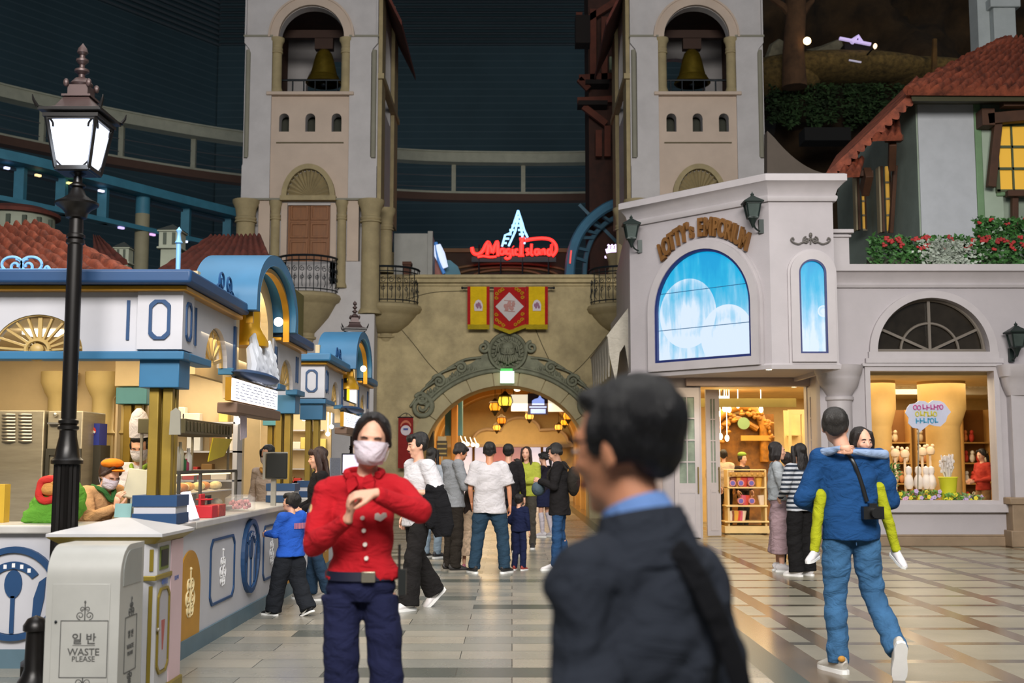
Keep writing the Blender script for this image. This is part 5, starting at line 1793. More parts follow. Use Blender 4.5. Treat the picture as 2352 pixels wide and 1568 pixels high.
zt, zb_ = PZ(1424, Yb), PZ(1556, Yb)
frame_lines(FF, cxp, zb_, zt, .128)
crest(FF, cxp, zt); crest(FF, cxp, zb_, 1, -1)
add_text(b, '일 반', .062, face_frame((cxp, Yb - .008, PZ(1468, Yb))), .001, .0008)
b.box(cxp - .06, cxp + .06, Yb - .008, Yb - .007, PZ(1482, Yb), PZ(1481, Yb))
add_text(b, 'WASTE', .052, face_frame((cxp, Yb - .008, PZ(1497, Yb))), .001, .0003)
add_text(b, 'PLEASE', .04, face_frame((cxp, Yb - .008, PZ(1513, Yb))), .001, .0)
FS2 = SF(xb_ + .001, 0)
yc = (Yb + Yr) / 2
frame_lines(FS2, yc, zb_, zt, .1)
crest(FS2, yc, zt); crest(FS2, yc, zb_, 1, -1)
add_text(b, '일 반', .045, face_frame((xb_ + .002, yc, PZ(1468, Yb)), (0, 1, 0)), .001, .0004)
add_text(b, 'WASTE', .036, face_frame((xb_ + .002, yc, PZ(1497, Yb)), (0, 1, 0)), .001, 0)
add_text(b, 'PLEASE', .03, face_frame((xb_ + .002, yc, PZ(1513, Yb)), (0, 1, 0)), .001, 0)
b.out('lettering', BP, root, smooth=False)

# ------------------------------------------------------------------ gold-trimmed cabinet behind the bin
root = thing('waste_cabinet', 'white cabinet with gold trim and pyramid lid standing behind the litter bin', 'cabinet', (-2.45, 7.5, 0))
x0, x1, y0, y1 = -2.74, -2.16, 7.2, 7.8
GT = mat('gold_trim', '#8d7b2c', .4, metal=.35, var=.12)
CW = mat('cabinet_white', '#b6b6b9', .45, var=.04)
b = B()
c = .06
o = [(x0 + c, y0), (x1 - c, y0), (x1, y0 + c), (x1, y1), (x0, y1), (x0, y0 + c)]
n = len(o)
b.add([(x, y, z) for z in (.08, .96) for x, y in o], [tuple(range(n))[::-1], tuple(range(n, 2 * n))] + [(i, (i + 1) % n, (i + 1) % n + n, i + n) for i in range(n)])
b.out('body', CW, root, smooth=False)
b = B(); b.box(x1 - .01, x1 + .006, y0 + .34, y1, .08, .955); b.out('pink_panel', mat('pale_pink', '#cfb3b8', .5, var=.04), root, smooth=False)
b = B(); b.box(x0 - .02, x1 + .02, y0 - .02, y1 + .02, 0, .08); b.out('plinth', GT, root, bev=.01)
b = B()
def lvl(e, z): return [(x0 - e, y0 - e, z), (x1 + e, y0 - e, z), (x1 + e, y1 + e, z), (x0 - e, y1 + e, z)]
vs = lvl(.0, .955) + lvl(.05, .99) + lvl(.06, 1.0)
b.add(vs, [(3, 2, 1, 0)] + [(i + 4 * j, (i + 1) % 4 + 4 * j, (i + 1) % 4 + 4 * j + 4, i + 4 * j + 4) for j in (0, 1) for i in range(4)] + [(8, 9, 10, 11)])
b.out('gold_cornice', GT, root, smooth=False)
b = B()
vs = lvl(.06, 1.0) + lvl(.06, 1.018) + lvl(.0, 1.035) + [((x0 + x1) / 2 - .03, (y0 + y1) / 2, 1.1), ((x0 + x1) / 2 + .03, (y0 + y1) / 2, 1.1)]
b.add(vs, [(3, 2, 1, 0)] + [(i + 4 * j, (i + 1) % 4 + 4 * j, (i + 1) % 4 + 4 * j + 4, i + 4 * j + 4) for j in (0, 1) for i in range(4)] + [(8, 9, 13, 12), (9, 10, 13), (10, 11, 12, 13), (11, 8, 12)])
b.out('pyramid_lid', CW, root, smooth=False)
b = B()
b.box(x0 - .01, x1 + .014, y0 - .014, y0 + .0, .735, .765); b.box(x1, x1 + .014, y0, y0 + .34, .735, .765)
b.out('gold_rail', GT, root, bev=.004)
b = B()
cF = face_frame((x1 - c / 2 + .002, y0 + c / 2 - .002, 0), (1, 1, 0))
M2 = Matrix(((cF[0][0], -cF[0][2], 0, cF[0][3]), (cF[1][0], -cF[1][2], 0, cF[1][3]), (0, 0, 1, 0), (0, 0, 0, 1)))
b.plate([(-.012, .1), (.012, .1), (.012, .7), (-.012, .7)], [], -.006, 0, M2)
b.plate([(-.012, .79), (.012, .79), (.012, .92), (-.012, .92)], [], -.006, 0, M2)
b.out('gold_strips', GT, root, smooth=False)
b = B()
o, i = notched(y0 + .2, .42, .12, .26, .05, .015)
b.plate(o, [i], -.012, 0, SF(x1, 0)); b.out('panel_frame', GT, root, smooth=False)
b = B(); b.plate(notched(y0 + .2, .42, .1, .24, .04, .01)[0], [], -.004, 0, SF(x1, 0)); b.out('door_panel', mat('panel_grey', '#a9a7b0', .4), root, smooth=False)
b = B(); b.plate([(y0 + .19, .3), (y0 + .21, .3), (y0 + .235, .48), (y0 + .165, .48)], [], -.006, -.003, SF(x1, 0)); b.out('cup_mark', mat('cup_mark', '#a5524c', .5), root, smooth=False)
b = B(); b.ell((x1 + .02, y0 + .05, .44), .012, 10, 8); b.out('knob', STEEL, root)
b = B(); b.box(x1, x1 + .006, y0 + .1, y0 + .28, .79, .93); b.out('slot_frame', mat('slot_olive', '#5c6a28', .5), root)
b = B(); b.box(x1 + .006, x1 + .009, y0 + .12, y0 + .26, .81, .91); b.out('slot_opening', IRON, root)
b = B()
add_text(b, '재활용품', .036, face_frame((x1 + .008, y0 + .2, .71), (0, 1, 0)), .0008, .0003)
add_text(b, '컵 분리', .03, face_frame((x1 + .008, y0 + .46, .71), (0, 1, 0)), .0008, .0003)
b.out('lettering', mat('blue_print', '#4a62a0', .6, var=0), root, smooth=False)
# ------------------------------------------------------------------ shop on the right
SW = mat('shop_white', '#b3adb0', .6, var=.05, vscale=1.2, bump=.15, bscale=70)
SWF = mat('shop_trim', '#b8b2b4', .5, var=.04)
SBASE = mat('shop_base_stone', '#8f7a62', .6, var=.12)
WARM = mat('warm_interior', '#dcbf86', .7, var=.08)
YF = 20.6
def moulding(b, pts, prof):
    """profile (outward, z) swept along a plan polyline, outward is to the right of travel"""
    pts = [Vector((p[0], p[1])) for p in pts]
    n = len(pts); m = len(prof)
    vs = []
    for i, p in enumerate(pts):
        d0 = (pts[i] - pts[i - 1]).normalized() if i else (pts[1] - pts[0]).normalized()
        d1 = (pts[i + 1] - pts[i]).normalized() if i < n - 1 else d0
        n0, n1 = Vector((d0.y, -d0.x)), Vector((d1.y, -d1.x))
        mm = (n0 + n1).normalized(); mm /= max(.3, mm.dot(n0))
        for (o, z) in prof:
            q = p + mm * o
            vs.append((q.x, q.y, z))
    fs = []
    for i in range(n - 1):
        for j in range(m):
            k = (j + 1) % m
            fs.append((i * m + j, i * m + k, (i + 1) * m + k, (i + 1) * m + j))
    fs.append(tuple(range(m))); fs.append(tuple((n - 1) * m + j for j in range(m))[::-1])
    b.add(vs, fs)
A_, B_, C_ = Vector((2.2, 21.7, 0)), Vector((4.33, 19.5, 0)), Vector((5.41, 19.5, 0))
rr_ = (B_ - A_).normalized()
FA = Matrix(((rr_.x, -rr_.y, 0, A_.x), (rr_.y, rr_.x, 0, A_.y), (0, 0, 1, 0), (0, 0, 0, 1)))
def onA(px, py):
    u = (784.0 - py) / FPX
    d = Vector(((px - 1176.0) / FPX, CP - u * SP, SP + u * CP))
    den = d.x * rr_.y - d.y * rr_.x
    t = (A_.x * rr_.y - A_.y * rr_.x) / den
    p = Vector((d.x * t, d.y * t, HC + d.z * t))
    return (Vector((p.x - A_.x, p.y - A_.y, 0)).dot(rr_), p.z)
root = thing('gift_shop', 'white stucco gift shop with two arched blue screens and curved gold lettering', 'shop', (7, YF, 0))
zc0 = PZ(455, 19.5); zc1 = PZ(410, 19.5)
b = B()
fp = [(2.2, 21.7), (4.33, 19.5), (5.41, 19.5), (5.41, 29), (2.6, 29)]
n = len(fp)
zs0 = 3.05
b.add([(x, y, z) for z in (zs0, zc1 - .1) for x, y in fp], [tuple(range(n))[::-1], tuple(range(n, 2 * n))] + [(i, (i + 1) % n, (i + 1) % n + n, i + n) for i in range(n)])
b.out('upper_bay', SW, root, smooth=False)
b = B()
path = [(2.5, 25), (2.2, 21.7), (4.33, 19.5), (5.41, 19.5), (5.41, 22.5)]
moulding(b, path, [(-.02, zc0 - .06), (.05, zc0 - .06), (.07, zc0 - .01), (.07, zc0 + .02), (.04, zc0 + .05), (.07, zc0 + .14), (.16, zc0 + .24), (.2, zc0 + .26), (.2, zc0 + .37), (.16, zc0 + .39), (-.02, zc0 + .39)])
b.out('cornice', SWF, root, angle=30)
b = B()
moulding(b, path, [(-.02, zs0 - .07), (.05, zs0 - .07), (.06, zs0 + .0), (.03, zs0 + .03), (-.02, zs0 + .03)])
b.out('soffit_moulding', SWF, root, angle=30)

def screen_mat(name, cx, bubbles, w, z0, z1):
    m = bpy.data.materials.new(name)
    m.use_nodes = True
    nt = m.node_tree
    bs = nt.nodes['Principled BSDF']
    tc = nt.nodes.new('ShaderNodeTexCoord').outputs['Object']
    sp = nt.nodes.new('ShaderNodeSeparateXYZ'); nt.links.new(tc, sp.inputs[0])
    mp = nt.nodes.new('ShaderNodeMapping'); mp.inputs['Scale'].default_value = (3.2, 1, .45); nt.links.new(tc, mp.inputs[0])
    n = noisen(nt, mp.outputs[0], 1.6, 6)
    n2 = noisen(nt, tc, 3.5, 4)
    g = mathn(nt, 'DIVIDE', mathn(nt, 'SUBTRACT', sp.outputs[2], z0), z1 - z0)
    f = mathn(nt, 'ADD', mathn(nt, 'SUBTRACT', 1.02, g), mathn(nt, 'MULTIPLY', mathn(nt, 'SUBTRACT', n, .5), 1.5))
    f = mathn(nt, 'ADD', f, mathn(nt, 'MULTIPLY', mathn(nt, 'SUBTRACT', n2, .5), .35))
    for (bx, bz, r) in bubbles:
        dx = mathn(nt, 'SUBTRACT', sp.outputs[0], bx); dz = mathn(nt, 'SUBTRACT', sp.outputs[2], bz)
        d = mathn(nt, 'DIVIDE', mathn(nt, 'SQRT', mathn(nt, 'ADD', mathn(nt, 'MULTIPLY', dx, dx), mathn(nt, 'MULTIPLY', dz, dz))), r)
        rim = mathn(nt, 'MULTIPLY', mathn(nt, 'POWER', mathn(nt, 'MINIMUM', d, 1), 5), mathn(nt, 'LESS_THAN', d, 1))
        ins = mathn(nt, 'MULTIPLY', mathn(nt, 'LESS_THAN', d, 1), .16)
        core = mathn(nt, 'MULTIPLY', mathn(nt, 'MAXIMUM', mathn(nt, 'SUBTRACT', .6, d), 0), .9)
        f = mathn(nt, 'ADD', f, mathn(nt, 'ADD', mathn(nt, 'MULTIPLY', rim, .38), mathn(nt, 'ADD', ins, core)))
    c = ramp(nt, f, [(0, '#00a0d8'), (.3, '#1cb2e0'), (.55, '#62c0e6'), (.8, '#a8d6f2'), (1, '#dcecfb')])
    nt.links.new(c, bs.inputs['Emission Color'])
    bs.inputs['Emission Strength'].default_value = 1.0
    bs.inputs['Base Color'].default_value = (.02, .03, .05, 1)
    bs.inputs['Roughness'].default_value = .3
    return m
def place(o, F, root):
    o.parent = root
    o.matrix_parent_inverse = world_of(root).inverted()
    o.matrix_basis = F
    return o
# big screen on the angled face
s0, zb0 = onA(1513, 835); s1, zb1 = onA(1735, 818)
ztop = onA(1631, 571)[1]
zb_s = (zb0 + zb1) / 2
rz_s = (s1 - s0) / 2
zsp = ztop - rz_s
cs = (s0 + s1) / 2
def ring_frame(s0, s1, zb, zsp, w, rz):
    o = [(s0 - w, zb - w), (s1 + w, zb - w)] + arc((s0 + s1) / 2, zsp, (s1 - s0) / 2 + w, rz + w, 0, PI, 30)
    i = [(s0, zb), (s1, zb)] + arc((s0 + s1) / 2, zsp, (s1 - s0) / 2, rz, 0, PI, 30)
    return o, i
b = B()
o, i = ring_frame(s0, s1, zb_s, zsp, .15, rz_s); b.plate(o, [i], -.12, 0, FA)
o, i = ring_frame(s0 - .15, s1 + .15, zb_s - .15, zsp, .05, rz_s + .15); b.plate(o, [i], -.05, 0, FA)
b.out('screen_surround', SWF, root, bev=.02, smooth=False)
b = B(); o, i = ring_frame(s0 + .045, s1 - .045, zb_s + .045, zsp, .045, rz_s - .045); b.plate(o, [i], -.1, 0, FA)
b.out('screen_bezel', mat('screen_bezel', '#23306a', .4), root, smooth=False)
b = B(); b.plate(arch_shape(s0 + .045, s1 - .045, zb_s + .045, zsp, rz_s - .045, 30), [], -.04, -.005)
bx1, bz1 = onA(1582, 720); bx2, bz2 = onA(1673, 772)
place(b.out('arched_screen', screen_mat('undersea_picture', cs, [(bx1, bz1, .62), (bx2, bz2, .55)], 1, zb_s, ztop), smooth=False), FA, root)
b = B()
for f in (.3, .64):
    z = lerp(zb_s, ztop, f)
    b.box(s0 + .05, s1 - .05, -.046, -.04, z - .006, z + .006)
place(b.out('screen_seams', mat('seam', '#2c6a9a', .4), smooth=False), FA, root)
# narrow screen on the square face
q0, q1 = PX(1834, 19.5, 700), PX(1897, 19.5, 700)
zn0, zn1 = PZ(812, 19.5), PZ(597, 19.5)
rn = (q1 - q0) / 2
FB = Matrix.Translation((0, 19.5, 0))
b = B()
o, i = ring_frame(q0, q1, zn0, zn1 - rn, .14, rn); b.plate(o, [i], -.09, 0, FB)
o, i = ring_frame(q0 - .14, q1 + .14, zn0 - .14, zn1 - rn, .04, rn + .14); b.plate(o, [i], -.04, 0, FB)
b.out('narrow_surround', SWF, root, bev=.015, smooth=False)
b = B(); o, i = ring_frame(q0 + .03, q1 - .03, zn0 + .03, zn1 - rn, .03, rn - .03); b.plate(o, [i], -.08, 0, FB)
b.out('narrow_bezel', MATS['screen_bezel'], root, smooth=False)
b = B(); b.plate(arch_shape(q0 + .03, q1 - .03, zn0 + .03, zn1 - rn, rn - .03, 20), [], -.03, -.004)
place(b.out('narrow_screen', screen_mat('undersea_strip', 0, [(q1 - .05, PZ(715, 19.5), .1)], 1, zn0, zn1 + .3), smooth=False), FB, root)
# gold lettering on an arc
la, lb, lc = Vector(onA(1519, 588)), Vector(onA(1622, 524)), Vector(onA(1722, 562))
def circ(p1, p2, p3):
    ax, ay, bx, by, cx, cy = *p1, *p2, *p3
    d = 2 * (ax * (by - cy) + bx * (cy - ay) + cx * (ay - by))
    ux = ((ax * ax + ay * ay) * (by - cy) + (bx * bx + by * by) * (cy - ay) + (cx * cx + cy * cy) * (ay - by)) / d
    uy = ((ax * ax + ay * ay) * (cx - bx) + (bx * bx + by * by) * (ax - cx) + (cx * cx + cy * cy) * (bx - ax)) / d
    return Vector((ux, uy)), (Vector((ux, uy)) - Vector(p1)).length
cc, cr = circ(la, lb, lc)
a0 = math.atan2(la[1] - cc[1], la[0] - cc[0]); a1 = math.atan2(lc[1] - cc[1], lc[0] - cc[0])
txt = "LOTTY's EMPORIUM"
wts = {'M': 1.35, 'W': 1.3, 'I': .55, "'": .4, ' ': .5, 's': .8}
ws = [wts.get(c, 1.) for c in txt]
tot = sum(ws); acc = 0
sign = thing('shop_sign', "curved gold lettering LOTTY's EMPORIUM over the large arched screen", 'sign', (3.3, 20.4, 5.2))
for c, w in zip(txt, ws):
    f = (acc + w / 2) / tot; acc += w
    if c == ' ': continue
    a = lerp(a0, a1, f)
    s_, z_ = cc[0] + cr * math.cos(a), cc[1] + cr * math.sin(a)
    b = B()
    tilt = (a - PI / 2) * .55
    ctr = FA @ Vector((s_, -.05, z_))
    R = Matrix(((rr_.x, 0, rr_.y), (rr_.y, 0, -rr_.x), (0, 1, 0))).to_4x4()
    M = Matrix.Translation(ctr) @ R @ Matrix.Rotation(tilt, 4, 'Z')
    add_text(b, c, .33 if c not in "s'" else .3, M, .035, .012, sx=.72)
    v = b.v
    # stretch letters upwards about their own middle
    b.v = [tuple(ctr + (Vector(p) - ctr) * 1 + Vector((0, 0, ((Vector(p) - ctr).z) * .35))) for p in v]
    b.out('letter', [mat('gilt_letter', '#8a6034', .45, metal=.3, var=.2)], sign, smooth=False)
# scroll ornament above the narrow screen
b = B()
def so(px, py): return P(px, py, 19.46)
for s in (-1, 1):
    def m(px, py): return so(1862 + s * (px - 1862), py)
    b.tube(spline([m(1862, 545), m(1868, 552), m(1880, 556), m(1890, 560), m(1902, 556), m(1907, 550), m(1903, 546), m(1900, 551)], 5), .014, 6)
    b.tube(spiral(m(1872, 551), .06, .02, PI / 2, s * -1.3, n=16), .012, 6)
b.tube([so(1862, 560), so(1862, 540)], .014, 6); b.ell(so(1862, 539), (.03, .02, .04), 8, 6)
tag(b.out('scroll_ornament', mat('iron_grey', '#59544f', .5)), 'grey wrought scroll on the shop wall above the narrow arched screen', 'ornament')

# wall lanterns
def wall_lantern(c, wall_n, label, s=1.):
    c = Vector(c); n = Vector(wall_n)
    root = thing('wall_lantern', label, 'lantern', c)
    G_ = mat('lantern_green', '#222e2b', .45, metal=.3, var=.2)
    b = B()
    def sqr(w, z): return [c + Vector((w, w, z)) * s, c + Vector((-w, w, z)) * s, c + Vector((-w, -w, z)) * s, c + Vector((w, -w, z)) * s]
    for i in range(4):
        b.beam(sqr(.1, -.1)[i], sqr(.15, .2)[i], .025 * s, .025 * s)
        b.beam(sqr(.1, -.1)[i], sqr(.1, -.1)[(i + 1) % 4], .02, .03); b.beam(sqr(.15, .2)[i], sqr(.15, .2)[(i + 1) % 4], .02, .03)
    v = sqr(.2, .2) + sqr(.21, .23) + sqr(.07, .33) + sqr(.04, .36)
    b.add(v, [(3, 2, 1, 0)] + [(i + 4 * j, (i + 1) % 4 + 4 * j, (i + 1) % 4 + 4 * j + 4, i + 4 * j + 4) for j in range(3) for i in range(4)] + [(12, 13, 14, 15)])
    b.lathe([(.03 * s, .36 * s), (.04 * s, .4 * s), (.01, .43 * s), (0, .47 * s)], c, 10)
    b.lathe([(.0, -.32 * s), (.02 * s, -.3 * s), (.05 * s, -.22 * s), (.09 * s, -.14 * s), (.13 * s, -.1 * s)], c, 12)
    b.out('frame', G_, root)
    b = B(); v = sqr(.09, -.09) + sqr(.14, .19)
    b.add(v, [(3, 2, 1, 0), (4, 5, 6, 7)] + [(i, (i + 1) % 4, (i + 1) % 4 + 4, i + 4) for i in range(4)])
    b.out('panes', mat('unlit_pane', '#48534f', .2, var=.2), root, smooth=False)
    b = B(); w = c - n * .3 * s
    b.tube(spline([c + Vector((0, 0, -.1)) * s, c + Vector((0, 0, -.3)) * s - n * .08 * s, w + Vector((0, 0, -.35)) * s, w + Vector((0, 0, -.2)) * s], 5), .02 * s, 6)
    b.cbox(w + Vector((0, 0, -.25 * s)), (.1 * s, .1 * s, .3 * s))
    b.out('bracket', G_, root)
nA = FA.to_3x3() @ Vector((0, -1, 0))
def pA(px, py, off):
    s_, z_ = onA(px, py); return FA @ Vector((s_, -off, z_))
wall_lantern(pA(1470, 542, .25), nA, 'dark green wall lantern at the gateway end of the gold shop lettering', .8)
wall_lantern(pA(1748, 494, .25), nA, 'dark green wall lantern under the cornice bend right of the gold shop lettering', .8)
wall_lantern((PX(2345, YF - .25), YF - .28, PZ(790, YF)), (0, -1, 0), 'dark green wall lantern beside the dark half-round window', .8)

# main facade with display window and half-round window
wx0, wx1 = PX(2001, YF, 1000), PX(2286, YF, 1000)
wz0, wz1 = PZ(1149, YF), PZ(852, YF)
ax0, ax1 = PX(2012, YF, 750), PX(2268, YF, 750)
az0, az1 = PZ(808, YF), PZ(686, YF)
zf = PZ(612, YF)
b = B()
win = [(wx0, wz0), (wx1, wz0), (wx1, wz1), (wx0, wz1)]
aw = arch_shape(ax0, ax1, az0, az0 + .01, az1 - az0, 30)
b.plate([(5.4, 0), (14, 0), (14, zf), (5.4, zf)], [win, aw], YF, YF + .25)
b.out('facade', SW, root, smooth=False)
b = B()
cxa = (ax0 + ax1) / 2; ra = (ax1 - ax0) / 2; rza = az1 - az0
o = [(ax0 - .16, az0 - .12), (ax1 + .16, az0 - .12), (ax1 + .16, az0)] + arc(cxa, az0, ra + .14, rza + .14, 0, PI, 36) + [(ax0 - .16, az0)]
b.plate(o, [arch_shape(ax0, ax1, az0, az0 + .01, rza, 36)], YF - .07, YF)
b.plate([(ax0 - .22, az0 - .2), (ax1 + .22, az0 - .2), (ax1 + .22, az0 - .12), (ax0 - .22, az0 - .12)], [], YF - .1, YF)
b.out('window_arch_trim', SWF, root, bev=.012, smooth=False)
b = B()
b.plate([(wx0 - .09, wz0 - .06), (wx1 + .09, wz0 - .06), (wx1 + .09, wz1 + .08), (wx0 - .09, wz1 + .08)], [win], YF - .05, YF + .0)
b.box(wx0 - .16, wx1 + .2, YF - .13, YF, wz0 - .2, wz0 - .06)
b.box(wx0 - .14, wx1 + .14, YF - .09, YF, wz1 + .08, wz1 + .13)
b.out('window_frame', SWF, root, bev=.012, smooth=False)
b = B(); b.plate(arch_shape(ax0, ax1, az0, az0 + .01, rza, 30), [], YF + .18, YF + .2)
b.out('half_round_glass', mat('dark_brown_glass', '#2b261f', .15, var=.3, vscale=2), root, smooth=False)
b = B()
MUL = mat('mullion_grey', '#6f675d', .5)
def aP(a, k): return Vector((cxa + ra * k * math.cos(a), YF + .14, az0 + .03 + rza * k * math.sin(a)))
for a in (PI * .14, PI * .5, PI * .86): b.beam(aP(a, 0), aP(a, .98), .05, .045)
b.tube([aP(PI * i / 24, .52) for i in range(25)], .025, 6)
b.tube([aP(PI * i / 30, .97) for i in range(31)], .035, 6)
b.box(ax0, ax1, YF + .1, YF + .18, az0, az0 + .06)
b.out('half_round_mullions', MUL, root)
b = B()
moulding(b, [(5.41, YF), (14, YF)], [(-.02, PZ(661, YF)), (.05, PZ(661, YF)), (.07, PZ(655, YF)), (.04, PZ(650, YF)), (.07, PZ(640, YF)), (.16, PZ(628, YF)), (.22, PZ(626, YF)), (.22, PZ(611, YF)), (-.3, PZ(611, YF))])
b.out('main_cornice', SWF, root, angle=30)
b = B(); b.box(5.41, 5.95, YF - .15, YF + .4, zf, PZ(540, YF)); b.box(5.41, 6.02, YF - .22, YF + .4, PZ(540, YF), PZ(531, YF)); b.box(5.41, 5.98, YF - .19, YF + .4, PZ(549, YF), PZ(543, YF))
b.out('parapet_pier', SWF, root, bev=.012)
b = B(); b.box(5.3, 14, YF - .06, YF + .0, 0, .16); b.box(5.3, 14, YF - .03, YF, .16, .2)
b.out('base_course', SBASE, root, bev=.01)
b = B(); b.box(wx0 - .1, wx1 + .2, YF - .02, YF, .2, wz0 - .2); b.out('dado', SW, root, smooth=False)
for px, lab in ((1930, 1), (2352, 2)):
    xc = PX(px, YF, 1000)
    zt = PZ(840, YF)
    b = B()
    if lab == 1:
        b.lathe([(.22, .2), (.22, zt - .62), (.25, zt - .6), (.25, zt - .55), (.22, zt - .53)], (xc, YF + .02, 0), 28)
    else:
        b.box(xc - .28, xc + .5, YF - .2, YF, .2, zt - .52)
    b.out('pilaster', SWF, root)
    b = B()
    if lab == 1:
        b.lathe([(.22, zt - .53), (.26, zt - .46), (.33, zt - .36), (.36, zt - .25), (.37, zt - .22), (.37, zt - .18), (.4, zt - .14), (.42, zt - .04), (.43, zt), (.0, zt)], (xc, YF + .02, 0), 28)
    else:
        b.loft([(xc + .15, YF - .1, zt - .53), (xc + .15, YF - .1, zt - .36), (xc + .15, YF - .1, zt - .22), (xc + .15, YF - .1, zt - .2), (xc + .15, YF - .1, zt)], [(.45, .14), (.52, .2), (.55, .24), (.58, .26), (.62, .3)], seg=28, sq=.5)
    b.out('capital', SWF, root)
    b = B(); w = .3 if lab == 1 else .4
    b.box(xc - w + (0 if lab == 1 else .02), xc + w + (.2 if lab == 2 else 0), YF - .3, YF, 0, .72 if lab == 2 else .2)
    if lab == 2: b.box(xc - w - .03, xc + w + .2, YF - .34, YF, .72, .84); b.box(xc - w - .03, xc + w + .2, YF - .34, YF, .0, .28)
    b.out('pilaster_base', SBASE, root, bev=.015)
# entrance
YE = 22.6
ex0, ex1 = PX(1612, YE), PX(1856, YE)
zE = PZ(887, YE)
b = B()
b.plate([(2.62, 0), (ex0, 0), (ex0, zE), (ex1, zE), (ex1, 0), (5.9, 0), (5.9, 3.05), (2.62, 3.05)], [], YE, YE + .2)
b.out('entrance_wall', SW, root, smooth=False)
b = B(); b.box(PX(1578, YE - .1), ex1 + .1, YE - .14, YE, zE, 3.05)
b.box(2.6, 2.8, 22.0, YE, 0, 3.05)
b.out('entrance_beam', mat('beam_mauve', '#a8958c', .6), root, bev=.01)
b = B(); b.box(5.7, 6.2, YF + .3, YE, 0, 3.05); b.out('entrance_return', SW, root, smooth=False)
def french_door(x0, x1, y, label, rz=0., piv=None):
    r = thing('french_door', label, 'door', (x0, y, 0), rz)
    w = x1 - x0; h = zE - .03
    b = B()
    holes = []
    for c in range(2):
        for k in range(4):
            xx = .08 + c * (w - .16) / 2; zz = h * .36 + k * (h * .58) / 4
            holes.append([(xx + .012, zz + .012), (xx + (w - .16) / 2 - .012, zz + .012), (xx + (w - .16) / 2 - .012, zz + h * .145 - .012), (xx + .012, zz + h * .145 - .012)])
    b.plate([(0, .02), (w, .02), (w, h), (0, h)], holes, -.025, .025)
    b.plate([(.07, .12), (w - .07, .12), (w - .07, h * .32), (.07, h * .32)], [[(.1, .16), (w - .1, .16), (w - .1, h * .3), (.1, h * .3)]], -.035, -.025)
    b.out('leaf', SWF, r, local=True, smooth=False)
    b = B(); b.box(.07, w - .07, -.004, .004, h * .355, h * .945); b.out('panes', mat('door_pane', '#8c9a8c', .08, var=.2, vscale=3), r, local=True, smooth=False)
    b = B(); b.tube([(w - .04, -.06, .85), (w - .04, -.06, 1.35)], .014, 6); b.box(w - .05, w - .03, -.06, -.02, .88, .9); b.box(w - .05, w - .03, -.06, -.02, 1.3, 1.32)
    b.out('handle', mat('brass_handle', '#7b6a3a', .4, metal=.5), r, local=True)
french_door(PX(1550, YE - .1), PX(1608, YE - .1), YE - .05, 'white French door with small panes folded back left of the shop entrance')
french_door(ex1 + .03, ex1 + .55, YE - .06, 'white French door standing open right of the shop entrance', math.radians(-78))
french_door(PX(1622, YE + .5), PX(1655, YE + .5), YE + .5, 'narrow white inner door leaf in the shop entrance, beside the snack rack', math.radians(12))
# interior shell
b = B()
b.box(2.9, 14, 28.8, 29, 0, 3.05)
b.box(2.85, 2.9, YE + .2, 29, 0, 3.05)
b.box(2.9, 14, YE + .2, 28.8, 2.98, 3.04)
b.box(6.2, 14, YF + .3, YE + .2, 2.98, 3.04)
b.box(13.5, 13.6, YF + .3, 28.8, 0, 3.05)
b.out('interior_shell', WARM, root, smooth=False)
b = B(); b.box(wx0 - .1, wx1 + .1, YF + .26, YF + .9, 0, .74); b.out('display_ledge', WARM, root, smooth=False)
b = B(); b.box(ex0 - .02, ex1 + .02, YE + .9, YE + 1.0, PZ(935, YE + 1), PZ(915, YE + 1)); b.out('inner_lintel', mat('olive_lintel', '#9a8a4c', .6), root)
area('shop_lamp', (4.6, 25.2, 2.93), (4.6, 25.2, 0), 2.4, 4.0, 190, (1, .76, .42))
area('shop_lamp', (7.6, 24.6, 2.93), (7.6, 24.6, 0), 3, 5.5, 230, (1, .84, .58))
area('shop_lamp', (7.4, 21.3, 2.93), (7.4, 21.3, 0), 2.0, .6, 30, (1, .86, .62))
area('entrance_lamp', (3.9, 21.8, 3.0), (3.9, 21.8, 0), 1.6, .6, 26, (1, .8, .55))
for i, (px, py, y) in enumerate(((1618, 857, 20.9), (1766, 848, 20.2), (1675, 900, 23.2), (1698, 898, 23.4), (1723, 891, 23.4), (1824, 905, 23.8))):
    p = P(px, py, y)
    b = B(); b.lathe([(.05, 0), (.05, -.02), (0, -.02)], (p.x, y, 3.045 if i < 2 else 2.975), 14)
    tag(b.out('downlight', glow('downlight', '#fff0d0', 6)), 'small round downlight in the ' + ('porch soffit' if i < 2 else 'shop ceiling just inside the entrance'), 'lamp', 'porch soffit downlights' if i < 2 else 'shop ceiling downlights')

# shop window display
YD = 21.1
def dp(px, py, y=YD): return P(px, py, y)
b = B()
for px, y in ((2168, 22.6), (2022, 22.4)):
    x = PX(px, y)
    w = .42 if px > 2100 else .3
    b.lathe([(w * .75, 0), (w * .75, 2.1), (w * .8, 2.15), (w * 1.05, 2.45), (w * 1.05, 2.98)], (x, y, 0), 24)
b.out('interior_columns', mat('interior_column', '#c8a05c', .7), root)
b = B()
for (pa, pb) in ((2042, 2128), (2216, 2282)):
    y = 24.0
    b.box(PX(pa, y), PX(pb, y), y, y + .3, PZ(890, y), PZ(862, y)); b.box(PX(pa, y) + .05, PX(pb, y) - .05, y + .05, y + .3, PZ(905, y), PZ(890, y))
    for k in range(5): b.ell((lerp(PX(pa, y), PX(pb, y), (k + .5) / 5), y, PZ(882, y)), (.07, .03, .08), 10, 8)
b.out('interior_cornices', mat('pale_cornice', '#efe6cf', .6), root)
root = thing('cloud_sign', 'white cloud-shaped sign with pink, yellow and blue lettering on a stick in the window', 'sign', dp(2128, 1130))
b = B()
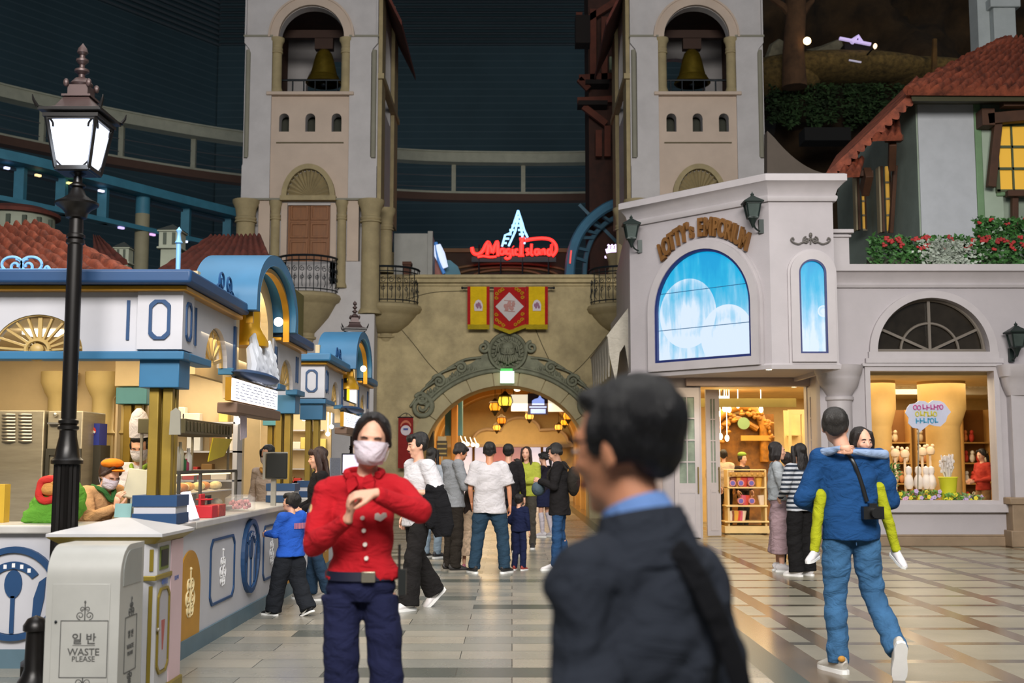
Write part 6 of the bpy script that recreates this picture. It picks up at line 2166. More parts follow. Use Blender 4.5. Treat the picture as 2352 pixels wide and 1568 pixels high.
pts = [(2084, 935), (2090, 928), (2102, 926), (2110, 920), (2124, 921), (2132, 926), (2142, 919), (2158, 920), (2168, 925), (2176, 935), (2184, 946), (2176, 955), (2172, 968), (2160, 979), (2146, 978), (2134, 974), (2122, 984), (2111, 993), (2108, 984), (2096, 982), (2086, 972), (2087, 960), (2079, 948)]
b.plate([(dp(x, y).x, dp(x, y).z) for x, y in pts][::-1], [], YD - .01, YD + .01)
b.out('cloud_board', mat('cloud_white', '#c9cde2', .5), root, smooth=False)
rr = random.Random(5)
for (py, c, x0, x1) in ((935, '#c05a9a', 2101, 2162), (950, '#d2c83a', 2106, 2154), (966, '#4aa0c8', 2104, 2150)):
    b = B(); x = x0
    while x < x1:
        p = dp(x, py + rr.uniform(-1, 1)); k = rr.random()
        if k < .5: b.cbox((p.x, YD - .018, p.z), (.02, .012, .09)); b.cbox((p.x + .025, YD - .018, p.z + rr.choice((-.03, 0, .03))), (.05, .012, .02))
        else: b.tube(spline([Vector((p.x + .03 * math.cos(a), YD - .018, p.z + .04 * math.sin(a))) for a in [i * 2 * PI / 8 for i in range(8)]], 2, True), .01, 5, True)
        x += rr.uniform(7.5, 9.5)
    b.out('letters', mat('print_' + c, c, .5), root, smooth=False)
b = B(); b.tube([dp(2110, 985), dp(2108, 1140)], .012, 6); b.out('stick', STEEL, root)
YP = 21.0
def ledge(): return .74
root = thing('flower_pot', 'yellow ribbed pot full of white feathery stems in the shop window', 'pot', (PX(2176, YP), YP, .74))
b = B(); x = PX(2176, YP); z0 = PZ(1130, YP); z1 = PZ(1096, YP)
b.lathe([(.13, z0), (.16, z1 - .02), (.175, z1), (.165, z1 + .01), (0, z1)], (x, YP, 0), 24); b.lathe([(.12, .74), (.13, z0)], (x, YP, 0), 20)
b.out('pot', mat('pot_yellow', '#d2d02a', .5), root)
b = B(); rr = random.Random(6)
for i in range(60):
    a, r = rr.uniform(0, 6.28), rr.uniform(0, .14)
    b.tube([(x + r * .4 * math.cos(a), YP + r * .4 * math.sin(a), z1), (x + r * math.cos(a), YP + r * .6 * math.sin(a), z1 + rr.uniform(.15, .42))], [.01, .012], 4)
    b.ell((x + r * math.cos(a), YP + r * .6 * math.sin(a), z1 + rr.uniform(.1, .36)), (.025, .025, .035), 6, 4)
o = b.out('white_stems', mat('stem_white', '#dcd2ca', .7), root)
def leafy(name, label, cx, cy, z, w, h, cols, n, seed, cat='plant', flowers=None, parent=None):
    rt = thing(name, label, cat, (cx, cy, z))
    rr = random.Random(seed)
    b = B()
    for i in range(n):
        p = Vector((cx + rr.uniform(-w, w), cy + rr.uniform(-.12, .12), z + rr.random() ** .8 * h))
        s = rr.uniform(.03, .07)
        d = Vector((rr.uniform(-1, 1), rr.uniform(-1, .4), rr.uniform(-.3, 1))).normalized(); u = d.orthogonal().normalized() * s * .45
        b.add([p, p + d * s * .6 + u, p + d * s * 1.5, p + d * s * .6 - u], [(0, 1, 2, 3)])
    b.out('leaves', mat('leaf_' + cols, cols, .6, var=.4, vscale=9), rt, smooth=False)
    b = B()
    for i in range(6): b.tube([(cx + rr.uniform(-w, w) * .3, cy, z), (cx + rr.uniform(-w, w) * .8, cy, z + h * .7)], .008, 4)
    b.out('stems', mat('leaf_stem', '#50703a', .7), rt)
    if flowers:
        for c, k in flowers:
            b = B()
            for i in range(k):
                p = Vector((cx + rr.uniform(-w, w), cy - .1 + rr.uniform(-.05, .08), z + rr.uniform(.3, 1) * h))
                for q in range(5):
                    a = q * 2 * PI / 5
                    b.ell(p + Vector((.022 * math.cos(a), 0, .022 * math.sin(a))), (.018, .01, .018), 6, 4)
            b.out('blossoms', mat('blossom_' + c, c, .6), rt)
    return rt
leafy('potted_plant', 'tall leafy green plant at the left end of the shop window display', PX(2040, YP), YP, .78, .14, .62, '#4d7a35', 200, 1)
leafy('flower_patch', 'low green patch with yellow flowers at the left end of the shop window ledge', PX(2055, YP), YP - .04, .74, .22, .16, '#5c8c3c', 130, 2, flowers=[('#e0cf3a', 5), ('#d9a9c9', 4)])
leafy('flower_patch', 'patch of yellow and lilac flowers below the cloud sign in the shop window', PX(2120, YP), YP - .04, .74, .24, .2, '#5f8a3a', 130, 3, flowers=[('#e6da3c', 7), ('#c9b0dc', 9)])
leafy('flower_patch', 'low green patch with yellow blossoms right beneath the yellow ribbed pot', PX(2178, YP), YP - .12, .74, .16, .14, '#6a9a3c', 90, 4, flowers=[('#e6da3c', 6)])
leafy('flower_patch', 'lilac and yellow flowers between the yellow pot and the right edge of the window', PX(2225, YP), YP - .04, .74, .18, .12, '#6f8f58', 80, 5, flowers=[('#c9b0dc', 7), ('#e6da3c', 3)])
rr = random.Random(21)
for i in range(4):     # white toy figures -> plain white draped busts
    px = (2110, 2128, 2140, 2088)[i]
    b = B(); p = dp(px, 1110, 21.5)
    b.lathe([(.05, -.1), (.09, -.02), (.07, .1), (.04, .16), (.06, .22), (.05, .29), (0, .32)], p, 14)
    tag(b.out('white_bust', mat('plush_white', '#e2d9d4', .7)), ['white plush shape just right of the sign stick in the window', 'white plush shape second from the sign stick towards the pot', 'white plush shape nearest the yellow pot', 'white plush shape closest to the tall leafy plant'][i], 'toy')
for i, (px, py) in enumerate(((2056, 1038), (2078, 1040), (2118, 1035), (2136, 1033))):
    b = B(); p = dp(px, py, 22.0)
    b.lathe([(0, -.1), (.07, -.08), (.09, -.02), (.07, .04), (.03, .06), (0, .07)], p, 14); b.ell(p + Vector((-.05, 0, .08)), .035, 8, 6); b.ell(p + Vector((.05, 0, .08)), .035, 8, 6)
    b.box(p.x - .02, p.x + .02, p.y + .0, p.y + .03, .0, p.z - .08)
    tag(b.out('eared_hat', mat('plush_cream', '#e3c6a2', .8)), 'cream plush hat with round ears, ' + ['leftmost of the four in the window', 'second from the left in the window', 'third from the left in the window', 'rightmost of the four in the window'][i], 'toy')
for i, (pa, pb, y, nm) in enumerate(((2044, 2092, 26, 'left of the sign stick'), (2108, 2142, 26, 'between the sign stick and the column'), (2216, 2276, 26, 'beside the woman in red'))):
    rt = thing('shelf_unit', 'warm lit wooden shelf unit ' + nm + ' inside the shop window', 'shelves', (PX((pa + pb) / 2, y), y, 0))
    b = B(); x0, x1 = PX(pa, y), PX(pb, y)
    for z in (.5, .95, 1.4, 1.85): b.box(x0, x1, y, y + .35, z, z + .03)
    b.box(x0 - .03, x0, y, y + .35, 0, 2.6); b.box(x1, x1 + .03, y, y + .35, 0, 2.6)
    b.out('frame', mat('honey_wood', '#b98a48', .6), rt)
    b = B(); b.box(x0, x1, y + .33, y + .36, .0, 2.6); b.out('back_panel', mat('brown_panel', '#8a5a24', .6), rt)
    cols = ['#d8452f', '#e8d9c0', '#e08a50', '#c9402f', '#f0e8da'] if i == 2 else ['#e8dcc8', '#d9c09a', '#c98a5a', '#efe6d8']
    for k in range(14):
        xx = lerp(x0, x1, (k % 4 + .5) / 4); z = (.53, .98, 1.43, 1.88)[k // 4]
        c = cols[k % len(cols)]
        b = B(); b.ell((xx, y + .12, z + .1), (.06, .06, .1), 10, 8); b.ell((xx, y + .1, z + .22), (.045, .045, .05), 8, 6)
        nmc = {'#d8452f': 'red', '#e8d9c0': 'beige', '#e08a50': 'orange', '#c9402f': 'crimson', '#f0e8da': 'ivory', '#e8dcc8': 'cream', '#d9c09a': 'tan', '#c98a5a': 'brown', '#efe6d8': 'white'}[c]
        tag(b.out('plush_toy', mat('toy_' + c, c, .8)), nmc + ' plush toy on the shelf unit ' + nm, 'toy', nmc + ' plush toys on the shelf unit ' + nm)
# snack rack in the entrance
YK = 23.9
x0, x1 = PX(1672, YK), PX(1757, YK)
rt = thing('snack_rack', 'cream three-shelf rack of round snack packs just inside the shop entrance', 'rack', ((x0 + x1) / 2, YK, 0))
b = B()
zsh = [PZ(y, YK) for y in (1196, 1160, 1118)]
zt_ = PZ(1078, YK)
for i, z in enumerate(zsh): b.box(x0 - .1 + i * .04, x1 + .06 - i * .03, YK - .1 + i * .03, YK + .4, z - .03, z)
b.box(x0 - .02, x0 + .02, YK, YK + .4, 0, zt_); b.box(x1 - .02, x1 + .02, YK, YK + .4, 0, zt_)
b.box(x0, x1, YK - .02, YK + .4, zt_ - .02, zt_); b.box(x0 - .1, x1 + .05, YK - .08, YK + .4, .02, zsh[0] - .1)
b.out('shelves', mat('rack_cream', '#dfc48a', .6), rt, bev=.008)
b = B()
for k in range(7): b.ell((lerp(x0, x1, (k + .5) / 7), YK - .03, zt_ - .1), (.025, .015, .03), 8, 6)
b.box(x0, x1, YK - .025, YK - .015, zt_ - .14, zt_ - .05)
b.out('fretwork', mat('fret_gold', '#b98b3a', .5), rt)
for i, (px, py) in enumerate(((1683, 1108), (1702, 1108), (1726, 1108), (1702, 1149), (1727, 1149))):
    p = P(px, py, YK - .02)
    rt = thing('snack_tub', 'round tub with pink and blue badge, ' + ['leftmost on the top shelf', 'middle on the top shelf', 'rightmost on the top shelf', 'left on the middle shelf', 'right on the middle shelf'][i] + ' of the snack rack', 'tub', p)
    b = B(); b.cyl((p.x, YK - .02, p.z - .01), (p.x, YK + .1, p.z - .01), .065, seg=20); b.out('tub', mat('tub_pink', '#d88d86', .5), rt)
    b = B(); b.cyl((p.x, YK - .03, p.z - .01), (p.x, YK - .02, p.z - .01), .045, seg=18); b.out('badge', mat('badge_blue', '#6a5fae', .5), rt)
rr = random.Random(8)
for i in range(18):
    sh = (0, 0, 0, 1, 2, 2)[i % 6]
    z = zsh[sh]; x = lerp(x0 + .05, x1 - .05, rr.random()); c = ['#d24a34', '#e0a83a', '#8a4a2a', '#e8d4b8', '#cf5a72'][i % 5]
    b = B(); b.loft([(x, YK + .12, z), (x + rr.uniform(-.03, .03), YK + .1, z + .2)], [(.05, .04), (.075, .03)], seg=8)
    cn = ['red', 'amber', 'brown', 'cream', 'pink'][i % 5]
    tag(b.out('snack_bag', mat('bag_' + c, c, .5)), cn + ' snack bag on the rack just inside the shop entrance', 'bag', cn + ' snack bags on the entrance rack')
# carved fairground-like portal behind the rack
YQ = 25.6
rt = thing('carved_portal', 'golden carved portal with round green plaque hung with bulbs inside the shop', 'portal', (PX(1700, YQ), YQ, 0))
b = B(); rr = random.Random(31)
def qp(px, py, dy=0): return P(px, py, YQ + dy)
b.tube(spline([qp(1640, 1060), qp(1636, 1000), qp(1650, 960), qp(1690, 935), qp(1730, 940), qp(1752, 975), qp(1756, 1060)], 6), .1, 10)
b.tube(spline([qp(1650, 985), qp(1690, 962), qp(1740, 985)], 6), .07, 8)
for i in range(46):
    a = rr.uniform(0, PI)
    p = Vector((lerp(qp(1640, 0).x, qp(1755, 0).x, .5) + .52 * math.cos(a) + rr.uniform(-.08, .08), YQ - .08, 1.95 + .55 * math.sin(a) + rr.uniform(-.08, .08)))
    b.ell(p, (rr.uniform(.03, .08), .05, rr.uniform(.03, .07)), 8, 6)
b.out('carving', mat('carved_gold', '#b5792a', .45, metal=.2, var=.35, vscale=8), rt)
b = B(); b.box(qp(1640, 0).x, qp(1758, 0).x, YQ + .1, YQ + .2, 0, qp(0, 950).z); b.out('backboard', mat('amber_board', '#8a5a1c', .5, var=.4, vscale=5), rt)
b = B(); p = qp(1708, 972, -.1); b.cyl((p.x, p.y - .02, p.z), (p.x, p.y + .03, p.z), .13, seg=24); b.out('green_plaque', mat('plaque_green', '#7f9a6a', .5), rt)
b = B(); b.box(qp(1680, 0).x, qp(1745, 0).x, YQ - .12, YQ - .06, qp(0, 1012).z, qp(0, 1000).z); b.out('name_board', mat('name_gold', '#c9953c', .5), rt)
for i, (px, py) in enumerate(((1632, 968), (1650, 950), (1664, 938), (1675, 940), (1695, 930), (1748, 940), (1655, 1002), (1670, 1006))):
    b = B(); b.ell(qp(px, py, -.5), (.045, .045, .07), 12, 8)
    q = qp(px, py, -.5); b.tube([q, (q.x, q.y, 2.98)], .005, 4)
    tag(b.out('pear_bulb', glow('pear', '#ffeec8', 7)), 'bright pear-shaped bulb hanging before the carved golden portal', 'lamp', 'pear-shaped bulbs before the carved portal')
rt = thing('exit_sign', 'pale green lit exit sign above the carved portal inside the shop', 'sign', P(1661, 925, 25.0))
b = B(); p = P(1661, 922, 25.0); b.box(p.x - .12, p.x + .12, 25, 25.05, p.z - .1, p.z + .12); b.out('lit_box', glow('exit_pale', '#bfeee4', 1.4), rt)
b = B(); b.tube([(p.x, 25.02, p.z + .12), (p.x, 25.02, 2.98)], .01, 5); b.out('hanger', IRON, rt)
rt = thing('glass_cabinet', 'glazed cream cabinet at the right of the shop entrance interior', 'cabinet', (PX(1832, 25), 25, 0))
b = B(); x0, x1 = PX(1812, 25), PX(1850, 25)
b.plate([(x0, 0), (x1, 0), (x1, 2.55), (x0, 2.55)], [[(x0 + .06, .8), (x1 - .06, .8), (x1 - .06, 2.45), (x0 + .06, 2.45)]], 24.95, 25.0)
b.box(x0, x1, 25, 25.4, 0, .8); b.box(x0, x1, 25.35, 25.4, .8, 2.55)
for z in (1.2, 1.6, 2.0): b.box(x0 + .05, x1 - .05, 25, 25.35, z, z + .02)
b.out('frame', mat('rack_cream', '#dfc48a', .6), rt)

# fabric awning on the flank towards the gateway
rt = thing('awning', 'white awning with long pointed scallops on the shop flank facing the gateway', 'awning', (2.3, 24, 3.6))
b = B()
pts = []
n = 7
ya_, yb_ = 22.6, 27.5
vs, fs = [], []
for i in range(n + 1):
    y = lerp(ya_, yb_, i / n)
    vs += [(2.55, y, 4.75), (1.85, y, 3.85)]
for i in range(n): fs.append((2 * i, 2 * i + 1, 2 * i + 3, 2 * i + 2))
b.add(vs, fs)
for i in range(n):
    y0_, y1_ = lerp(ya_, yb_, i / n), lerp(ya_, yb_, (i + 1) / n)
    b.add([(1.85, y0_, 3.85), (1.85, y1_, 3.85), (1.87, y1_ * .82 + y0_ * .18, 3.5), (1.88, (y0_ + y1_) / 2, 3.1), (1.87, y0_ * .82 + y1_ * .18, 3.5)], [(0, 1, 2, 3, 4)])
b.add([(2.55, ya_, 4.75), (1.85, ya_, 3.85), (1.88, ya_, 3.5), (2.0, ya_, 2.95), (2.08, ya_, 3.55), (2.18, ya_, 3.7), (2.3, ya_, 2.9), (2.4, ya_, 3.6), (2.55, ya_, 3.6)], [tuple(range(9))])
o = b.out('canvas', cloth('canvas_white', '#b9b3a6'), rt, smooth=False)
md = o.modifiers.new('thick', 'SOLIDIFY'); md.thickness = .03
b = B(); b.box(2.45, 2.6, 21.9, 29, 0, 4.85); b.out('flank_wall', SW, bpy.data.objects['gift_shop'], smooth=False)

# flower boxes on the cornice
def hedge(label, x0, x1, z0, z1, y, n, seed, reds, white=None):
    rt = thing('flower_hedge', label, 'plant', ((x0 + x1) / 2, y, z0))
    rr = random.Random(seed)
    b = B()
    def leaf(p, s):
        d = Vector((rr.uniform(-1, 1), rr.uniform(-1, .2), rr.uniform(-1, .5))).normalized(); u = d.cross(Vector((rr.uniform(-1, 1), -1, rr.uniform(-1, 1)))).normalized() * s * .55
        b.add([p, p + d * s * .7 + u, p + d * s * 1.6, p + d * s * .7 - u], [(0, 1, 2, 3)])
    tops = lambda x: z1 + .06 * noise.noise(Vector((x * 3, seed, 0)))
    for i in range(n):
        x = rr.uniform(x0, x1); z = rr.uniform(z0, tops(x))
        leaf(Vector((x, y + rr.uniform(-.12, .12), z)), rr.uniform(.035, .075))
    o = b.out('foliage', mat('hedge_green', '#3f7034', .6, var=.5, vscale=7), rt, smooth=False); o['kind'] = 'stuff'
    if white:
        b = B()
        for i in range(int(n * .16)):
            x = rr.gauss((white[0] + white[1]) / 2, (white[1] - white[0]) / 4)
            leaf(Vector((x, y - .14 + rr.uniform(-.02, .02), rr.uniform(z0, z1 - .08))), rr.uniform(.035, .06))
        o = b.out('pale_leaves', mat('pale_leaf', '#a9b3a6', .6, var=.2), rt, smooth=False); o['kind'] = 'stuff'
    b = B()
    for i in range(reds):
        x = rr.uniform(x0, x1); p = Vector((x, y - .14, z1 - abs(rr.gauss(0, .13)) - .02))
        for q in range(4): b.ell(p + Vector((rr.uniform(-.04, .04), 0, rr.uniform(-.03, .03))), (.03, .02, .025), 6, 4)
    o = b.out('red_blossoms', mat('blossom_red', '#a82a2a', .6, var=.3), rt); o['kind'] = 'stuff'
    b = B(); b.box(x0, x1, y - .02, y + .2, z0, z0 + .12); b.out('planter', mat('planter_dark', '#3a4030', .8), rt)
hedge('long trailing hedge of red geraniums along the shop cornice', PX(2012, YF), 13.0, PZ(608, YF), PZ(545, YF), YF - .02, 5200, 3, 120, (PX(2130, YF), PX(2240, YF)))
hedge('taller bush with a few red flowers behind the geranium hedge, by the green house', PX(2262, 21.2), 12, PZ(560, 21.2), PZ(502, 21.2), 21.2, 2600, 4, 14)
# ------------------------------------------------------------------ tiled house above the shop
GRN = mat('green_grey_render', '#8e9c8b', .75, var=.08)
GRT = mat('green_trim', '#6f8f69', .7, var=.08)
WOODD = mat('dark_timber', '#4a2d1a', .7, var=.2)
root = thing('tiled_house', 'green and white house with curling terracotta roof above the geranium hedge', 'house', (9.5, 23, 5))
YH = 23.0
b = B()
hx0, hx1 = PX(2108, YH, 400), PX(2240, YH, 400)
b.box(hx0, 14, YH, YH + 3, 4.6, PZ(212, YH)); b.out('front_wall', GRN, root, smooth=False)
b = B(); b.box(hx0 + .03, hx1, YH - .03, YH, 4.6, PZ(238, YH)); b.out('white_panel', mat('panel_white', '#b4b8bd', .7, var=.05), root, smooth=False)
b = B(); b.box(hx1, PX(2300, YH, 400), YH - .04, YH, 4.6, PZ(300, YH)); b.out('right_panel', mat('panel_palegreen', '#a3b3a0', .7, var=.05), root, smooth=False)
b = B(); b.box(hx0 - .02, hx1 + .02, YH - .08, YH, PZ(240, YH), PZ(212, YH)); b.box(hx1, hx1 + .14, YH - .07, YH, 4.6, PZ(212, YH))
b.box(PX(2312, YH), 14, YH - .08, YH, PZ(452, YH), PZ(440, YH)); b.out('green_trim', GRT, root, bev=.02)
# slanting side wall
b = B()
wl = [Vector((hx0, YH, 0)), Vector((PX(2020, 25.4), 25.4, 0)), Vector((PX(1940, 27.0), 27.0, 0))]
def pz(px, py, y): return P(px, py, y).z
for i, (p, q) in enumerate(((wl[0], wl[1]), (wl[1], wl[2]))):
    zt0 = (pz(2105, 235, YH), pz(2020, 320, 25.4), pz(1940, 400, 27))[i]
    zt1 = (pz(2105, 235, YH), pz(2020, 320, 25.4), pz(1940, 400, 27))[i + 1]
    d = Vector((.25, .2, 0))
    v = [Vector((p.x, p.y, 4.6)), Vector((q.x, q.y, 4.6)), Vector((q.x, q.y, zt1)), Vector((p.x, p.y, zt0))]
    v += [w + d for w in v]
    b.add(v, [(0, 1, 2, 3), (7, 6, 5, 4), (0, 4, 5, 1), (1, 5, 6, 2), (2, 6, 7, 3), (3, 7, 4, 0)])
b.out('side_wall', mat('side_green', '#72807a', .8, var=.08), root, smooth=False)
for i, (pa, pb, ya, yt, yb) in enumerate(((2040, 2062, 24.0, 385, 535), (1984, 2003, 25.4, 400, 530))):
    f = B(); y = ya
    for (a, b_, dy) in ((pa, pa + 5, -.1), (pb - 3, pb, -.12)):
        f.box(PX(a, y), PX(b_, y), y + dy - .05, y + dy + .1, PZ(yb, y), PZ(yt, y))
    wn = f.out('window_posts', WOODD, root)
    g = B(); g.box(PX(pa + 12, y), PX(pb, y), y - .12, y - .06, PZ(yb, y), PZ(yt, y)); g.out('lit_pane', glow('amber_pane', '#c99a3c', .4), wn, smooth=False)
    g = B()
    for k in range(4): z = lerp(PZ(yb, y), PZ(yt, y), k / 4); g.box(PX(pa + 10, y), PX(pb + 1, y), y - .15, y - .12, z - .02, z + .02)
    g.box(PX(pa - 4, y), PX(pa, y), y - .1, y + .1, PZ(yb, y), PZ(yt, y))
    g.out('glazing_bars', mat('frame_beige', '#8f8468', .6), wn)
g = B(); x0, x1 = PX(2318, YH), PX(2440, YH)
g.box(x0, x1, YH - .06, YH - .02, PZ(440, YH), PZ(290, YH)); wn = g.out('lit_window', glow('yellow_window', '#d0a034', .5), root, smooth=False)
g = B()
for k in range(4): z = lerp(PZ(440, YH), PZ(290, YH), k / 3); g.box(x0 - .05, x1, YH - .1, YH - .06, z - .025, z + .025)
g.box(x0 - .06, x0 + .02, YH - .1, YH - .04, PZ(445, YH), PZ(285, YH)); g.box(PX(2350, YH), PX(2354, YH), YH - .1, YH - .06, PZ(440, YH), PZ(290, YH))
g.out('glazing_bars', mat('green_bar', '#4f5a3c', .6), wn)
b = B()
b.beam(P(2292, 275, YH - .25), P(2276, 430, YH - .25), .14, .16); b.beam(P(2265, 275, YH - .3), P(2400, 262, YH - .3), .2, .22); b.beam(P(2300, 230, YH - .5), P(2400, 230, YH - .5), .22, .3)
b.box(PX(2270, YH), PX(2300, YH), YH - .4, YH, PZ(300, YH), PZ(262, YH))
b.beam(P(2312, 445, YH - .3), P(2400, 445, YH - .3), .15, .12); b.beam(P(2330, 445, YH - .2), P(2330, 540, YH - .2), .12, .12)
b.out('timber_brackets', WOODD, root, bev=.01)
b = B()
b.beam(P(2050, 325, 22.8), P(2048, 385, 23.2), .14, .3); b.beam(P(2035, 318, 22.7), P(2072, 318, 22.7), .2, .12)
b.beam(P(1995, 395, 23), P(1985, 440, 23.4), .15, .3); b.beam(P(1962, 400, 23.2), P(2003, 400, 23.2), .2, .12); b.beam(P(2056, 380, 23.3), P(2046, 535, 23.6), .08, .1)
b.out('side_brackets', WOODD, root, bev=.01)
b = B()
tile_roof(b, P(2085, 212, 22.1), P(2440, 214, 22.1), P(2470, 88, 24.6), P(2300, 98, 24.6), 14, 9, .1)
b.out('front_roof', ROOF, root, angle=50)
b = B()
tile_roof(b, P(2300, 98, 24.6), P(2085, 212, 22.1), P(2090, 204, 22.3), P(2318, 92, 24.7), 9, 2, .1)
b.tube([P(lerp(2085, 2318, k / 30), lerp(208, 92, k / 30) - 3 * math.sin(k * 1.9), lerp(22.1, 24.6, k / 30)) for k in range(31)], .1, 8)
b.out('hip_tiles', ROOF, root, angle=50)
b = B()
tile_roof(b, P(2092, 222, 22.3), P(1902, 402, 22.8), P(1925, 362, 24.2), P(2110, 178, 23.6), 12, 5, .1)
b.out('side_roof', ROOF, root, angle=50)
b = B()
tile_roof(b, P(2004, 318, 22.5), P(2072, 316, 22.5), P(2066, 278, 23.2), P(2026, 276, 23.2), 4, 3, .08)
tile_roof(b, P(1925, 402, 22.6), P(1975, 400, 22.6), P(1985, 368, 23.1), P(1945, 370, 23.1), 3, 3, .07)
b.out('small_roofs', ROOF, root, angle=50)
b = B(); tr = mat('eave_shadow_board', '#3c3a24', .8)  # one even dark olive for the board under the eave
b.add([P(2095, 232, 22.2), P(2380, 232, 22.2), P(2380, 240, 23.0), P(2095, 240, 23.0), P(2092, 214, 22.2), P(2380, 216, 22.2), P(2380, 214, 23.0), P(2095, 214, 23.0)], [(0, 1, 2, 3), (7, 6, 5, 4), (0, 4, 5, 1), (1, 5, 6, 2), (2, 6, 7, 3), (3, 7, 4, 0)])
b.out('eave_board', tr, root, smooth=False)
b = B()
x0, x1 = PX(2283, 25.5, 50), PX(2334, 25.5, 50)
b.box(x0, x1, 25.5, 26.2, PZ(130, 25.5), PZ(-60, 25.5)); b.box(x0 - .09, x1 + .09, 25.42, 26.3, PZ(18, 25.5), PZ(-4, 25.5))
b.box(PX(2255, 25.5, 50), x0, 25.7, 26.2, PZ(130, 25.5), PZ(-60, 25.5))
b.out('chimney', mat('chimney_white', '#a9b0b0', .8, var=.06), root, bev=.02)
# curved grey parapet between tower and house
b = B()
pts = [(1762, 300)] + [(1762 + 4 + 150 * t, 300 + 100 * (1 - (1 - t) ** 2)) for t in [i / 12 for i in range(1, 13)]] + [(1925, 402), (1925, 440), (1762, 440)]
b.plate([(P(x, y, 24).x, P(x, y, 24).z) for x, y in pts][::-1], [], 24, 24.3)
tag(b.out('curved_parapet', mat('taupe_render', '#5a5148', .85)), 'dark taupe parapet curving down from the right bell tower to the tiled roof', 'parapet')

# ------------------------------------------------------------------ dark cave mountain with trees and ivy
root = thing('rock_mountain', 'dark artificial rock mountain rising behind the tiled house', 'rock', (16, 42, 0))
b = B()
NX, NZ = 70, 50
vs = []
for j in range(NZ + 1):
    for i in range(NX + 1):
        x = lerp(9.2, 34, i / NX); z = lerp(4, 24, j / NZ)
        q = Vector((x * .35, z * .3, 1))
        d = noise.noise(q) * 2.2 + noise.noise(q * 2.7) * .9 + noise.noise(q * 6) * .35
        shelf = -3.2 * max(0, 1 - abs(z - 13.1) / 1.6) if z < 14 else 1.5
        vs.append((x, 43 + d + shelf, z + .3 * noise.noise(q * 3)))
b.add(vs, [(j * (NX + 1) + i, j * (NX + 1) + i + 1, (j + 1) * (NX + 1) + i + 1, (j + 1) * (NX + 1) + i) for j in range(NZ) for i in range(NX)])
b.out('rock_face', mat('brown_rock', '#3a2a17', .95, var=.5, vscale=.8, bump=.6, bscale=4), root, angle=70)
b = B(); b.ell(P(1930, 158, 39.5), (3.4, 1.2, .55), 24, 12); b.ell(P(1800, 180, 39.5), (1.3, 1, .7), 20, 12); b.ell(P(2090, 170, 40), (3, 1.2, .5), 20, 12)
b.out('straw_ledge', mat('straw_thatch', '#66532b', .95, var=.4, vscale=6, bump=.8, bscale=20), root)
b = B(); rr = random.Random(77)
def leafat(p, s):
    d = Vector((rr.uniform(-1, 1), rr.uniform(-1, 0), rr.uniform(-1, .3))).normalized(); u = d.orthogonal().normalized() * s * .5
    b.add([p, p + d * s * .7 + u, p + d * s * 1.5, p + d * s * .7 - u], [(0, 1, 2, 3)])
for i in range(5200):
    px = rr.uniform(1765, 2075)
    dens = noise.noise(Vector((px * .035, 2, 0)))
    lo = 250 + 60 * (dens + .35)
    if dens < -.12 and rr.random() < .8: continue
    py = rr.uniform(192, max(200, lo + 12))
    leafat(P(px, py, 39.2 + rr.uniform(-.4, .4)), rr.uniform(.07, .15))
o = b.out('ivy', mat('dark_ivy', '#2f4a26', .8, var=.5, vscale=2), root, smooth=False); o['kind'] = 'stuff'
b = B()
b.loft([P(1825, 200, 38), P(1822, 120, 38), P(1828, 40, 38), P(1826, -40, 38)], [.42, .36, .34, .36], seg=14)
b.loft([P(1826, 40, 38), P(1800, 15, 38), P(1770, -5, 38)], [.2, .13, .08], seg=8); b.loft([P(1830, 45, 38), P(1855, 12, 38), P(1868, 0, 38)], [.18, .12, .07], seg=8)
tag(b.out('tree_trunk', mat('bark_brown', '#563c26', .9, var=.3, vscale=2, bump=.6, bscale=8)), 'thick brown tree trunk with forked branches on the dark mountain', 'tree')
b = B()
b.loft([P(2145, 180, 38.5), P(2147, 90, 38.5)], [.12, .08], seg=8)
tag(b.out('tree_trunk', mat('bark_ochre', '#5a401c', .9, var=.3)), 'thin ochre tree trunk on the dark mountain left of the tiled roof', 'tree')
b = B(); b.loft([P(1905, 140, 40), P(1915, 120, 40), P(1928, 95, 40)], [(.9, .3), (.5, .25), (.12, .1)], seg=8); b.loft([P(1775, 150, 40), P(1785, 110, 40), P(1795, 95, 40)], [(.35, .2), (.3, .2), (.15, .1)], seg=8)
b.out('grey_crags', mat('crag_grey', '#6f6a58', .9, var=.3), root)
for i, (px, py, c, lab) in enumerate(((1854, 94, '#ffd7a0', 'warm spotlight beside the thick tree trunk on the mountain'), (2010, 106, '#ffd9b8', 'small dim spotlight at the end of the dark hut roof'))):
    b = B(); p = P(px, py, 37.5)
    b.ell(p, (.13 if i == 0 else .06, .1, .13 if i == 0 else .09), 14, 10)
    rt = thing('spotlight', lab, 'lamp', p); b.out('lamp', glow('spot_' + c, c, 5 if i == 0 else 2), rt)
    b = B(); b.tube([p, p + Vector((0, 7, .1))], .03, 5); b.out('arm', IRON, rt)
rt = thing('mountain_hut', 'dark hut under a pale lamplight streak between the two spotlights on the mountain', 'hut', P(1965, 120, 38.5))
b = B(); p = P(1940, 100, 38.6); q = P(2000, 140, 38.6); b.box(p.x, q.x, 38.6, 39.6, q.z, p.z); b.out('walls', mat('hut_dark', '#1b1512', .9), rt)
b = B(); b.beam(P(1928, 88, 38.4), P(2000, 102, 38.4), .12, .08); b.loft([P(1955, 97, 38.4), P(1972, 82, 38.4), P(1978, 98, 38.4)], [.1, .05, .1], seg=6); b.out('lit_roof', glow('roof_lilac', '#b9a8d6', .9), rt)  # glowing shapes stand in for the bright streak of a lamp
b = B(); b.beam(P(1950, 138, 38.3), P(1978, 143, 38.3), .04, .05); b.out('lit_sill', glow('sill_lilac', '#a9a4b8', .6), rt)
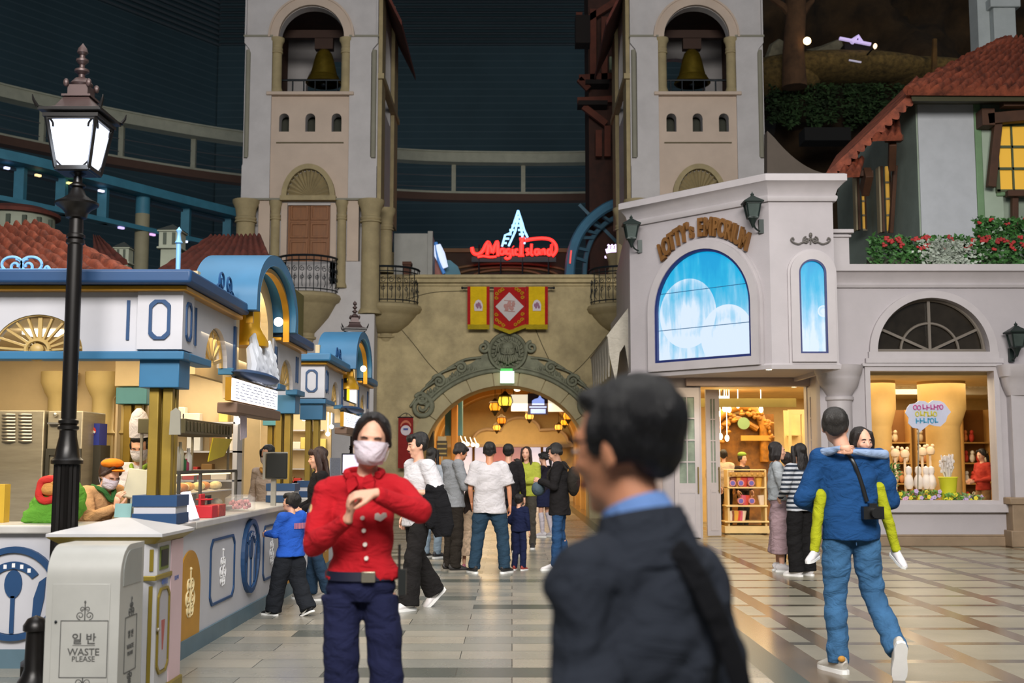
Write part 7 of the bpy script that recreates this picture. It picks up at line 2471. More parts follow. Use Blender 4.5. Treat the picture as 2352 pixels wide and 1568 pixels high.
# flat dark shelter under the ivy
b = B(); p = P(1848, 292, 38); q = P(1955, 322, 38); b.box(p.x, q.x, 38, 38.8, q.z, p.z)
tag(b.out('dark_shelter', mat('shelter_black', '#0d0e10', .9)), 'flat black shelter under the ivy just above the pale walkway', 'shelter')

# ------------------------------------------------------------------ overhead walkway ring
WALK = mat('walkway_cream', '#b6b7a2', .7, var=.08)
root = thing('walkway', 'long curved cream walkway bridging the hall behind the bell towers', 'walkway', (0, 48, 12))
plan = [(-150, 39.0), (0, 41), (280, 44.2), (555, 47), (905, 49.6), (1170, 50.2), (1420, 50), (1700, 49.2), (1990, 47.5)]
zt = PZ(368, 50)
pp = spline([Vector((PX(px, y, 300), y, 0)) for px, y in plan], 8)
def sweep_rect(b, pts, w0, w1, z0, z1):
    vs, fs = [], []
    n = len(pts)
    for i, p in enumerate(pts):
        d = (pts[min(i + 1, n - 1)] - pts[max(i - 1, 0)]).normalized(); nn = Vector((d.y, -d.x, 0))
        for (o, z) in ((w0, z0), (w1, z0), (w1, z1), (w0, z1)):
            vs.append(Vector((p.x, p.y, 0)) + nn * o + Vector((0, 0, z)))
    for i in range(n - 1):
        for j in range(4):
            k = (j + 1) % 4
            fs.append((i * 4 + j, i * 4 + k, i * 4 + 4 + k, i * 4 + 4 + j))
    fs += [(0, 1, 2, 3), ((n - 1) * 4 + 3, (n - 1) * 4 + 2, (n - 1) * 4 + 1, (n - 1) * 4)]
    b.add(vs, fs)
b = B(); sweep_rect(b, pp, 0, .6, zt - .2, zt + .22); sweep_rect(b, pp, -.05, .65, zt + .22, zt + .28); b.out('top_beam', WALK, root, angle=30)
b = B(); sweep_rect(b, pp, 0, .15, zt - 1.48, zt - 1.38); b.out('bottom_rail', WALK, root, angle=30)
b = B(); sweep_rect(b, pp, 0, .5, zt - 1.85, zt - 1.55); b.out('lower_beam', mat('walkway_rust', '#5d4438', .8), root, angle=30)
b = B(); sweep_rect(b, pp, .02, .04, zt - 1.2, zt - 1.17); sweep_rect(b, pp, .02, .04, zt - .7, zt - .67); b.out('cables', mat('cable_grey', '#53555a', .6), root, smooth=False)
for i in range(1, len(pp) - 1, 5):
    p = pp[i]
    b = B(); b.box(p.x - .09, p.x + .09, p.y - .1, p.y + .1, zt - 1.5, zt - .2); b.out('post', WALK, root, smooth=False)
# ------------------------------------------------------------------ blue coaster track
TB = mat('track_blue', '#3f7f97', .6, var=.1)
root = thing('coaster_track', 'light blue roller coaster truss sweeping towards the left bell tower', 'track', (-9, 31, 8))
tp = spline([Vector((PX(px, y, 440), y, 0)) for px, y in ((-160, 26.6), (0, 27.6), (190, 29.6), (380, 32), (560, 34.6), (620, 36))], 8)
b = B(); sweep_rect(b, tp, 0, .5, 8.55, 8.78); b.out('top_chord', TB, root, angle=30)
b = B(); sweep_rect(b, tp, 0, .3, 7.6, 7.72); b.out('bottom_chord', TB, root, angle=30)
b = B(); sweep_rect(b, tp, -.25, .0, 8.45, 8.53); b.out('rail', mat('rail_dark', '#2c3f4f', .5), root, angle=30)
for i in range(2, len(tp) - 1, 4):
    p = tp[i]; b = B(); b.box(p.x - .12, p.x + .12, p.y - .1, p.y + .1, 7.6, 8.6)
    b.out('strut', TB, root, smooth=False)
rr = random.Random(2)
cols_ = ['#b6a6e0', '#c39ad0', '#dfe6ff', '#cdd4ff', '#e8c890', '#e0d88a', '#d8d4e8']
for i in range(14):
    f = (i + .5) / 14
    p = tp[int(f * (len(tp) - 2))]; q = tp[int(f * (len(tp) - 2)) + 1]
    up = i < 7
    z = 8.42 if up else 7.57
    b = B(); b.beam(p + Vector((0, -.35, z)), p.lerp(q, .45) + Vector((0, -.35, z)), .08, .05)
    c = cols_[i % 7]
    tag(b.out('track_light', glow('tl_' + c, c, 1.6)), 'small glowing strip light fixed along the blue coaster track', 'lamp', 'strip lights along the coaster track')
root = thing('support_column', 'tall round cream column with blue top holding up the coaster track', 'column', (PX(324, 31.5), 31.5, 0))
cxx = PX(326, 31.2, 540)
b = B(); b.lathe([(.19, 0), (.19, PZ(492, 31.2))], (cxx, 31.2, 0), 20); b.out('shaft', mat('column_cream', '#9a9478', .7), root)
b = B(); b.lathe([(.19, PZ(492, 31.2)), (.19, PZ(440, 31.2))], (cxx, 31.2, 0), 20); b.out('blue_top', TB, root)
# ------------------------------------------------------------------ roofs and turrets behind the kiosk
root = thing('tiled_roof', 'terracotta tiled hip roof behind the scroll cresting of the nearest kiosk', 'roof', (-7.5, 17, 0))
b = B()
ap1, ap2 = P(92, 522, 18), P(-260, 560, 18)
tile_roof(b, P(-260, 640, 15.5), P(308, 640, 15.5), ap1, ap1.lerp(ap2, .9), 15, 8, .1)
b.out('front_slope', ROOF, root, angle=50)
b = B(); b.tube([P(lerp(92, 310, k / 24), lerp(522, 638, k / 24) - 2.5 * math.sin(k * 2.1), lerp(18, 15.5, k / 24)) for k in range(25)], .09, 8)
b.out('hip_tiles', ROOF, root, angle=50)
b = B(); b.box(-13, P(308, 640, 15.5).x - .1, 15.8, 18.5, 0, P(0, 648, 15.5).z); b.out('walls', mat('shed_wall', '#7a7668', .8), root, smooth=False)
root = thing('white_turret', 'white turret with curved dark brown roof at the far left behind the tiled roof', 'turret', (PX(20, 24), 24, 0))
b = B(); b.lathe([(.75, 0), (.75, PZ(500, 24)), (.8, PZ(498, 24))], (PX(14, 24), 24, 0), 24); b.out('drum', mat('turret_white', '#9aa08e', .7), root)
b = B(); b.lathe([(.86, PZ(500, 24)), (.86, PZ(492, 24)), (.6, PZ(480, 24)), (.0, PZ(468, 24))], (PX(14, 24), 24, 0), 24); b.out('roof', ROOFD, root)
b = B()
for k in range(8):
    a = -PI + PI * (k + .5) / 8
    b.box(PX(14, 24) + .77 * math.cos(a) - .04, PX(14, 24) + .77 * math.cos(a) + .04, 24 + .76 * math.sin(a) - .03, 24 + .76 * math.sin(a) + .03, PZ(528, 24), PZ(508, 24))
b.out('slots', mat('slot_shadow', '#4b5348', .8), root)  # slots are plain grey-green plates set on the drum
def turret(px, y, yt, yb, w, label):
    r = thing('chimney_turret', label, 'turret', (PX(px, y), y, 0))
    x = PX(px, y, yt)
    z1, z0 = PZ(yt, y), PZ(yb, y)
    TW = mat('turret_white', '#9aa08e', .7)
    h = z1 - z0
    b = B(); b.box(x - w, x + w, y - w, y + w, z0 + h * .42, z0 + h * .8); b.box(x - w * 1.15, x + w * 1.15, y - w * 1.15, y + w * 1.15, z0 + h * .78, z0 + h * .82)
    b.box(x - w * 1.15, x + w * 1.15, y - w * 1.15, y + w * 1.15, z0 + h * .38, z0 + h * .43); b.box(x - w * .85, x + w * .85, y - w * .85, y + w * .85, 0, z0 + h * .4)
    b.out('shaft', TW, r, bev=.01)
    b = B()
    for k in (-1, 1): b.box(x + k * w * .42 - w * .16, x + k * w * .42 + w * .16, y - w - .01, y - w, z0 + h * .48, z0 + h * .76)
    b.out('slots', mat('slot_shadow', '#4b5348', .8), r)
    b = B(); b.add([(x - w * 1.2, y - w * 1.2, z0 + h * .82), (x + w * 1.2, y - w * 1.2, z0 + h * .82), (x + w * 1.2, y + w * 1.2, z0 + h * .82), (x - w * 1.2, y + w * 1.2, z0 + h * .82), (x, y, z1)], [(3, 2, 1, 0), (0, 1, 4), (1, 2, 4), (2, 3, 4), (3, 0, 4)])
    b.out('cap', mat('turret_cap', '#2a2f2c', .8), r, smooth=False)
turret(285, 22, 555, 640, .14, 'slim white chimney turret with pointed cap between the tiled roof and the column')
turret(397, 22, 515, 612, .2, 'wider white chimney turret right of the round cream column')
b = B(); tile_roof(b, P(214, 612, 21), P(292, 600, 21), P(232, 548, 23), P(214, 546, 23), 4, 5, .05)
tag(b.out('dark_roof', ROOFD), 'small dark red pointed roof just right of the street lamp shaft', 'roof')
root = thing('red_roof_house', 'low house with long dark red roof left of the bell tower', 'house', (PX(470, 23), 23, 0))
b = B(); tile_roof(b, P(335, 640, 20.5), P(640, 640, 20.5), P(600, 545, 23), P(480, 548, 23), 12, 6, .06); b.out('roof', ROOFD, root)
b = B(); b.box(PX(390, 20.8), PX(640, 20.8), 20.8, 23, 0, PZ(640, 20.8)); b.out('walls', mat('olive_wall', '#6f6a3c', .8), root, smooth=False)

# ------------------------------------------------------------------ behind the gateway
root = thing('dome_hall', 'dark brown arched hall roof behind the gateway under the neon sign', 'building', (0, 38, 0))
YD2 = 38
b = B()
def ZD(y): return PZ(y, YD2)
b.plate([(PX(1015, YD2), 4), (PX(1320, YD2), 4)] + arc(PX(1165, YD2), ZD(640), PX(1320, YD2) - PX(1165, YD2), ZD(600) - ZD(640), 0, PI, 20), [], YD2, YD2 + .5)
b.box(PX(1005, YD2), PX(1320, YD2), YD2 + .5, YD2 + 1, 4, ZD(572))
b.out('front', mat('deep_brown', '#33261a', .8, var=.2), root, smooth=False)
b = B()
for k, (w, t) in enumerate(((158, 606), (120, 614), (80, 620))):
    b.tube([Vector((PX(1165 + w * math.cos(PI * i / 20), YD2), YD2 - .05, lerp(ZD(636), ZD(t), math.sin(PI * i / 20)))) for i in range(21)], .045, 6)
b.box(PX(1005, YD2), PX(1320, YD2), YD2 + .4, YD2 + .5, ZD(574), ZD(565))
b.out('arch_mouldings', mat('warm_brown', '#6a4f30', .7), root)
# neon sign
YN = 37
sign = thing('neon_sign', 'red neon script Magic Island beneath a stepped blue-white neon spire', 'sign', P(1180, 600, YN))
NR = glow('neon_red', '#ff2a24', 2.4)
NBL = glow('neon_blue', '#9fd4ff', 1.5)
def nP(px, py): return P(px, py, YN)
b = B()
def stroke(pts, r=.045): b.tube(spline([nP(x, y) for x, y in pts], 5), r, 6)
stroke([(1084, 568), (1087, 580), (1097, 584), (1108, 577), (1116, 562), (1122, 556), (1121, 570), (1119, 585)], .06)
stroke([(1122, 556), (1128, 570), (1131, 580), (1136, 566), (1142, 555), (1143, 570), (1144, 588)], .06)
stroke([(1158, 572), (1150, 573), (1149, 582), (1156, 583), (1159, 572), (1161, 584)])
stroke([(1171, 572), (1164, 574), (1165, 583), (1172, 580), (1172, 572), (1172, 590), (1164, 594), (1160, 590)])
stroke([(1177, 572), (1178, 584), (1181, 584)]); stroke([(1178, 566), (1179, 567)])
stroke([(1190, 573), (1184, 574), (1184, 583), (1190, 584)])
stroke([(1200, 548), (1198, 566), (1197, 585)], .07); stroke([(1193, 549), (1206, 547)], .05); stroke([(1190, 586), (1204, 586)], .05)
stroke([(1215, 572), (1209, 573), (1212, 578), (1215, 582), (1208, 585)])
stroke([(1221, 560), (1220, 578), (1221, 585), (1225, 585)])
stroke([(1237, 573), (1230, 574), (1229, 582), (1235, 584), (1238, 573), (1240, 585)])
stroke([(1244, 573), (1244, 585), (1245, 576), (1250, 573), (1252, 585)])
stroke([(1266, 573), (1259, 574), (1258, 583), (1264, 584), (1267, 560), (1266, 586)])
stroke([(1206, 552), (1222, 549), (1245, 547), (1264, 550), (1275, 560), (1278, 572), (1274, 582), (1268, 588)], .055)
stroke([(1097, 590), (1110, 588), (1125, 590), (1140, 589)], .04)
b.out('red_script', NR, sign)
b = B()
def st2(pts, r=.035): b.tube([nP(x, y) for x, y in pts], r, 6)
rows = [(1190, 488, 3), (1190, 498, 7), (1189, 508, 9), (1187, 518, 12), (1186, 528, 16), (1184, 538, 20), (1183, 548, 24), (1180, 558, 27)]
for i, (cx, y, w) in enumerate(rows):
    if i < 4: st2([(cx - w, y), (cx + w, y)])
    else:
        st2([(cx - w, y), (cx - w + 11, y)]); st2([(cx + w - 12, y), (cx + w, y)])
st2([(1190, 483), (1178, 520), (1172, 535), (1160, 540), (1153, 566)]); st2([(1190, 483), (1199, 510), (1204, 528), (1212, 545)]); st2([(1190, 498), (1184, 530), (1176, 548), (1168, 565)]); st2([(1194, 505), (1200, 545)])
b.out('blue_spire', NBL, sign)
b = B(); b.box(nP(1085, 0).x, nP(1275, 0).x, YN + .1, YN + .2, nP(0, 600).z, nP(0, 588).z)
for px in (1100, 1150, 1200, 1260): b.tube([nP(px, 594).xy.to_3d() + Vector((0, .15, 4)), nP(px, 560) + Vector((0, .12, 0))], .03, 5)
b.out('carrier', IRON, sign)
# white block, chimney, flags of colour around
b = B(); b.box(PX(905, 33, 580), PX(992, 33, 580), 33, 35, 4, PZ(536, 33)); b.box(PX(983, 33, 580), PX(994, 33, 580), 32.9, 33.1, 4, PZ(532, 33))
tag(b.out('white_block', mat('block_white', '#a8a8a2', .8), smooth=False), 'plain white rectangular wall block behind the left end of the gateway', 'wall block')
b = B(); b.box(PX(922, 31.8), PX(939, 31.8), 31.8, 32.1, 4.5, PZ(604, 31.8)); b.box(PX(920, 31.8), PX(941, 31.8), 31.75, 32.15, PZ(608, 31.8), PZ(601, 31.8))
tag(b.out('brick_chimney', mat('brick_brown', '#5a3a2c', .85)), 'small brown chimney before the white wall block', 'chimney')
root = thing('lit_poster', 'curved blue-white lit poster leaning beside the white wall block', 'poster', P(1012, 600, 34))
b = B(); b.loft([P(1004, 562, 34), P(1010, 585, 34), P(1022, 615, 34)], [(.1, .05), (.16, .05), (.1, .05)], side=(1, 0, 0), seg=8); b.out('lit_panel', glow('poster_blue', '#c9d6f2', .9), root)
b = B(); b.tube(spline([P(1001, 556, 34), P(1005, 590, 34), P(1020, 628, 34)], 5), .05, 6); b.out('blue_edge', glow('poster_edge', '#2f6cae', .6), root)
b = B(); b.plate([(P(x, y, 34.5).x, P(x, y, 34.5).z) for x, y in ((1022, 1000), (1022, 596), (1035, 598), (1052, 612), (1062, 640), (1062, 1000))][::-1], [], 34.5, 34.9)
tag(b.out('teal_fin', mat('teal_fin', '#4d8496', .6)), 'teal curved fin low behind the gateway, right of the lit poster', 'fin')
b = B(); b.plate([(P(x, y, 34.3).x, P(x, y, 34.3).z) for x, y in ((990, 640), (992, 570), (1000, 580), (1012, 610), (1016, 640))][::-1], [], 34.3, 34.4)
tag(b.out('pink_fin', mat('pink_fin', '#a86a5c', .6)), 'dusky pink fin against the side of the white wall block', 'fin')
# blue truss arc at right of the neon
root = thing('blue_truss', 'blue curved coaster truss arching up to the right bell tower', 'track', P(1370, 560, 36))
b = B(); b.tube(spline([P(x, y, 36) for x, y in ((1308, 640), (1312, 590), (1326, 545), (1352, 508), (1390, 478), (1430, 462))], 6), .16, 8); b.out('main_tube', mat('truss_blue', '#4a7f9c', .5), root)
b = B(); b.tube(spline([P(x, y, 36.6) for x, y in ((1342, 640), (1346, 590), (1362, 545), (1392, 512), (1430, 492))], 6), .08, 8); b.out('inner_tube', mat('truss_blue2', '#3c6478', .6), root)
b = B()
for (a, c) in (((1314, 590), (1346, 600)), ((1326, 546), (1362, 546)), ((1352, 508), (1380, 524)), ((1318, 568), (1350, 575)), ((1338, 527), (1368, 536)), ((1375, 490), (1400, 508))): b.beam(P(*a, 36.2), P(*c, 36.5), .09, .09)
b.beam(P(1330, 470, 37), P(1420, 560, 37), .1, .1)
b.out('cross_braces', mat('truss_blue2', '#3c6478', .6), root)
b = B(); b.beam(P(1312, 575, 35.8), P(1309, 605, 35.8), .05, .05)
b.out('red_strip', glow('red_strip', '#d8403c', .9), root)
root = thing('cup_sign', 'small violet-white neon cup sign above the right gateway balcony', 'sign', P(1405, 580, 34))
b = B(); GV = glow('neon_violet', '#e6c8ff', 2.6)
b.loft([P(1405, 572, 34), P(1405, 586, 34)], [(.19, .04), (.13, .04)], side=(1, 0, 0), seg=12); b.loft([P(1389, 590, 34), P(1424, 590, 34)], [(.04, .03), (.04, .03)], seg=8)
for k in (-1, 0, 1): b.tube(spline([P(1405 + k * 8, 571, 34), P(1408 + k * 8, 566, 34), P(1404 + k * 8, 562, 34)], 4), .03, 6)
b.out('neon_cup', GV, root)
# dark timber tower at the left of the right bell tower
root = thing('timber_tower', 'dark red-brown timber tower half hidden by the right bell tower', 'tower', (PX(1380, 37), 37, 0))
b = B()
DT = mat('dark_red_timber', '#3a1d12', .8, var=.3)
b.box(PX(1352, 37, 200), PX(1440, 37, 200), 37, 39, 4, PZ(-80, 37)); b.out('body', DT, root, smooth=False)
b = B()
for (a, c) in (((1326, 60), (1420, 0)), ((1330, 180), (1420, 175)), ((1330, 182), (1352, 205)), ((1326, 232), (1420, 228)), ((1340, 245), (1392, 285)), ((1362, 22), (1362, 190)), ((1330, 90), (1330, 30)), ((1388, 40), (1388, 190)), ((1395, 290), (1395, 360)), ((1375, 300), (1375, 360))): b.beam(P(*a, 36.6), P(*c, 36.6), .16, .2)
b.out('beams', mat('red_timber', '#5c2c1c', .8, var=.2), root)
b = B()
for (x0, y0, x1, y1) in ((1322, 34, 1356, 98), (1345, 182, 1400, 192), (1328, 230, 1396, 240)): p, q = P(x0, y0, 36.4), P(x1, y1, 36.4); b.box(p.x, q.x, 36.4, 37, q.z, p.z)
b.out('balconies', mat('black_timber', '#160e0b', .9), root)
b = B(); p = P(1400, 130, 36); q = P(1424, 160, 36); b.box(p.x, q.x, 36, 36.3, q.z, p.z); b.out('pale_box', mat('pale_box', '#7f8a70', .8), root)
# hanging banners on a rod
YBN = 30.3
root = thing('banner_rod', 'dark iron rod holding the three banners on the gateway', 'rod', P(1166, 661, YBN))
b = B(); b.tube([P(1062, 661, YBN), P(1272, 661, YBN)], .022, 8); b.ell(P(1062, 661, YBN), .035, 8, 6); b.ell(P(1272, 661, YBN), .035, 8, 6)
for px in (1068, 1166, 1266): b.tube([P(px, 661, YBN), P(px, 661, YG - .02)], .012, 5)
b.out('rod', IRON, root)
BY, BR = cloth('banner_yellow', '#d8b418', sc_=90, bump=.1), cloth('banner_red', '#a8201f', sc_=90, bump=.1)
def bP(px, py, dy=0.): return P(px, py, YBN - .03 - dy)
def wavy(b, x0, x1, y0, y1, dy, nn=10, tip=None):
    vs, fs = [], []
    M_ = 8
    for j in range(M_ + 1):
        for i in range(nn + 1):
            px = lerp(x0, x1, i / nn)
            yb = y1 + (tip * (1 - abs(2 * i / nn - 1)) if tip else 0)
            py = lerp(y0, yb, j / M_)
            p = bP(px, py, dy + .012 * math.sin((px - 1000) * .22) * (j / M_))
            vs.append(p)
    n0 = len(vs); vs += [v + Vector((0, .008, 0)) for v in vs]
    for j in range(M_):
        for i in range(nn):
            a = j * (nn + 1) + i
            fs.append((a, a + nn + 1, a + nn + 2, a + 1)); fs.append((a + n0, a + 1 + n0, a + nn + 2 + n0, a + nn + 1 + n0))
    b.add(vs, fs)
for cx, lab in ((1099, 'yellow banner with red side borders left of the red diamond banner'), (1233, 'yellow banner with red side borders right of the red diamond banner')):
    rt = thing('banner', lab, 'banner', bP(cx, 660))
    b = B(); wavy(b, cx - 19, cx + 19, 658, 746, 0); b.out('yellow_cloth', BY, rt)
    for s in (-1, 1):
        b = B(); wavy(b, cx + s * 22 - 3.5, cx + s * 22 + 3.5, 658, 746, .002); 
        b.out('red_border', BR, rt)
    b = B()
    for k in range(24): px = cx - 24 + k * 2.09; b.tube([bP(px, 745, .005), bP(px, 756, .01)], .012, 4)
    b.out('fringe', cloth('fringe_gold', '#b9a428'), rt)
    b = B(); b.plate([(p.x, p.z) for p in [bP(cx - 9, 714), bP(cx + 9, 714), bP(cx + 10, 700), bP(cx + 6, 691), bP(cx, 688), bP(cx - 6, 691), bP(cx - 10, 700)]][::1], [], YBN - .058, YBN - .05)
    b.cur = 1
    for q in range(5): c = bP(cx - 4 + q * 2.2, 701 + 4 * math.sin(q * 2)); b.ell((c.x, YBN - .062, c.z), (.03, .008, .05), 8, 6)
    b.out('crest', [mat('crest_white', '#cfc4c8', .7), mat('crest_purple', '#94647e', .7)], rt, smooth=False)
rt = thing('banner', 'pointed red banner with white diamond in the middle of the gateway', 'banner', bP(1170, 660))
b = B(); wavy(b, 1134, 1207, 659, 746, .01, 16, 14); b.out('red_cloth', BR, rt)
b = B(); b.plate([(p.x, p.z) for p in [bP(1170, 738), bP(1203, 704), bP(1170, 671), bP(1138, 704)]], [], YBN - .068, YBN - .058); b.out('white_diamond', mat('diamond_white', '#c2b9b8', .8), rt, smooth=False)
b = B()
for i in range(7):
    c = bP(1170 - 9 + i * 3, 703 + 7 * math.sin(i * 1.7)); b.ell((c.x, YBN - .072, c.z), (.05, .008, .06), 8, 6)
for q in range(3): c0, c1 = bP(1158, 690 + q * 12), bP(1183, 692 + q * 12); b.tube([(c0.x, YBN - .073, c0.z), (c1.x, YBN - .073, c1.z)], .01, 5)
b.out('crest', mat('crest_rose', '#b08079', .7), rt)
b = B()
for s in (-1, 1):
    for (x, y) in ((22, 668), (29, 674), (30, 684), (22, 740), (29, 734), (30, 722), (14, 746), (16, 664)):
        c = bP(1170 + s * x, y); b.tube(spiral((c.x, YBN - .062, c.z), .05, .015, 0, s * 1.2, n=10), .012, 5)
b.out('gold_scrolls', cloth('scroll_gold', '#c99a20'), rt)
b = B()
for k in range(36):
    px = 1134 + k * 2.09; yb = 746 + 14 * (1 - abs(2 * k / 35 - 1)); b.tube([bP(px, yb - 2, .014), bP(px, yb + 7, .018)], .012, 4)
b.out('fringe', cloth('fringe_gold', '#b9a428'), rt)
# exit sign over the arch, small red banner, plaque
rt = thing('exit_sign', 'small lit green and white exit box over the crown of the gateway arch', 'sign', P(1165, 865, 30.3))
p, q = P(1149, 852, 30.3), P(1181, 879, 30.3); b = B(); b.box(p.x, q.x, 30.3, 30.42, q.z, p.z); b.out('white_face', glow('exit_white', '#d8f5e4', 1.1), rt)
b = B(); b.box(p.x + .01, q.x - .04, 30.32, 30.42, p.z, p.z + .07); b.out('green_top', glow('exit_green', '#39b04a', .9), rt)
rt = thing('banner', 'small crimson banner with round blue and white badge beside the gateway arch', 'banner', P(932, 990, 30.2))
yb = 30.2
b = B(); p, q = P(915, 958, yb), P(948, 1075, yb); b.box(p.x, q.x, yb, yb + .02, q.z, p.z); b.out('cloth', cloth('banner_crimson', '#8c2a28'), rt)
b = B(); c = P(932, 988, yb); b.cyl((c.x, yb - .012, c.z), (c.x, yb, c.z), .13, seg=24); b.out('badge', mat('crest_white', '#cfc4c8', .7), rt)
b = B(); b.cbox((c.x, yb - .018, c.z + .03), (.12, .01, .05)); b.out('badge_mark', mat('badge_navy', '#3c4a8c', .7), rt)
b = B(); b.plate(arc(c.x, c.z + .02, .16, .24, PI * .15, PI * .85, 10) + arc(c.x, c.z + .0, .14, .2, PI * .85, PI * .15, 10), [], yb - .01, yb); b.out('ribbon', mat('ribbon_orange', '#c06a4a', .7), rt, smooth=False)
b = B(); b.tube(spline([P(916, 958, yb), P(932, 948, yb), P(948, 958, yb)], 6), .01, 5); b.tube([P(913, 958, yb), P(950, 958, yb)], .015, 5)
b.tube([P(932, 950, yb), P(932, 950, yb) + Vector((0, .4, 0))], .01, 5); b.out('hanger', IRON, rt)
rt = thing('hanging_plaque', 'brown plaque with gold bands beside the orange ochre pier', 'sign', P(1015, 1030, 32))
p, q = P(1003, 1012, 32), P(1027, 1048, 32)
b = B(); b.box(p.x, q.x, 32, 32.06, q.z, p.z); b.out('board', mat('plaque_brown', '#4a3a1c', .6), rt)
b = B()
for k in range(3): b.box(p.x + .02, q.x - .02, 31.99, 32, q.z + .06 + k * .13, q.z + .1 + k * .13)
b.out('gold_bands', mat('band_gold', '#c9a84a', .5), rt)
b = B(); b.box(p.x + .03, q.x - .03, 31.98, 32.04, p.z, p.z + .12); b.box((p.x + q.x) / 2 - .02, (p.x + q.x) / 2 + .02, 32, 32.05, 0, q.z); b.out('top_and_post', mat('gable_cream', '#c5a873', .8), rt)
# menu boards and lanterns in the passage
YM = 33.5
rt = thing('hanging_board', 'lit triple sign board hanging in the passage with dark blue middle panel', 'sign', P(1236, 900, YM))
for (x0, y0, x1, y1, m_, nm) in ((1174, 906, 1212, 944, glow('cream_board', '#efe8d0', .85), 'left_panel'), (1259, 906, 1300, 945, glow('cream_board', '#efe8d0', .85), 'right_panel'), (1212, 903, 1258, 952, mat('board_navy', '#251c44', .4), 'middle_panel')):
    p, q = P(x0, y0, YM), P(x1, y1, YM); b = B(); b.box(p.x, q.x, YM, YM + .05, q.z, p.z); b.out(nm, m_, rt)
b = B()
def mP(px, py): q = P(px, py, YM); return (q.x, q.z)
b.plate([mP(1222, 930), mP(1250, 930), mP(1250, 918), mP(1244, 914), mP(1240, 906), mP(1236, 914), mP(1228, 916), mP(1222, 920)], [], YM - .015, YM)
b.plate([mP(1216, 936), mP(1255, 936), mP(1255, 933), mP(1216, 933)], [], YM - .015, YM)
b.plate([mP(1219, 949), mP(1253, 949), mP(1253, 939), mP(1219, 939)], [], YM - .012, YM)
b.out('blue_emblem', glow('emblem_blue', '#8ea6f0', 1.0), rt, smooth=False)
b = B()
for px in (1180, 1236, 1290): q = P(px, 905, YM); b.tube([(q.x, YM + .03, q.z), (q.x, YM + .03, 4.0)], .012, 5)
b.out('hangers', IRON, rt)
def passage_lantern(px, py, y, s, c, label):
    c0 = P(px, py, y)
    rt = thing('passage_lantern', label, 'lantern', c0)
    b = B(); b.lathe([(0, -.2 * s), (.03 * s, -.18 * s), (.06 * s, -.12 * s), (.12 * s, -.06 * s)], c0, 14); b.lathe([(.13 * s, .13 * s), (.15 * s, .14 * s), (.06 * s, .2 * s), (.03 * s, .24 * s), (.0, .25 * s)], c0, 14)
    for k in range(6):
        a = k * PI / 3; b.tube([c0 + Vector((.12 * s * math.cos(a), .12 * s * math.sin(a), -.07 * s)), c0 + Vector((.16 * s * math.cos(a), .16 * s * math.sin(a), .03 * s)), c0 + Vector((.13 * s * math.cos(a), .13 * s * math.sin(a), .13 * s))], .01 * s, 5)
    b.tube([c0 + Vector((0, 0, .22 * s)), Vector((c0.x, c0.y, 3.85))], .009, 5)
    b.out('frame', mat('lantern_brass', '#4a3512', .5, metal=.4), rt)
    b = B(); b.lathe([(0, -.07 * s), (.11 * s, -.07 * s), (.145 * s, .03 * s), (.12 * s, .12 * s), (0, .13 * s)], c0, 14); b.out('glass', glow('lg_' + c, c, 1.6), rt)
passage_lantern(1160, 925, 31.9, 1.3, '#d9b83a', 'large yellow-green glass lantern hanging in the arch passage')
passage_lantern(1137, 937, 32.4, 1.1, '#e08a1a', 'amber lantern just left of the large yellow-green lantern')
passage_lantern(1152, 968, 35, .9, '#d07018', 'dim orange lantern below the large yellow-green lantern')
passage_lantern(1216, 958, 34.5, .9, '#f0b050', 'lantern with dark drop finial under the navy sign board')
passage_lantern(1305, 958, 34.0, 1., '#f09020', 'orange lantern at the right edge of the passage, upper of two')
passage_lantern(1297, 972, 35.0, .8, '#f0a020', 'orange lantern at the right edge of the passage, lower of two')
passage_lantern(1141, 984, 40, .9, '#f0a840', 'small lantern at the left step of the inner cream gable')
passage_lantern(1283, 983, 40, .9, '#f0a840', 'small lantern at the right step of the inner cream gable')
for i, px in enumerate((1064, 1074, 1086, 1096)):
    b = B(); p = P(px, 1018 + i * 1.5, 40); b.ell(p, (.07, .05, .07), 12, 8); b.tube([p, (p.x - .1, p.y + .1, p.z + .25)], .012, 5)
    tag(b.out('sconce_bulb', glow('sconce', '#ffe9c0', 4)), 'bright bulb in the row low on the left wall of the passage', 'lamp', 'row of bulbs on the left passage wall')
b = B(); b.ell(P(1188, 894, 32.5), (.09, .06, .06), 12, 8); tag(b.out('ceiling_bulb', glow('sconce', '#ffe9c0', 4)), 'white bulb under the passage vault near the arch crown', 'lamp')
area('mountain_light', (18, 30, 16), (15, 41, 9), 3, 3, 160, (1, .85, .6))
# ------------------------------------------------------------------ the crowd
def on(root, S, name, m, build, label=None, **kw):
    b = B(); b.T = S; build(b)
    return b.out(name, m, root, local=True, label=label, **kw)
def at(px, Y): return (PX(px, Y), Y, 0)
def gd(px, py): g = G(px, py); return (g.x, g.y, 0)
def thing_local(name, label, cat, m, build, S, ref):
    """a thing of its own placed in a person's frame"""
    b = B(); b.T = Matrix.Translation(ref.location) @ Matrix.Rotation(ref.rotation_euler.z, 4, 'Z') @ S
    build(b)
    return tag(b.out(name, m), label, cat)

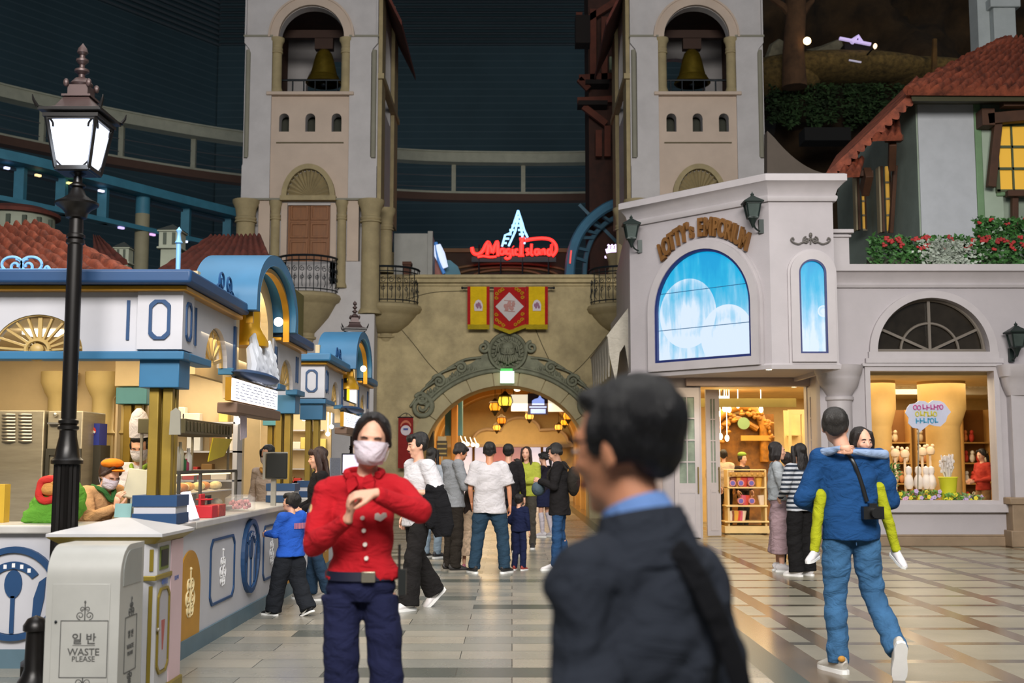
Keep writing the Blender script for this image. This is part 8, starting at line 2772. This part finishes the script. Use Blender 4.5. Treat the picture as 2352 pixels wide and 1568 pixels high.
# woman in red
root, J, S, Hm = person('woman in red shirt, white mask and navy trousers with raised clasped hands', (-.655, 5.2, 0), 1.66, 2,
    dict(hd=(.04, -.035, 1.578), pitch=6, roll=4, yaw=2, nek=(.015, -.0, 1.425), sl=(.158, .0, 1.365), sr=(-.162, .0, 1.36), er=(-.205, -.09, 1.115), wr=(-.035, -.262, 1.245), hdr=(.18, -.12, 1), pnr=(1, .1, -.1),
         el=(.262, -.13, 1.272), wl=(.075, -.285, 1.352), hdl=(-1, -.12, -.1), pnl=(.05, .35, -1), curl=34, thl=1, thr=1, hl=(.085, 0, .9), hr=(-.085, 0, .9), kl=(.12, -.02, .49), kr=(-.08, -.03, .49), al=(.13, .02, .085), ar=(-.07, .02, .085)),
    top='#b21a24', hem=-.075, topf=.013, bot='#1d2140', legr=(.088, .078, .085), hair='tied', hairc='#171110', female=True, mask='#d9cdd6', vox=.0068, fine=True, wr=.011, shoe='#22201f', fat=.93)
RD = MATS['cloth_#b21a24']
on(root, S, 'collar', RD, lambda b: [b.plate([(s * .008, 1.385), (s * .05, 1.352), (s * .066, 1.4), (s * .045, 1.43), (s * .02, 1.42)][::s], [], -.125, -.112) for s in (-1, 1)] + [b.tube(spline([(-.06, -.06, 1.425), (-.072, .0, 1.437), (-.04, .055, 1.447), (.05, .055, 1.447), (.085, .0, 1.437), (.07, -.06, 1.425)], 5), .018, 8)], bev=.003)
on(root, S, 'belt', mat('belt_navy', '#15182e', .5), lambda b: b.loft([(0, 0, .965), (0, 0, 1.005)], [(.162, .118), (.158, .115)], seg=28))
on(root, S, 'belt_buckle', mat('buckle', '#b3ab97', .25, metal=.8), lambda b: b.box(.01, .07, -.132, -.1, .962, 1.008), label='square silver buckle', bev=.003)
for i, z in enumerate((1.065, 1.125, 1.185, 1.24)):
    on(root, S, 'button', mat('button_white', '#e6dcd2', .3), lambda b: b.cyl((.03 - .006 * i, -.1 - .003 * i, z), (.03 - .006 * i, -.126 - .004 * i, z), .009, seg=12))
on(root, S, 'badge', mat('button_white', '#e6dcd2', .3), lambda b: b.plate([(.065, 1.235), (.09, 1.225), (.118, 1.245), (.115, 1.262), (.1, 1.262), (.09, 1.252), (.078, 1.262), (.066, 1.258)], [], -.133, -.11), label='white heart-shaped badge')
on(root, S, 'sleeve_patch', mat('patch_gold', '#b59a6a', .7, var=.3, vscale=60), lambda b: b.ell((-.222, -.048, 1.255), (.012, .03, .042), 14, 10), label='round gold and blue patch')
on(root, S, 'patch_centre', mat('badge_navy', '#3c4a8c', .7), lambda b: b.ell((-.229, -.052, 1.255), (.01, .018, .024), 12, 8))
thing_local('walkie_talkie', 'black walkie-talkie with small yellow marks on the hip of the woman in red', 'radio', mat('radio_black', '#1a1d1c', .4), lambda b: (b.box(.165, .2, -.06, -.01, .9, 1.01), b.tube([(.17, -.05, 1.0), (.17, -.05, 1.12)], .006, 6)), S, root)

# man in the foreground
root, J, S, Hm = person('black-haired man in dark suit seen from behind in the near foreground', (.225, 2.12, 0), 1.615, 226,
    dict(yaw=8, pitch=6, hd=(-.0, -.03, 1.555), nek=(0, -.0, 1.405), sl=(.155, .0, 1.305), sr=(-.165, .01, 1.3), che=(0, .005, 1.22), el=(.215, .05, 1.05), er=(-.215, .04, 1.05), wl=(.21, -.1, .85), wr=(-.21, -.06, .85)),
    top='#30353f', sleeve='long', hem=.16, topf=.022, bot='#22242b', hair='short', hairc='#100f11', skin=SKIN_W, vox=.0085, fat=1.06, wr=.02, eyes=True, shoe='#1c1a1a', sole='#2a2826', headscale=1.06)
SJ = MATS['cloth_#30353f']
on(root, S, 'shirt_collar', cloth('shirt_blue', '#6f93cf', sc_=400), lambda b: b.loft([(0, .016, 1.385), (0, .004, 1.415), (0, -.01, 1.446)], [(.084, .08), (.074, .072), (.064, .064)], seg=30), label='pale blue shirt collar')
on(root, S, 'jacket_neck', SJ, lambda b: b.loft([(0, .02, 1.335), (0, .016, 1.385), (0, .006, 1.431)], [(.13, .1), (.1, .09), (.081, .078)], seg=30))
on(root, S, 'jacket_collar', SJ, lambda b: b.tube(spline([(.05, -.12, 1.24), (.085, -.07, 1.33), (.085, 0, 1.38), (.05, .065, 1.42), (-.05, .065, 1.42), (-.085, 0, 1.38), (-.085, -.07, 1.33), (-.05, -.12, 1.24)], 6), .013, 8))
on(root, S, 'glasses', mat('spectacle_black', '#151414', .3), lambda b: [b.tube([(Hm @ Vector((s * .083, .005, .012))), (Hm @ Vector((s * .078, -.06, .012))), (Hm @ Vector((s * .066, -.1, .008)))], .0025, 6) for s in (-1, 1)] + [b.tube([Hm @ Vector((-.015, -.109, 0)), Hm @ Vector((.015, -.109, 0))], .0022, 5)] + [b.tube([Hm @ Vector((s * .038 + .024 * math.cos(a), -.108, -.002 + .018 * math.sin(a))) for a in [i * PI / 8 for i in range(16)]], .0022, 5, True) for s in (-1, 1)])
thing_local('bag_strap', 'dark shoulder strap running down the back of the suited foreground man', 'strap', cloth('strap_black', '#15161a', sc_=300), lambda b: b.loft(spline([(.055, .035, 1.418), (.02, .115, 1.36), (-.045, .165, 1.2), (-.12, .175, 1.0), (-.17, .165, .8)], 8), [(.0055, .026)] * 33, side=(0, 1, 0), seg=10), S, root)

# father and the girl he carries
root, J, S, Hm = person('man in blue sweater and jeans walking away while carrying a girl', (2.365, 8.3, 0), 1.82, 180,
    dict(hd=(.085, -.0, 1.585), nek=(.03, .01, 1.43), el=(.3, -.02, 1.1), wl=(.12, -.27, 1.03), er=(-.275, -.02, 1.1), wr=(-.1, -.27, 1.05), sl=(.185, .01, 1.37), sr=(-.19, .01, 1.37), yaw=-10,
         hl=(.09, 0, .9), kl=(.1, -.04, .5), al=(.1, -.02, .085), tl=(.35, -1, 0), hr=(-.09, 0, .9), kr=(-.14, -.03, .5), ar=(-.2, .26, .2), tr=(-.05, -.45, -1)),
    top='#1b4678', hem=.08, topf=.024, bot='#3c678f', legr=(.1, .074, .07), hair='short', hairc='#2a2724', skin=SKIN, shoe='#c2bdb4', vox=.0095, fat=1.06, wr=.012, botmat=cloth('denim_blue', '#3f6a93', var=.22))
on(root, S, 'waistband_seam', mat('denim_dark', '#2c4f72', .8), lambda b: [b.tube([(-.0, .118, .9), (0, .122, .82)], .003, 5)])
on(root, S, 'heel_tab', mat('tab_orange', '#c08a3a', .7), lambda b: b.ell((.1, .065, .1), (.025, .015, .02), 10, 6))
dad = root
thing_local('camera', 'black camera hanging at the waist of the man in blue sweater', 'camera', mat('camera_black', '#131313', .35), lambda b: (b.box(-.16, -.03, .14, .2, .99, 1.07), b.cyl((-.1, .2, 1.03), (-.1, .25, 1.03), .033), b.box(-.12, -.07, .15, .19, 1.07, 1.09), b.loft(spline([(.045, .09, 1.42), (.01, .13, 1.36), (-.03, .138, 1.25), (-.07, .142, 1.1)], 6), [(.004, .013)] * 19, side=(0, 1, 0), seg=8)), S, dad)
root, J, S, Hm = person('dark-haired girl in pale blue top and lime leggings carried by the man', (2.4, 8.5, .62), 1.1, 0,
    dict(hd=(.15, -.13, 1.5), yaw=14, pitch=2, nek=(.06, -.03, 1.36), sl=(.16, -.02, 1.32), sr=(-.1, -.02, 1.32), che=(.03, 0, 1.2), el=(.3, -.42, 1.36), wl=(-.12, -.6, 1.39), hdl=(-1, .1, .15), pnl=(0, 1, 0), er=(-.34, -.4, 1.38), wr=(-.2, -.6, 1.43), hdr=(.8, -.1, -.1), pnr=(0, 1, 0),
         hl=(.14, -.05, .92), hr=(-.14, -.05, .92), kl=(.25, -.36, 1.0), kr=(-.38, -.34, .93), al=(.42, -.36, .32), ar=(-.46, -.34, .32), tl=(.25, -.9, -.5), tr=(-.6, -.8, -.15)),
    top='#8ea3c4', bot='#a7ac20', legr=(.09, .068, .05), hair='long', hairc='#1d1512', shoe='#d6d2d4', female=True, vox=.009, headscale=1.32, wr=.007, topf=.012)

# man in white tee walking left, with his jacket
root, J, S, Hm = person('moustached man in white t-shirt and black trousers walking with a jacket', gd(958, 1398), 1.735, -58,
    dict(pitch=8, yaw=-8, el=(.27, .09, 1.12), wl=(.17, -.15, 1.13), hdl=(-.9, -.3, .0), pnl=(0, .3, 1), er=(-.22, .08, 1.12), wr=(-.22, -.02, .88), kl=(.1, -.1, .5), al=(.09, -.14, .085), kr=(-.09, .04, .5), ar=(-.09, .24, .17), tr=(0, -.7, -.6)),
    top='#d2d0d4', sleeve='short', hem=.13, topf=.024, bot='#1f1d1d', legr=(.098, .085, .105), hair='young', hairc='#14110f', skin=SKIN, shoe='#dcd8d8', vox=.01, wr=.01, fat=1.04)
on(root, S, 'moustache', mat('hair_dark', '#1b1411', .6), lambda b: b.loft([Hm @ Vector(p) for p in ((-.022, -.092, -.05), (0, -.1, -.045), (.022, -.092, -.05))], [.003, .005, .003], seg=6))
on(root, S, 'watch', IRON, lambda b: b.loft([(.175, -.14, 1.13), (.185, -.115, 1.13)], [.03, .03], seg=14))
def jk(b):
    b.loft([(.22, -.04, 1.17), (.31, .12, 1.15)], [.055, .065], seg=12)
    b.loft([(.28, .06, 1.15), (.29, .08, 1.0), (.3, .1, .8), (.31, .11, .7)], [(.1, .05), (.12, .06), (.12, .05), (.08, .04)], side=(.7, .7, 0), seg=16)
    b.loft([(.25, -.03, 1.1), (.26, -.02, .9), (.28, .0, .78)], [(.05, .04), (.06, .045), (.04, .03)], side=(.7, .7, 0), seg=12)
b = B(); b.T = Matrix.Translation(root.location) @ Matrix.Rotation(root.rotation_euler.z, 4, 'Z') @ S; jk(b)
o = bpy.data.objects.new('jacket', fuse(b, .012, 'jacket', cloth('jacket_black', '#17171a'), 2, amp=.015, nsc=(9, 9, 4), amp2=.02)); col.objects.link(o)
tag(o, 'black jacket draped over the forearm of the man in white t-shirt', 'jacket')

person('sturdy person in loose white t-shirt and jeans standing with back turned', gd(1124, 1316), 1.7, 178,
    dict(el=(.255, .02, 1.1), er=(-.26, .02, 1.1), wl=(.24, -.1, .9), wr=(-.27, -.02, .87), kl=(.15, -.02, .49), al=(.2, .02, .085), kr=(-.17, -.02, .49), ar=(-.2, .02, .085), tl=(.5, -1, 0), tr=(-.5, -1, 0), pitch=10),
    top='#cdc9cc', sleeve='short', hem=.15, topf=.034, bot='#2a4154', legr=(.11, .085, .08), hair='tied', hairc='#15110f', skin=SKIN_W, shoe='#2a2828', vox=.012, fat=1.18, wr=.012, eyes=False)
person('man in grey hooded top and dark trousers bending his head towards the right', gd(1040, 1312), 1.74, 118,
    dict(pitch=38, hd=(0, -.1, 1.53), nek=(0, -.05, 1.4), che=(0, -.02, 1.24), el=(.24, -.05, 1.1), wl=(.14, -.3, 1.1), er=(-.24, -.05, 1.1), wr=(-.14, -.3, 1.1)),
    top='#85888c', hem=.1, topf=.03, bot='#29241f', legr=(.1, .08, .075), hair='short', hairc='#1d1512', skin=SKIN_W, shoe='#2b2827', sole='#8a8478', vox=.012, wr=.012)
person('dark-haired person in pale grey hoodie and light jeans behind the bending man', gd(992, 1281), 1.66, 150, top='#9aa1aa', topf=.03, bot='#8496a6', hair='long', hairc='#15110f', shoe='#2f2f33', vox=.015, female=True)
person('small child in cream patterned dress and pink shoes between two adults', gd(1077, 1307), 1.05, 170, dict(hl=(.07, 0, .9), hr=(-.07, 0, .9)),
    top='#c5ab90', hem=.1, bottom='skirt', bot='#c5ab90', skirt=(.3, .3), botmat=mat('dress_print', '#c8ad92', .9, var=.3, vscale=22), hair='long', hairc='#2a1a12', shoe='#d07a98', vox=.011, headscale=1.2, female=True, topf=.03)
person('small child in dark navy tracksuit beside the sturdy person in white', gd(1192, 1309), 1.0, 160, dict(kl=(.08, -.02, .49), wl=(.2, -.2, 1.0)),
    top='#1a2140', bot='#1a2140', hair='boy', hairc='#15110f', shoe='#a5433c', vox=.011, headscale=1.2, topf=.028, legr=(.1, .08, .07))
person('woman in lime green cardigan looking over the crowd in the passage', at(1209, 20), 1.7, -14, dict(el=(.2, -.03, 1.12), wl=(.02, -.25, 1.12), er=(-.24, -.02, 1.1), wr=(-.05, -.27, 1.05), pitch=-4),
    top='#aab043', hem=.06, topf=.024, bot='#4a463f', hair='long', hairc='#2c1c15', female=True, vox=.014, shoe='#2a2828')
person('toddler in pale grey held by the woman in lime green', (PX(1187, 19.65), 19.65, .66), .82, -60, dict(kl=(.1, -.3, .75), kr=(-.1, -.3, .75), al=(.1, -.34, .35), ar=(-.1, -.34, .35), hl=(.09, 0, .9)),
    top='#9ba0a6', bot='#d5cfd2', hair='short', hairc='#1d1512', shoe='#d8d4d6', vox=.013, headscale=1.3, eyes=False)
person('person in dark clothes with black hair behind the sturdy person in white', at(1168, 18.3), 1.72, 170, top='#1e1c1e', bot='#22222a', hair='short', hairc='#100e0e', vox=.015, eyes=False)
person('girl in navy skirt and white stockings standing in the passage', gd(1250, 1233), 1.63, -120, dict(el=(.2, -.05, 1.12), wl=(.06, -.25, 1.18), er=(-.2, -.05, 1.12), wr=(-.04, -.25, 1.18), pitch=20, ar=(-.12, .12, .085), kr=(-.1, .02, .49)),
    top='#26222c', bottom='skirt', bot='#1f2440', skirt=(.6, .2), socks='#cfc6cf', hair='ponytail', hairc='#120f0f', shoe='#d2ccd0', female=True, vox=.014)
root, J, S, Hm = person('young man in black jacket and jeans looking down at his hands', gd(1286, 1309), 1.71, -104,
    dict(pitch=28, hd=(0, -.06, 1.56), nek=(0, -.015, 1.42), el=(.23, -.03, 1.12), wl=(.07, -.27, 1.18), er=(-.23, -.03, 1.12), wr=(-.06, -.27, 1.18), curl=40, al=(.1, -.03, .085), ar=(-.1, .08, .085)),
    top='#201e1f', hem=.2, topf=.028, bot='#27486f', legr=(.092, .07, .07), hair='young', hairc='#120f0e', shoe='#dedada', vox=.011, wr=.012)
thing_local('grey_bundle', 'grey-blue cloth bundle held at the waist of the young man in black', 'bundle', cloth('bundle_grey', '#4c5c66'), lambda b: b.ell((.02, -.29, 1.08), (.12, .09, .1), 16, 12), S, root)
thing_local('backpack', 'dark backpack with tan strap on the young man in black', 'backpack', cloth('pack_brown', '#2b2723'), lambda b: (b.ell((0, .19, 1.18), (.14, .09, .2), 16, 12), [b.tube(spline([(s * .1, .12, 1.34), (s * .12, .02, 1.43), (s * .12, -.13, 1.3), (s * .11, -.13, 1.15)], 5), .014, 6) for s in (-1, 1)]), S, root)
root, J, S, Hm = person('woman with long brown hair in black top and jeans facing the counter', gd(728, 1376), 1.6, -70,
    dict(pitch=6, hd=(0, -.02, 1.582), el=(.2, .0, 1.1), wl=(.16, -.22, 1.0), er=(-.2, .0, 1.1), wr=(-.12, -.22, 1.02), kl=(.1, -.03, .49), al=(.1, .12, .085), ar=(-.1, -.06, .085)),
    top='#19181a', hem=.04, topf=.016, bot='#2b4158', legr=(.098, .07, .075), hair='long_fringe', hairc='#35201a', female=True, vox=.01, wr=.009, shoe='#8f8a84')
root, J, S, Hm = person('boy in blue sweatshirt and wide black trousers reaching for the kiosk counter', gd(665, 1413), 1.14, -128,
    dict(yaw=18, pitch=-8, el=(.24, -.06, 1.16), wl=(.18, -.33, 1.13), er=(-.24, -.03, 1.12), wr=(-.2, -.3, 1.12), kl=(.12, -.1, .49), al=(.13, -.2, .085), kr=(-.1, .05, .49), ar=(-.1, .28, .12), tr=(0, -1, -.4)),
    top='#2a5cc0', hem=.1, topf=.04, bot='#202329', legr=(.13, .12, .12), hair='boy', hairc='#14100e', shoe='#1b1b1e', headscale=1.18, vox=.009, fat=1.12, wr=.014)
on(root, S, 'back_lettering', mat('print_pink', '#c87a86', .7), lambda b: [b.box(-.12 + i * .028, -.105 + i * .028, .168, .176, 1.22, 1.3) for i in range(8)], label='pink and orange lettering')
for a_, t_ in ((J['al'], J['tl']), (J['ar'], J['tr'])):
    f = t_.normalized(); sd = Vector((0, 0, 1)).cross(f).normalized()
    for s in (-1, 1):
        on(root, S, 'white_swoosh', mat('lace', '#dad8d2', .8), lambda b: b.loft([a_ + f * .1 + sd * s * .05 + Vector((0, 0, -.04)), a_ + f * .05 + sd * s * .052 + Vector((0, 0, -.055)), a_ - f * .04 + sd * s * .048 + Vector((0, 0, -.015))], [(.004, .004), (.006, .014), (.003, .003)], seg=8))

# kiosk staff
root, J, S, Hm = person('cook in white jacket, tall hat and mask behind the kiosk counter', (PX(322, 10.35), 10.35, 0), 1.7, 4, dict(pitch=22, hd=(0, -.03, 1.575), el=(.23, -.02, 1.12), wl=(.1, -.26, 1.1), er=(-.24, -.03, 1.12), wr=(-.12, -.26, 1.1)),
    top='#cfcad2', hem=.2, topf=.024, bot='#2a2a2e', hair='short', hairc='#120f0f', mask='#d9d4dc', vox=.011)
on(root, S, 'tall_hat', cloth('hat_white', '#d6d2da'), lambda b: b.loft([Hm @ Vector(p) for p in ((0, .02, .09), (0, .03, .13), (0, .035, .22), (0, .05, .3), (.0, .06, .34))], [(.085, .095), (.088, .095), (.084, .088), (.06, .06), (.02, .02)], seg=24), label='tall white toque')
on(root, S, 'neckerchief', cloth('scarf_green', '#86a83c'), lambda b: (b.tube(spline([(-.07, -.02, 1.42), (-.05, -.09, 1.4), (0, -.135, 1.33), (.05, -.09, 1.4), (.07, -.02, 1.42)], 5), .018, 8), b.loft([(0, -.135, 1.35), (0, -.15, 1.29)], [(.03, .012), (.012, .008)], seg=8)), label='green neckerchief')
root, J, S, Hm = person('kiosk worker with orange cap, mask and tan uniform bending over the counter', (PX(222, 9.45), 9.45, 0), 1.56, 52,
    dict(pitch=34, che=(0, -.06, 1.2), nek=(0, -.13, 1.36), hd=(0, -.2, 1.47), sl=(.165, -.1, 1.32), sr=(-.165, -.1, 1.32), el=(.2, -.24, 1.1), wl=(.06, -.42, 1.14), er=(-.2, -.24, 1.1), wr=(-.06, -.4, 1.2), hdr=(0, -.3, 1)),
    top='#b98e63', hem=.1, bot='#4a3a2c', hair='tied', hairc='#3a2218', mask='#d9cdd8', female=True, vox=.01)
on(root, S, 'orange_cap', cloth('cap_orange', '#dc7a1c'), lambda b: (b.ell(Hm @ Vector((0, .02, .1)), (.095, .1, .045), 18, 10), b.ell(Hm @ Vector((0, -.09, .1)), (.06, .05, .012), 14, 6)), label='orange cap')
on(root, S, 'green_collar', cloth('collar_green', '#2f5a2c'), lambda b: b.tube(spline([(-.09, -.08, 1.37), (-.05, -.2, 1.33), (0, -.24, 1.25), (.05, -.2, 1.33), (.09, -.08, 1.37)], 5), .022, 8), label='green collar')
root, J, S, Hm = person('dark-haired kiosk worker in beige with face turned, left of the black screen', (-2.92, 14.15, 0), 1.64, -20, dict(pitch=20), top='#c9b8ae', bot='#2a2a2e', hair='bob', hairc='#120f0f', mask='#d4ccd4', female=True, vox=.013)
on(root, S, 'ear_scarf', cloth('scarf_amber', '#d39a4a'), lambda b: b.tube(spline([(-.07, -.05, 1.42), (0, -.12, 1.38), (.07, -.05, 1.42)], 5), .02, 8))

# people before and in the shop
person('woman in light grey jacket and wide pink cropped trousers before the shop door', gd(1790, 1312), 1.71, 82,
    dict(el=(.2, -.05, 1.1), wl=(-.02, -.22, 1.16), er=(-.22, -.05, 1.1), wr=(.04, -.25, 1.12), al=(.1, .0, .085), ar=(-.1, -.03, .085)),
    top='#9fa4a8', hem=.0, topf=.026, bot='#a48b90', legr=(.11, .13, .15), skirt='crop', hair='bob', hairc='#1d1614', shoe='#d8d4d6', female=True, vox=.011, wr=.012)
m = cloth('striped_knit', '#b9bcc2'); nt = m.node_tree
tc = nt.nodes.new('ShaderNodeTexCoord').outputs['Object']; sp = nt.nodes.new('ShaderNodeSeparateXYZ'); nt.links.new(tc, sp.inputs[0])
f = mathn(nt, 'GREATER_THAN', mathn(nt, 'FRACT', mathn(nt, 'MULTIPLY', sp.outputs[2], 17)), .5)
nt.links.new(mixc(nt, f, lin('#b9bcc2'), lin('#2d3440')), nt.nodes['Principled BSDF'].inputs['Base Color'])
person('long-haired woman in striped jumper and black trousers by the shop entrance', gd(1842, 1322), 1.68, -150, dict(el=(.24, -.02, 1.12), wl=(.16, -.2, 1.0), er=(-.23, -.02, 1.12), wr=(-.14, -.2, 1.05)),
    top='#b9bcc3', topmat=m, hem=.1, topf=.032, bot='#191819', legr=(.105, .1, .1), hair='long', hairc='#17100e', shoe='#dcd8d8', female=True, vox=.011, eyes=False)
person('person with short dark hair standing between the grey jacket and the striped jumper', gd(1813, 1300), 1.58, 150, top='#5a5f66', bot='#1e1e20', hair='short', hairc='#221713', vox=.014, eyes=False, shoe='#cfcaca')
person('shopper in white shirt inside the shop behind the inner door leaf', at(1637, 24.6), 1.76, 60, top='#cfc0a6', bot='#2a2622', hair='short', hairc='#1d1512', vox=.017)
person('shopper with dark tied hair in pale top inside the shop, right of the white shirt', at(1662, 24.9), 1.7, 170, top='#cdb79c', bot='#2a2622', hair='tied', hairc='#1a1210', vox=.017, eyes=False, female=True)
root, J, S, Hm = person('shopper with green hat behind the snack rack in the shop', at(1705, 24.9), 1.62, 40, top='#3a2e28', bot='#2a2622', hair='short', hairc='#1a1210', vox=.017)
on(root, S, 'green_hat', mat('hat_green', '#7e9a34', .8), lambda b: (b.ell(Hm @ Vector((0, .02, .1)), (.1, .1, .06), 16, 8)), label='green hat')
person('shop assistant with dark ponytail and red top at the right end of the shop window', at(2256, 24.0), 1.7, -70, dict(pitch=18, wl=(.05, -.28, 1.05), wr=(-.05, -.28, 1.05)), top='#a8382c', bot='#8a6a4a', hair='ponytail', hairc='#1a1210', female=True, vox=.016)
# ------------------------------------------------------------------ pieces of parts go one level deeper
def st(o):
    n = o.name
    return n[:-4] if n[-4:-3] == '.' and n[-3:].isdigit() else n
KIDS = {}
for o in list(bpy.data.objects):
    if o.parent is not None: KIDS.setdefault(o.parent.name, []).append(o)
def mid(o):
    v = o.data.vertices
    return world_of(o) @ (sum((v[i].co for i in range(0, len(v), max(1, len(v) // 40))), Vector()) / len(range(0, len(v), max(1, len(v) // 40))))
NEST = {'person': 'button:top badge:top collar:top sleeve_patch:top patch_centre:top belt_buckle:belt back_lettering:top heel_tab:shoe white_swoosh:shoe waistband_seam:trousers jacket_neck:top jacket_collar:top shirt_collar:top',
        'food_kiosk': 'emblem:counter_front panel_frame:counter_front flourish:counter_front gold_arch_panel:counter_front skirting:counter_front blue_inlay:fascia fan_window:fascia lower_band:fascia arch_lining:canopy roof_moulding:roof_edge post_foot:post',
        'waste_bin': 'lettering:front_door lock:front_door', 'waste_cabinet': 'knob:door_panel panel_frame:door_panel slot_opening:slot_frame',
        'gift_shop': 'screen_seams:arched_screen half_round_mullions:half_round_glass narrow_bezel:narrow_surround screen_bezel:screen_surround pilaster_base:pilaster capital:pilaster',
        'menu_board': 'menu_lines:lit_face', 'banner': 'fringe:yellow_cloth,red_cloth crest:yellow_cloth,white_diamond gold_scrolls:red_cloth badge_mark:badge', 'street_lamp': 'lantern_glass:lantern_frame lantern_crown:lantern_frame',
        'bell_tower': 'groove:middle_panel sill:middle_panel shell:shell_frame', 'snack_tub': 'badge:tub', 'wall_lantern': 'panes:frame', 'passage_lantern': 'glass:frame', 'oven_unit': 'handle:door_frame', 'gateway': 'mask_roundel:scroll_relief wall_cracks:arch_wall',
        'glazed_doors': 'pane:door_frame', 'cloud_sign': 'letters:cloud_board', 'tiled_house': 'hip_tiles:front_roof', 'walkway': 'cables:post', 'french_door': 'panes:leaf handle:leaf', 'display_case': 'strip_light:frame glass:frame', 'candy_jar': 'sweets:glass'}
for o in list(bpy.data.objects):
    if o.parent is None and st(o) in NEST and o.name in KIDS:
        kids = KIDS[o.name]
        for rule in NEST[st(o)].split():
            c, ps = rule.split(':')
            cand = [k for k in kids if st(k) in ps.split(',')]
            if not cand: continue
            for k in kids:
                if st(k) == c and k not in cand:
                    m = mid(k)
                    q = min(cand, key=lambda z: (mid(z) - m).length)
                    if q.parent != o: continue
                    W = world_of(k)
                    bas = Matrix.LocRotScale(k.location, k.rotation_euler, k.scale)
                    k.parent = q
                    k.matrix_parent_inverse = world_of(q).inverted() @ W @ bas.inverted()
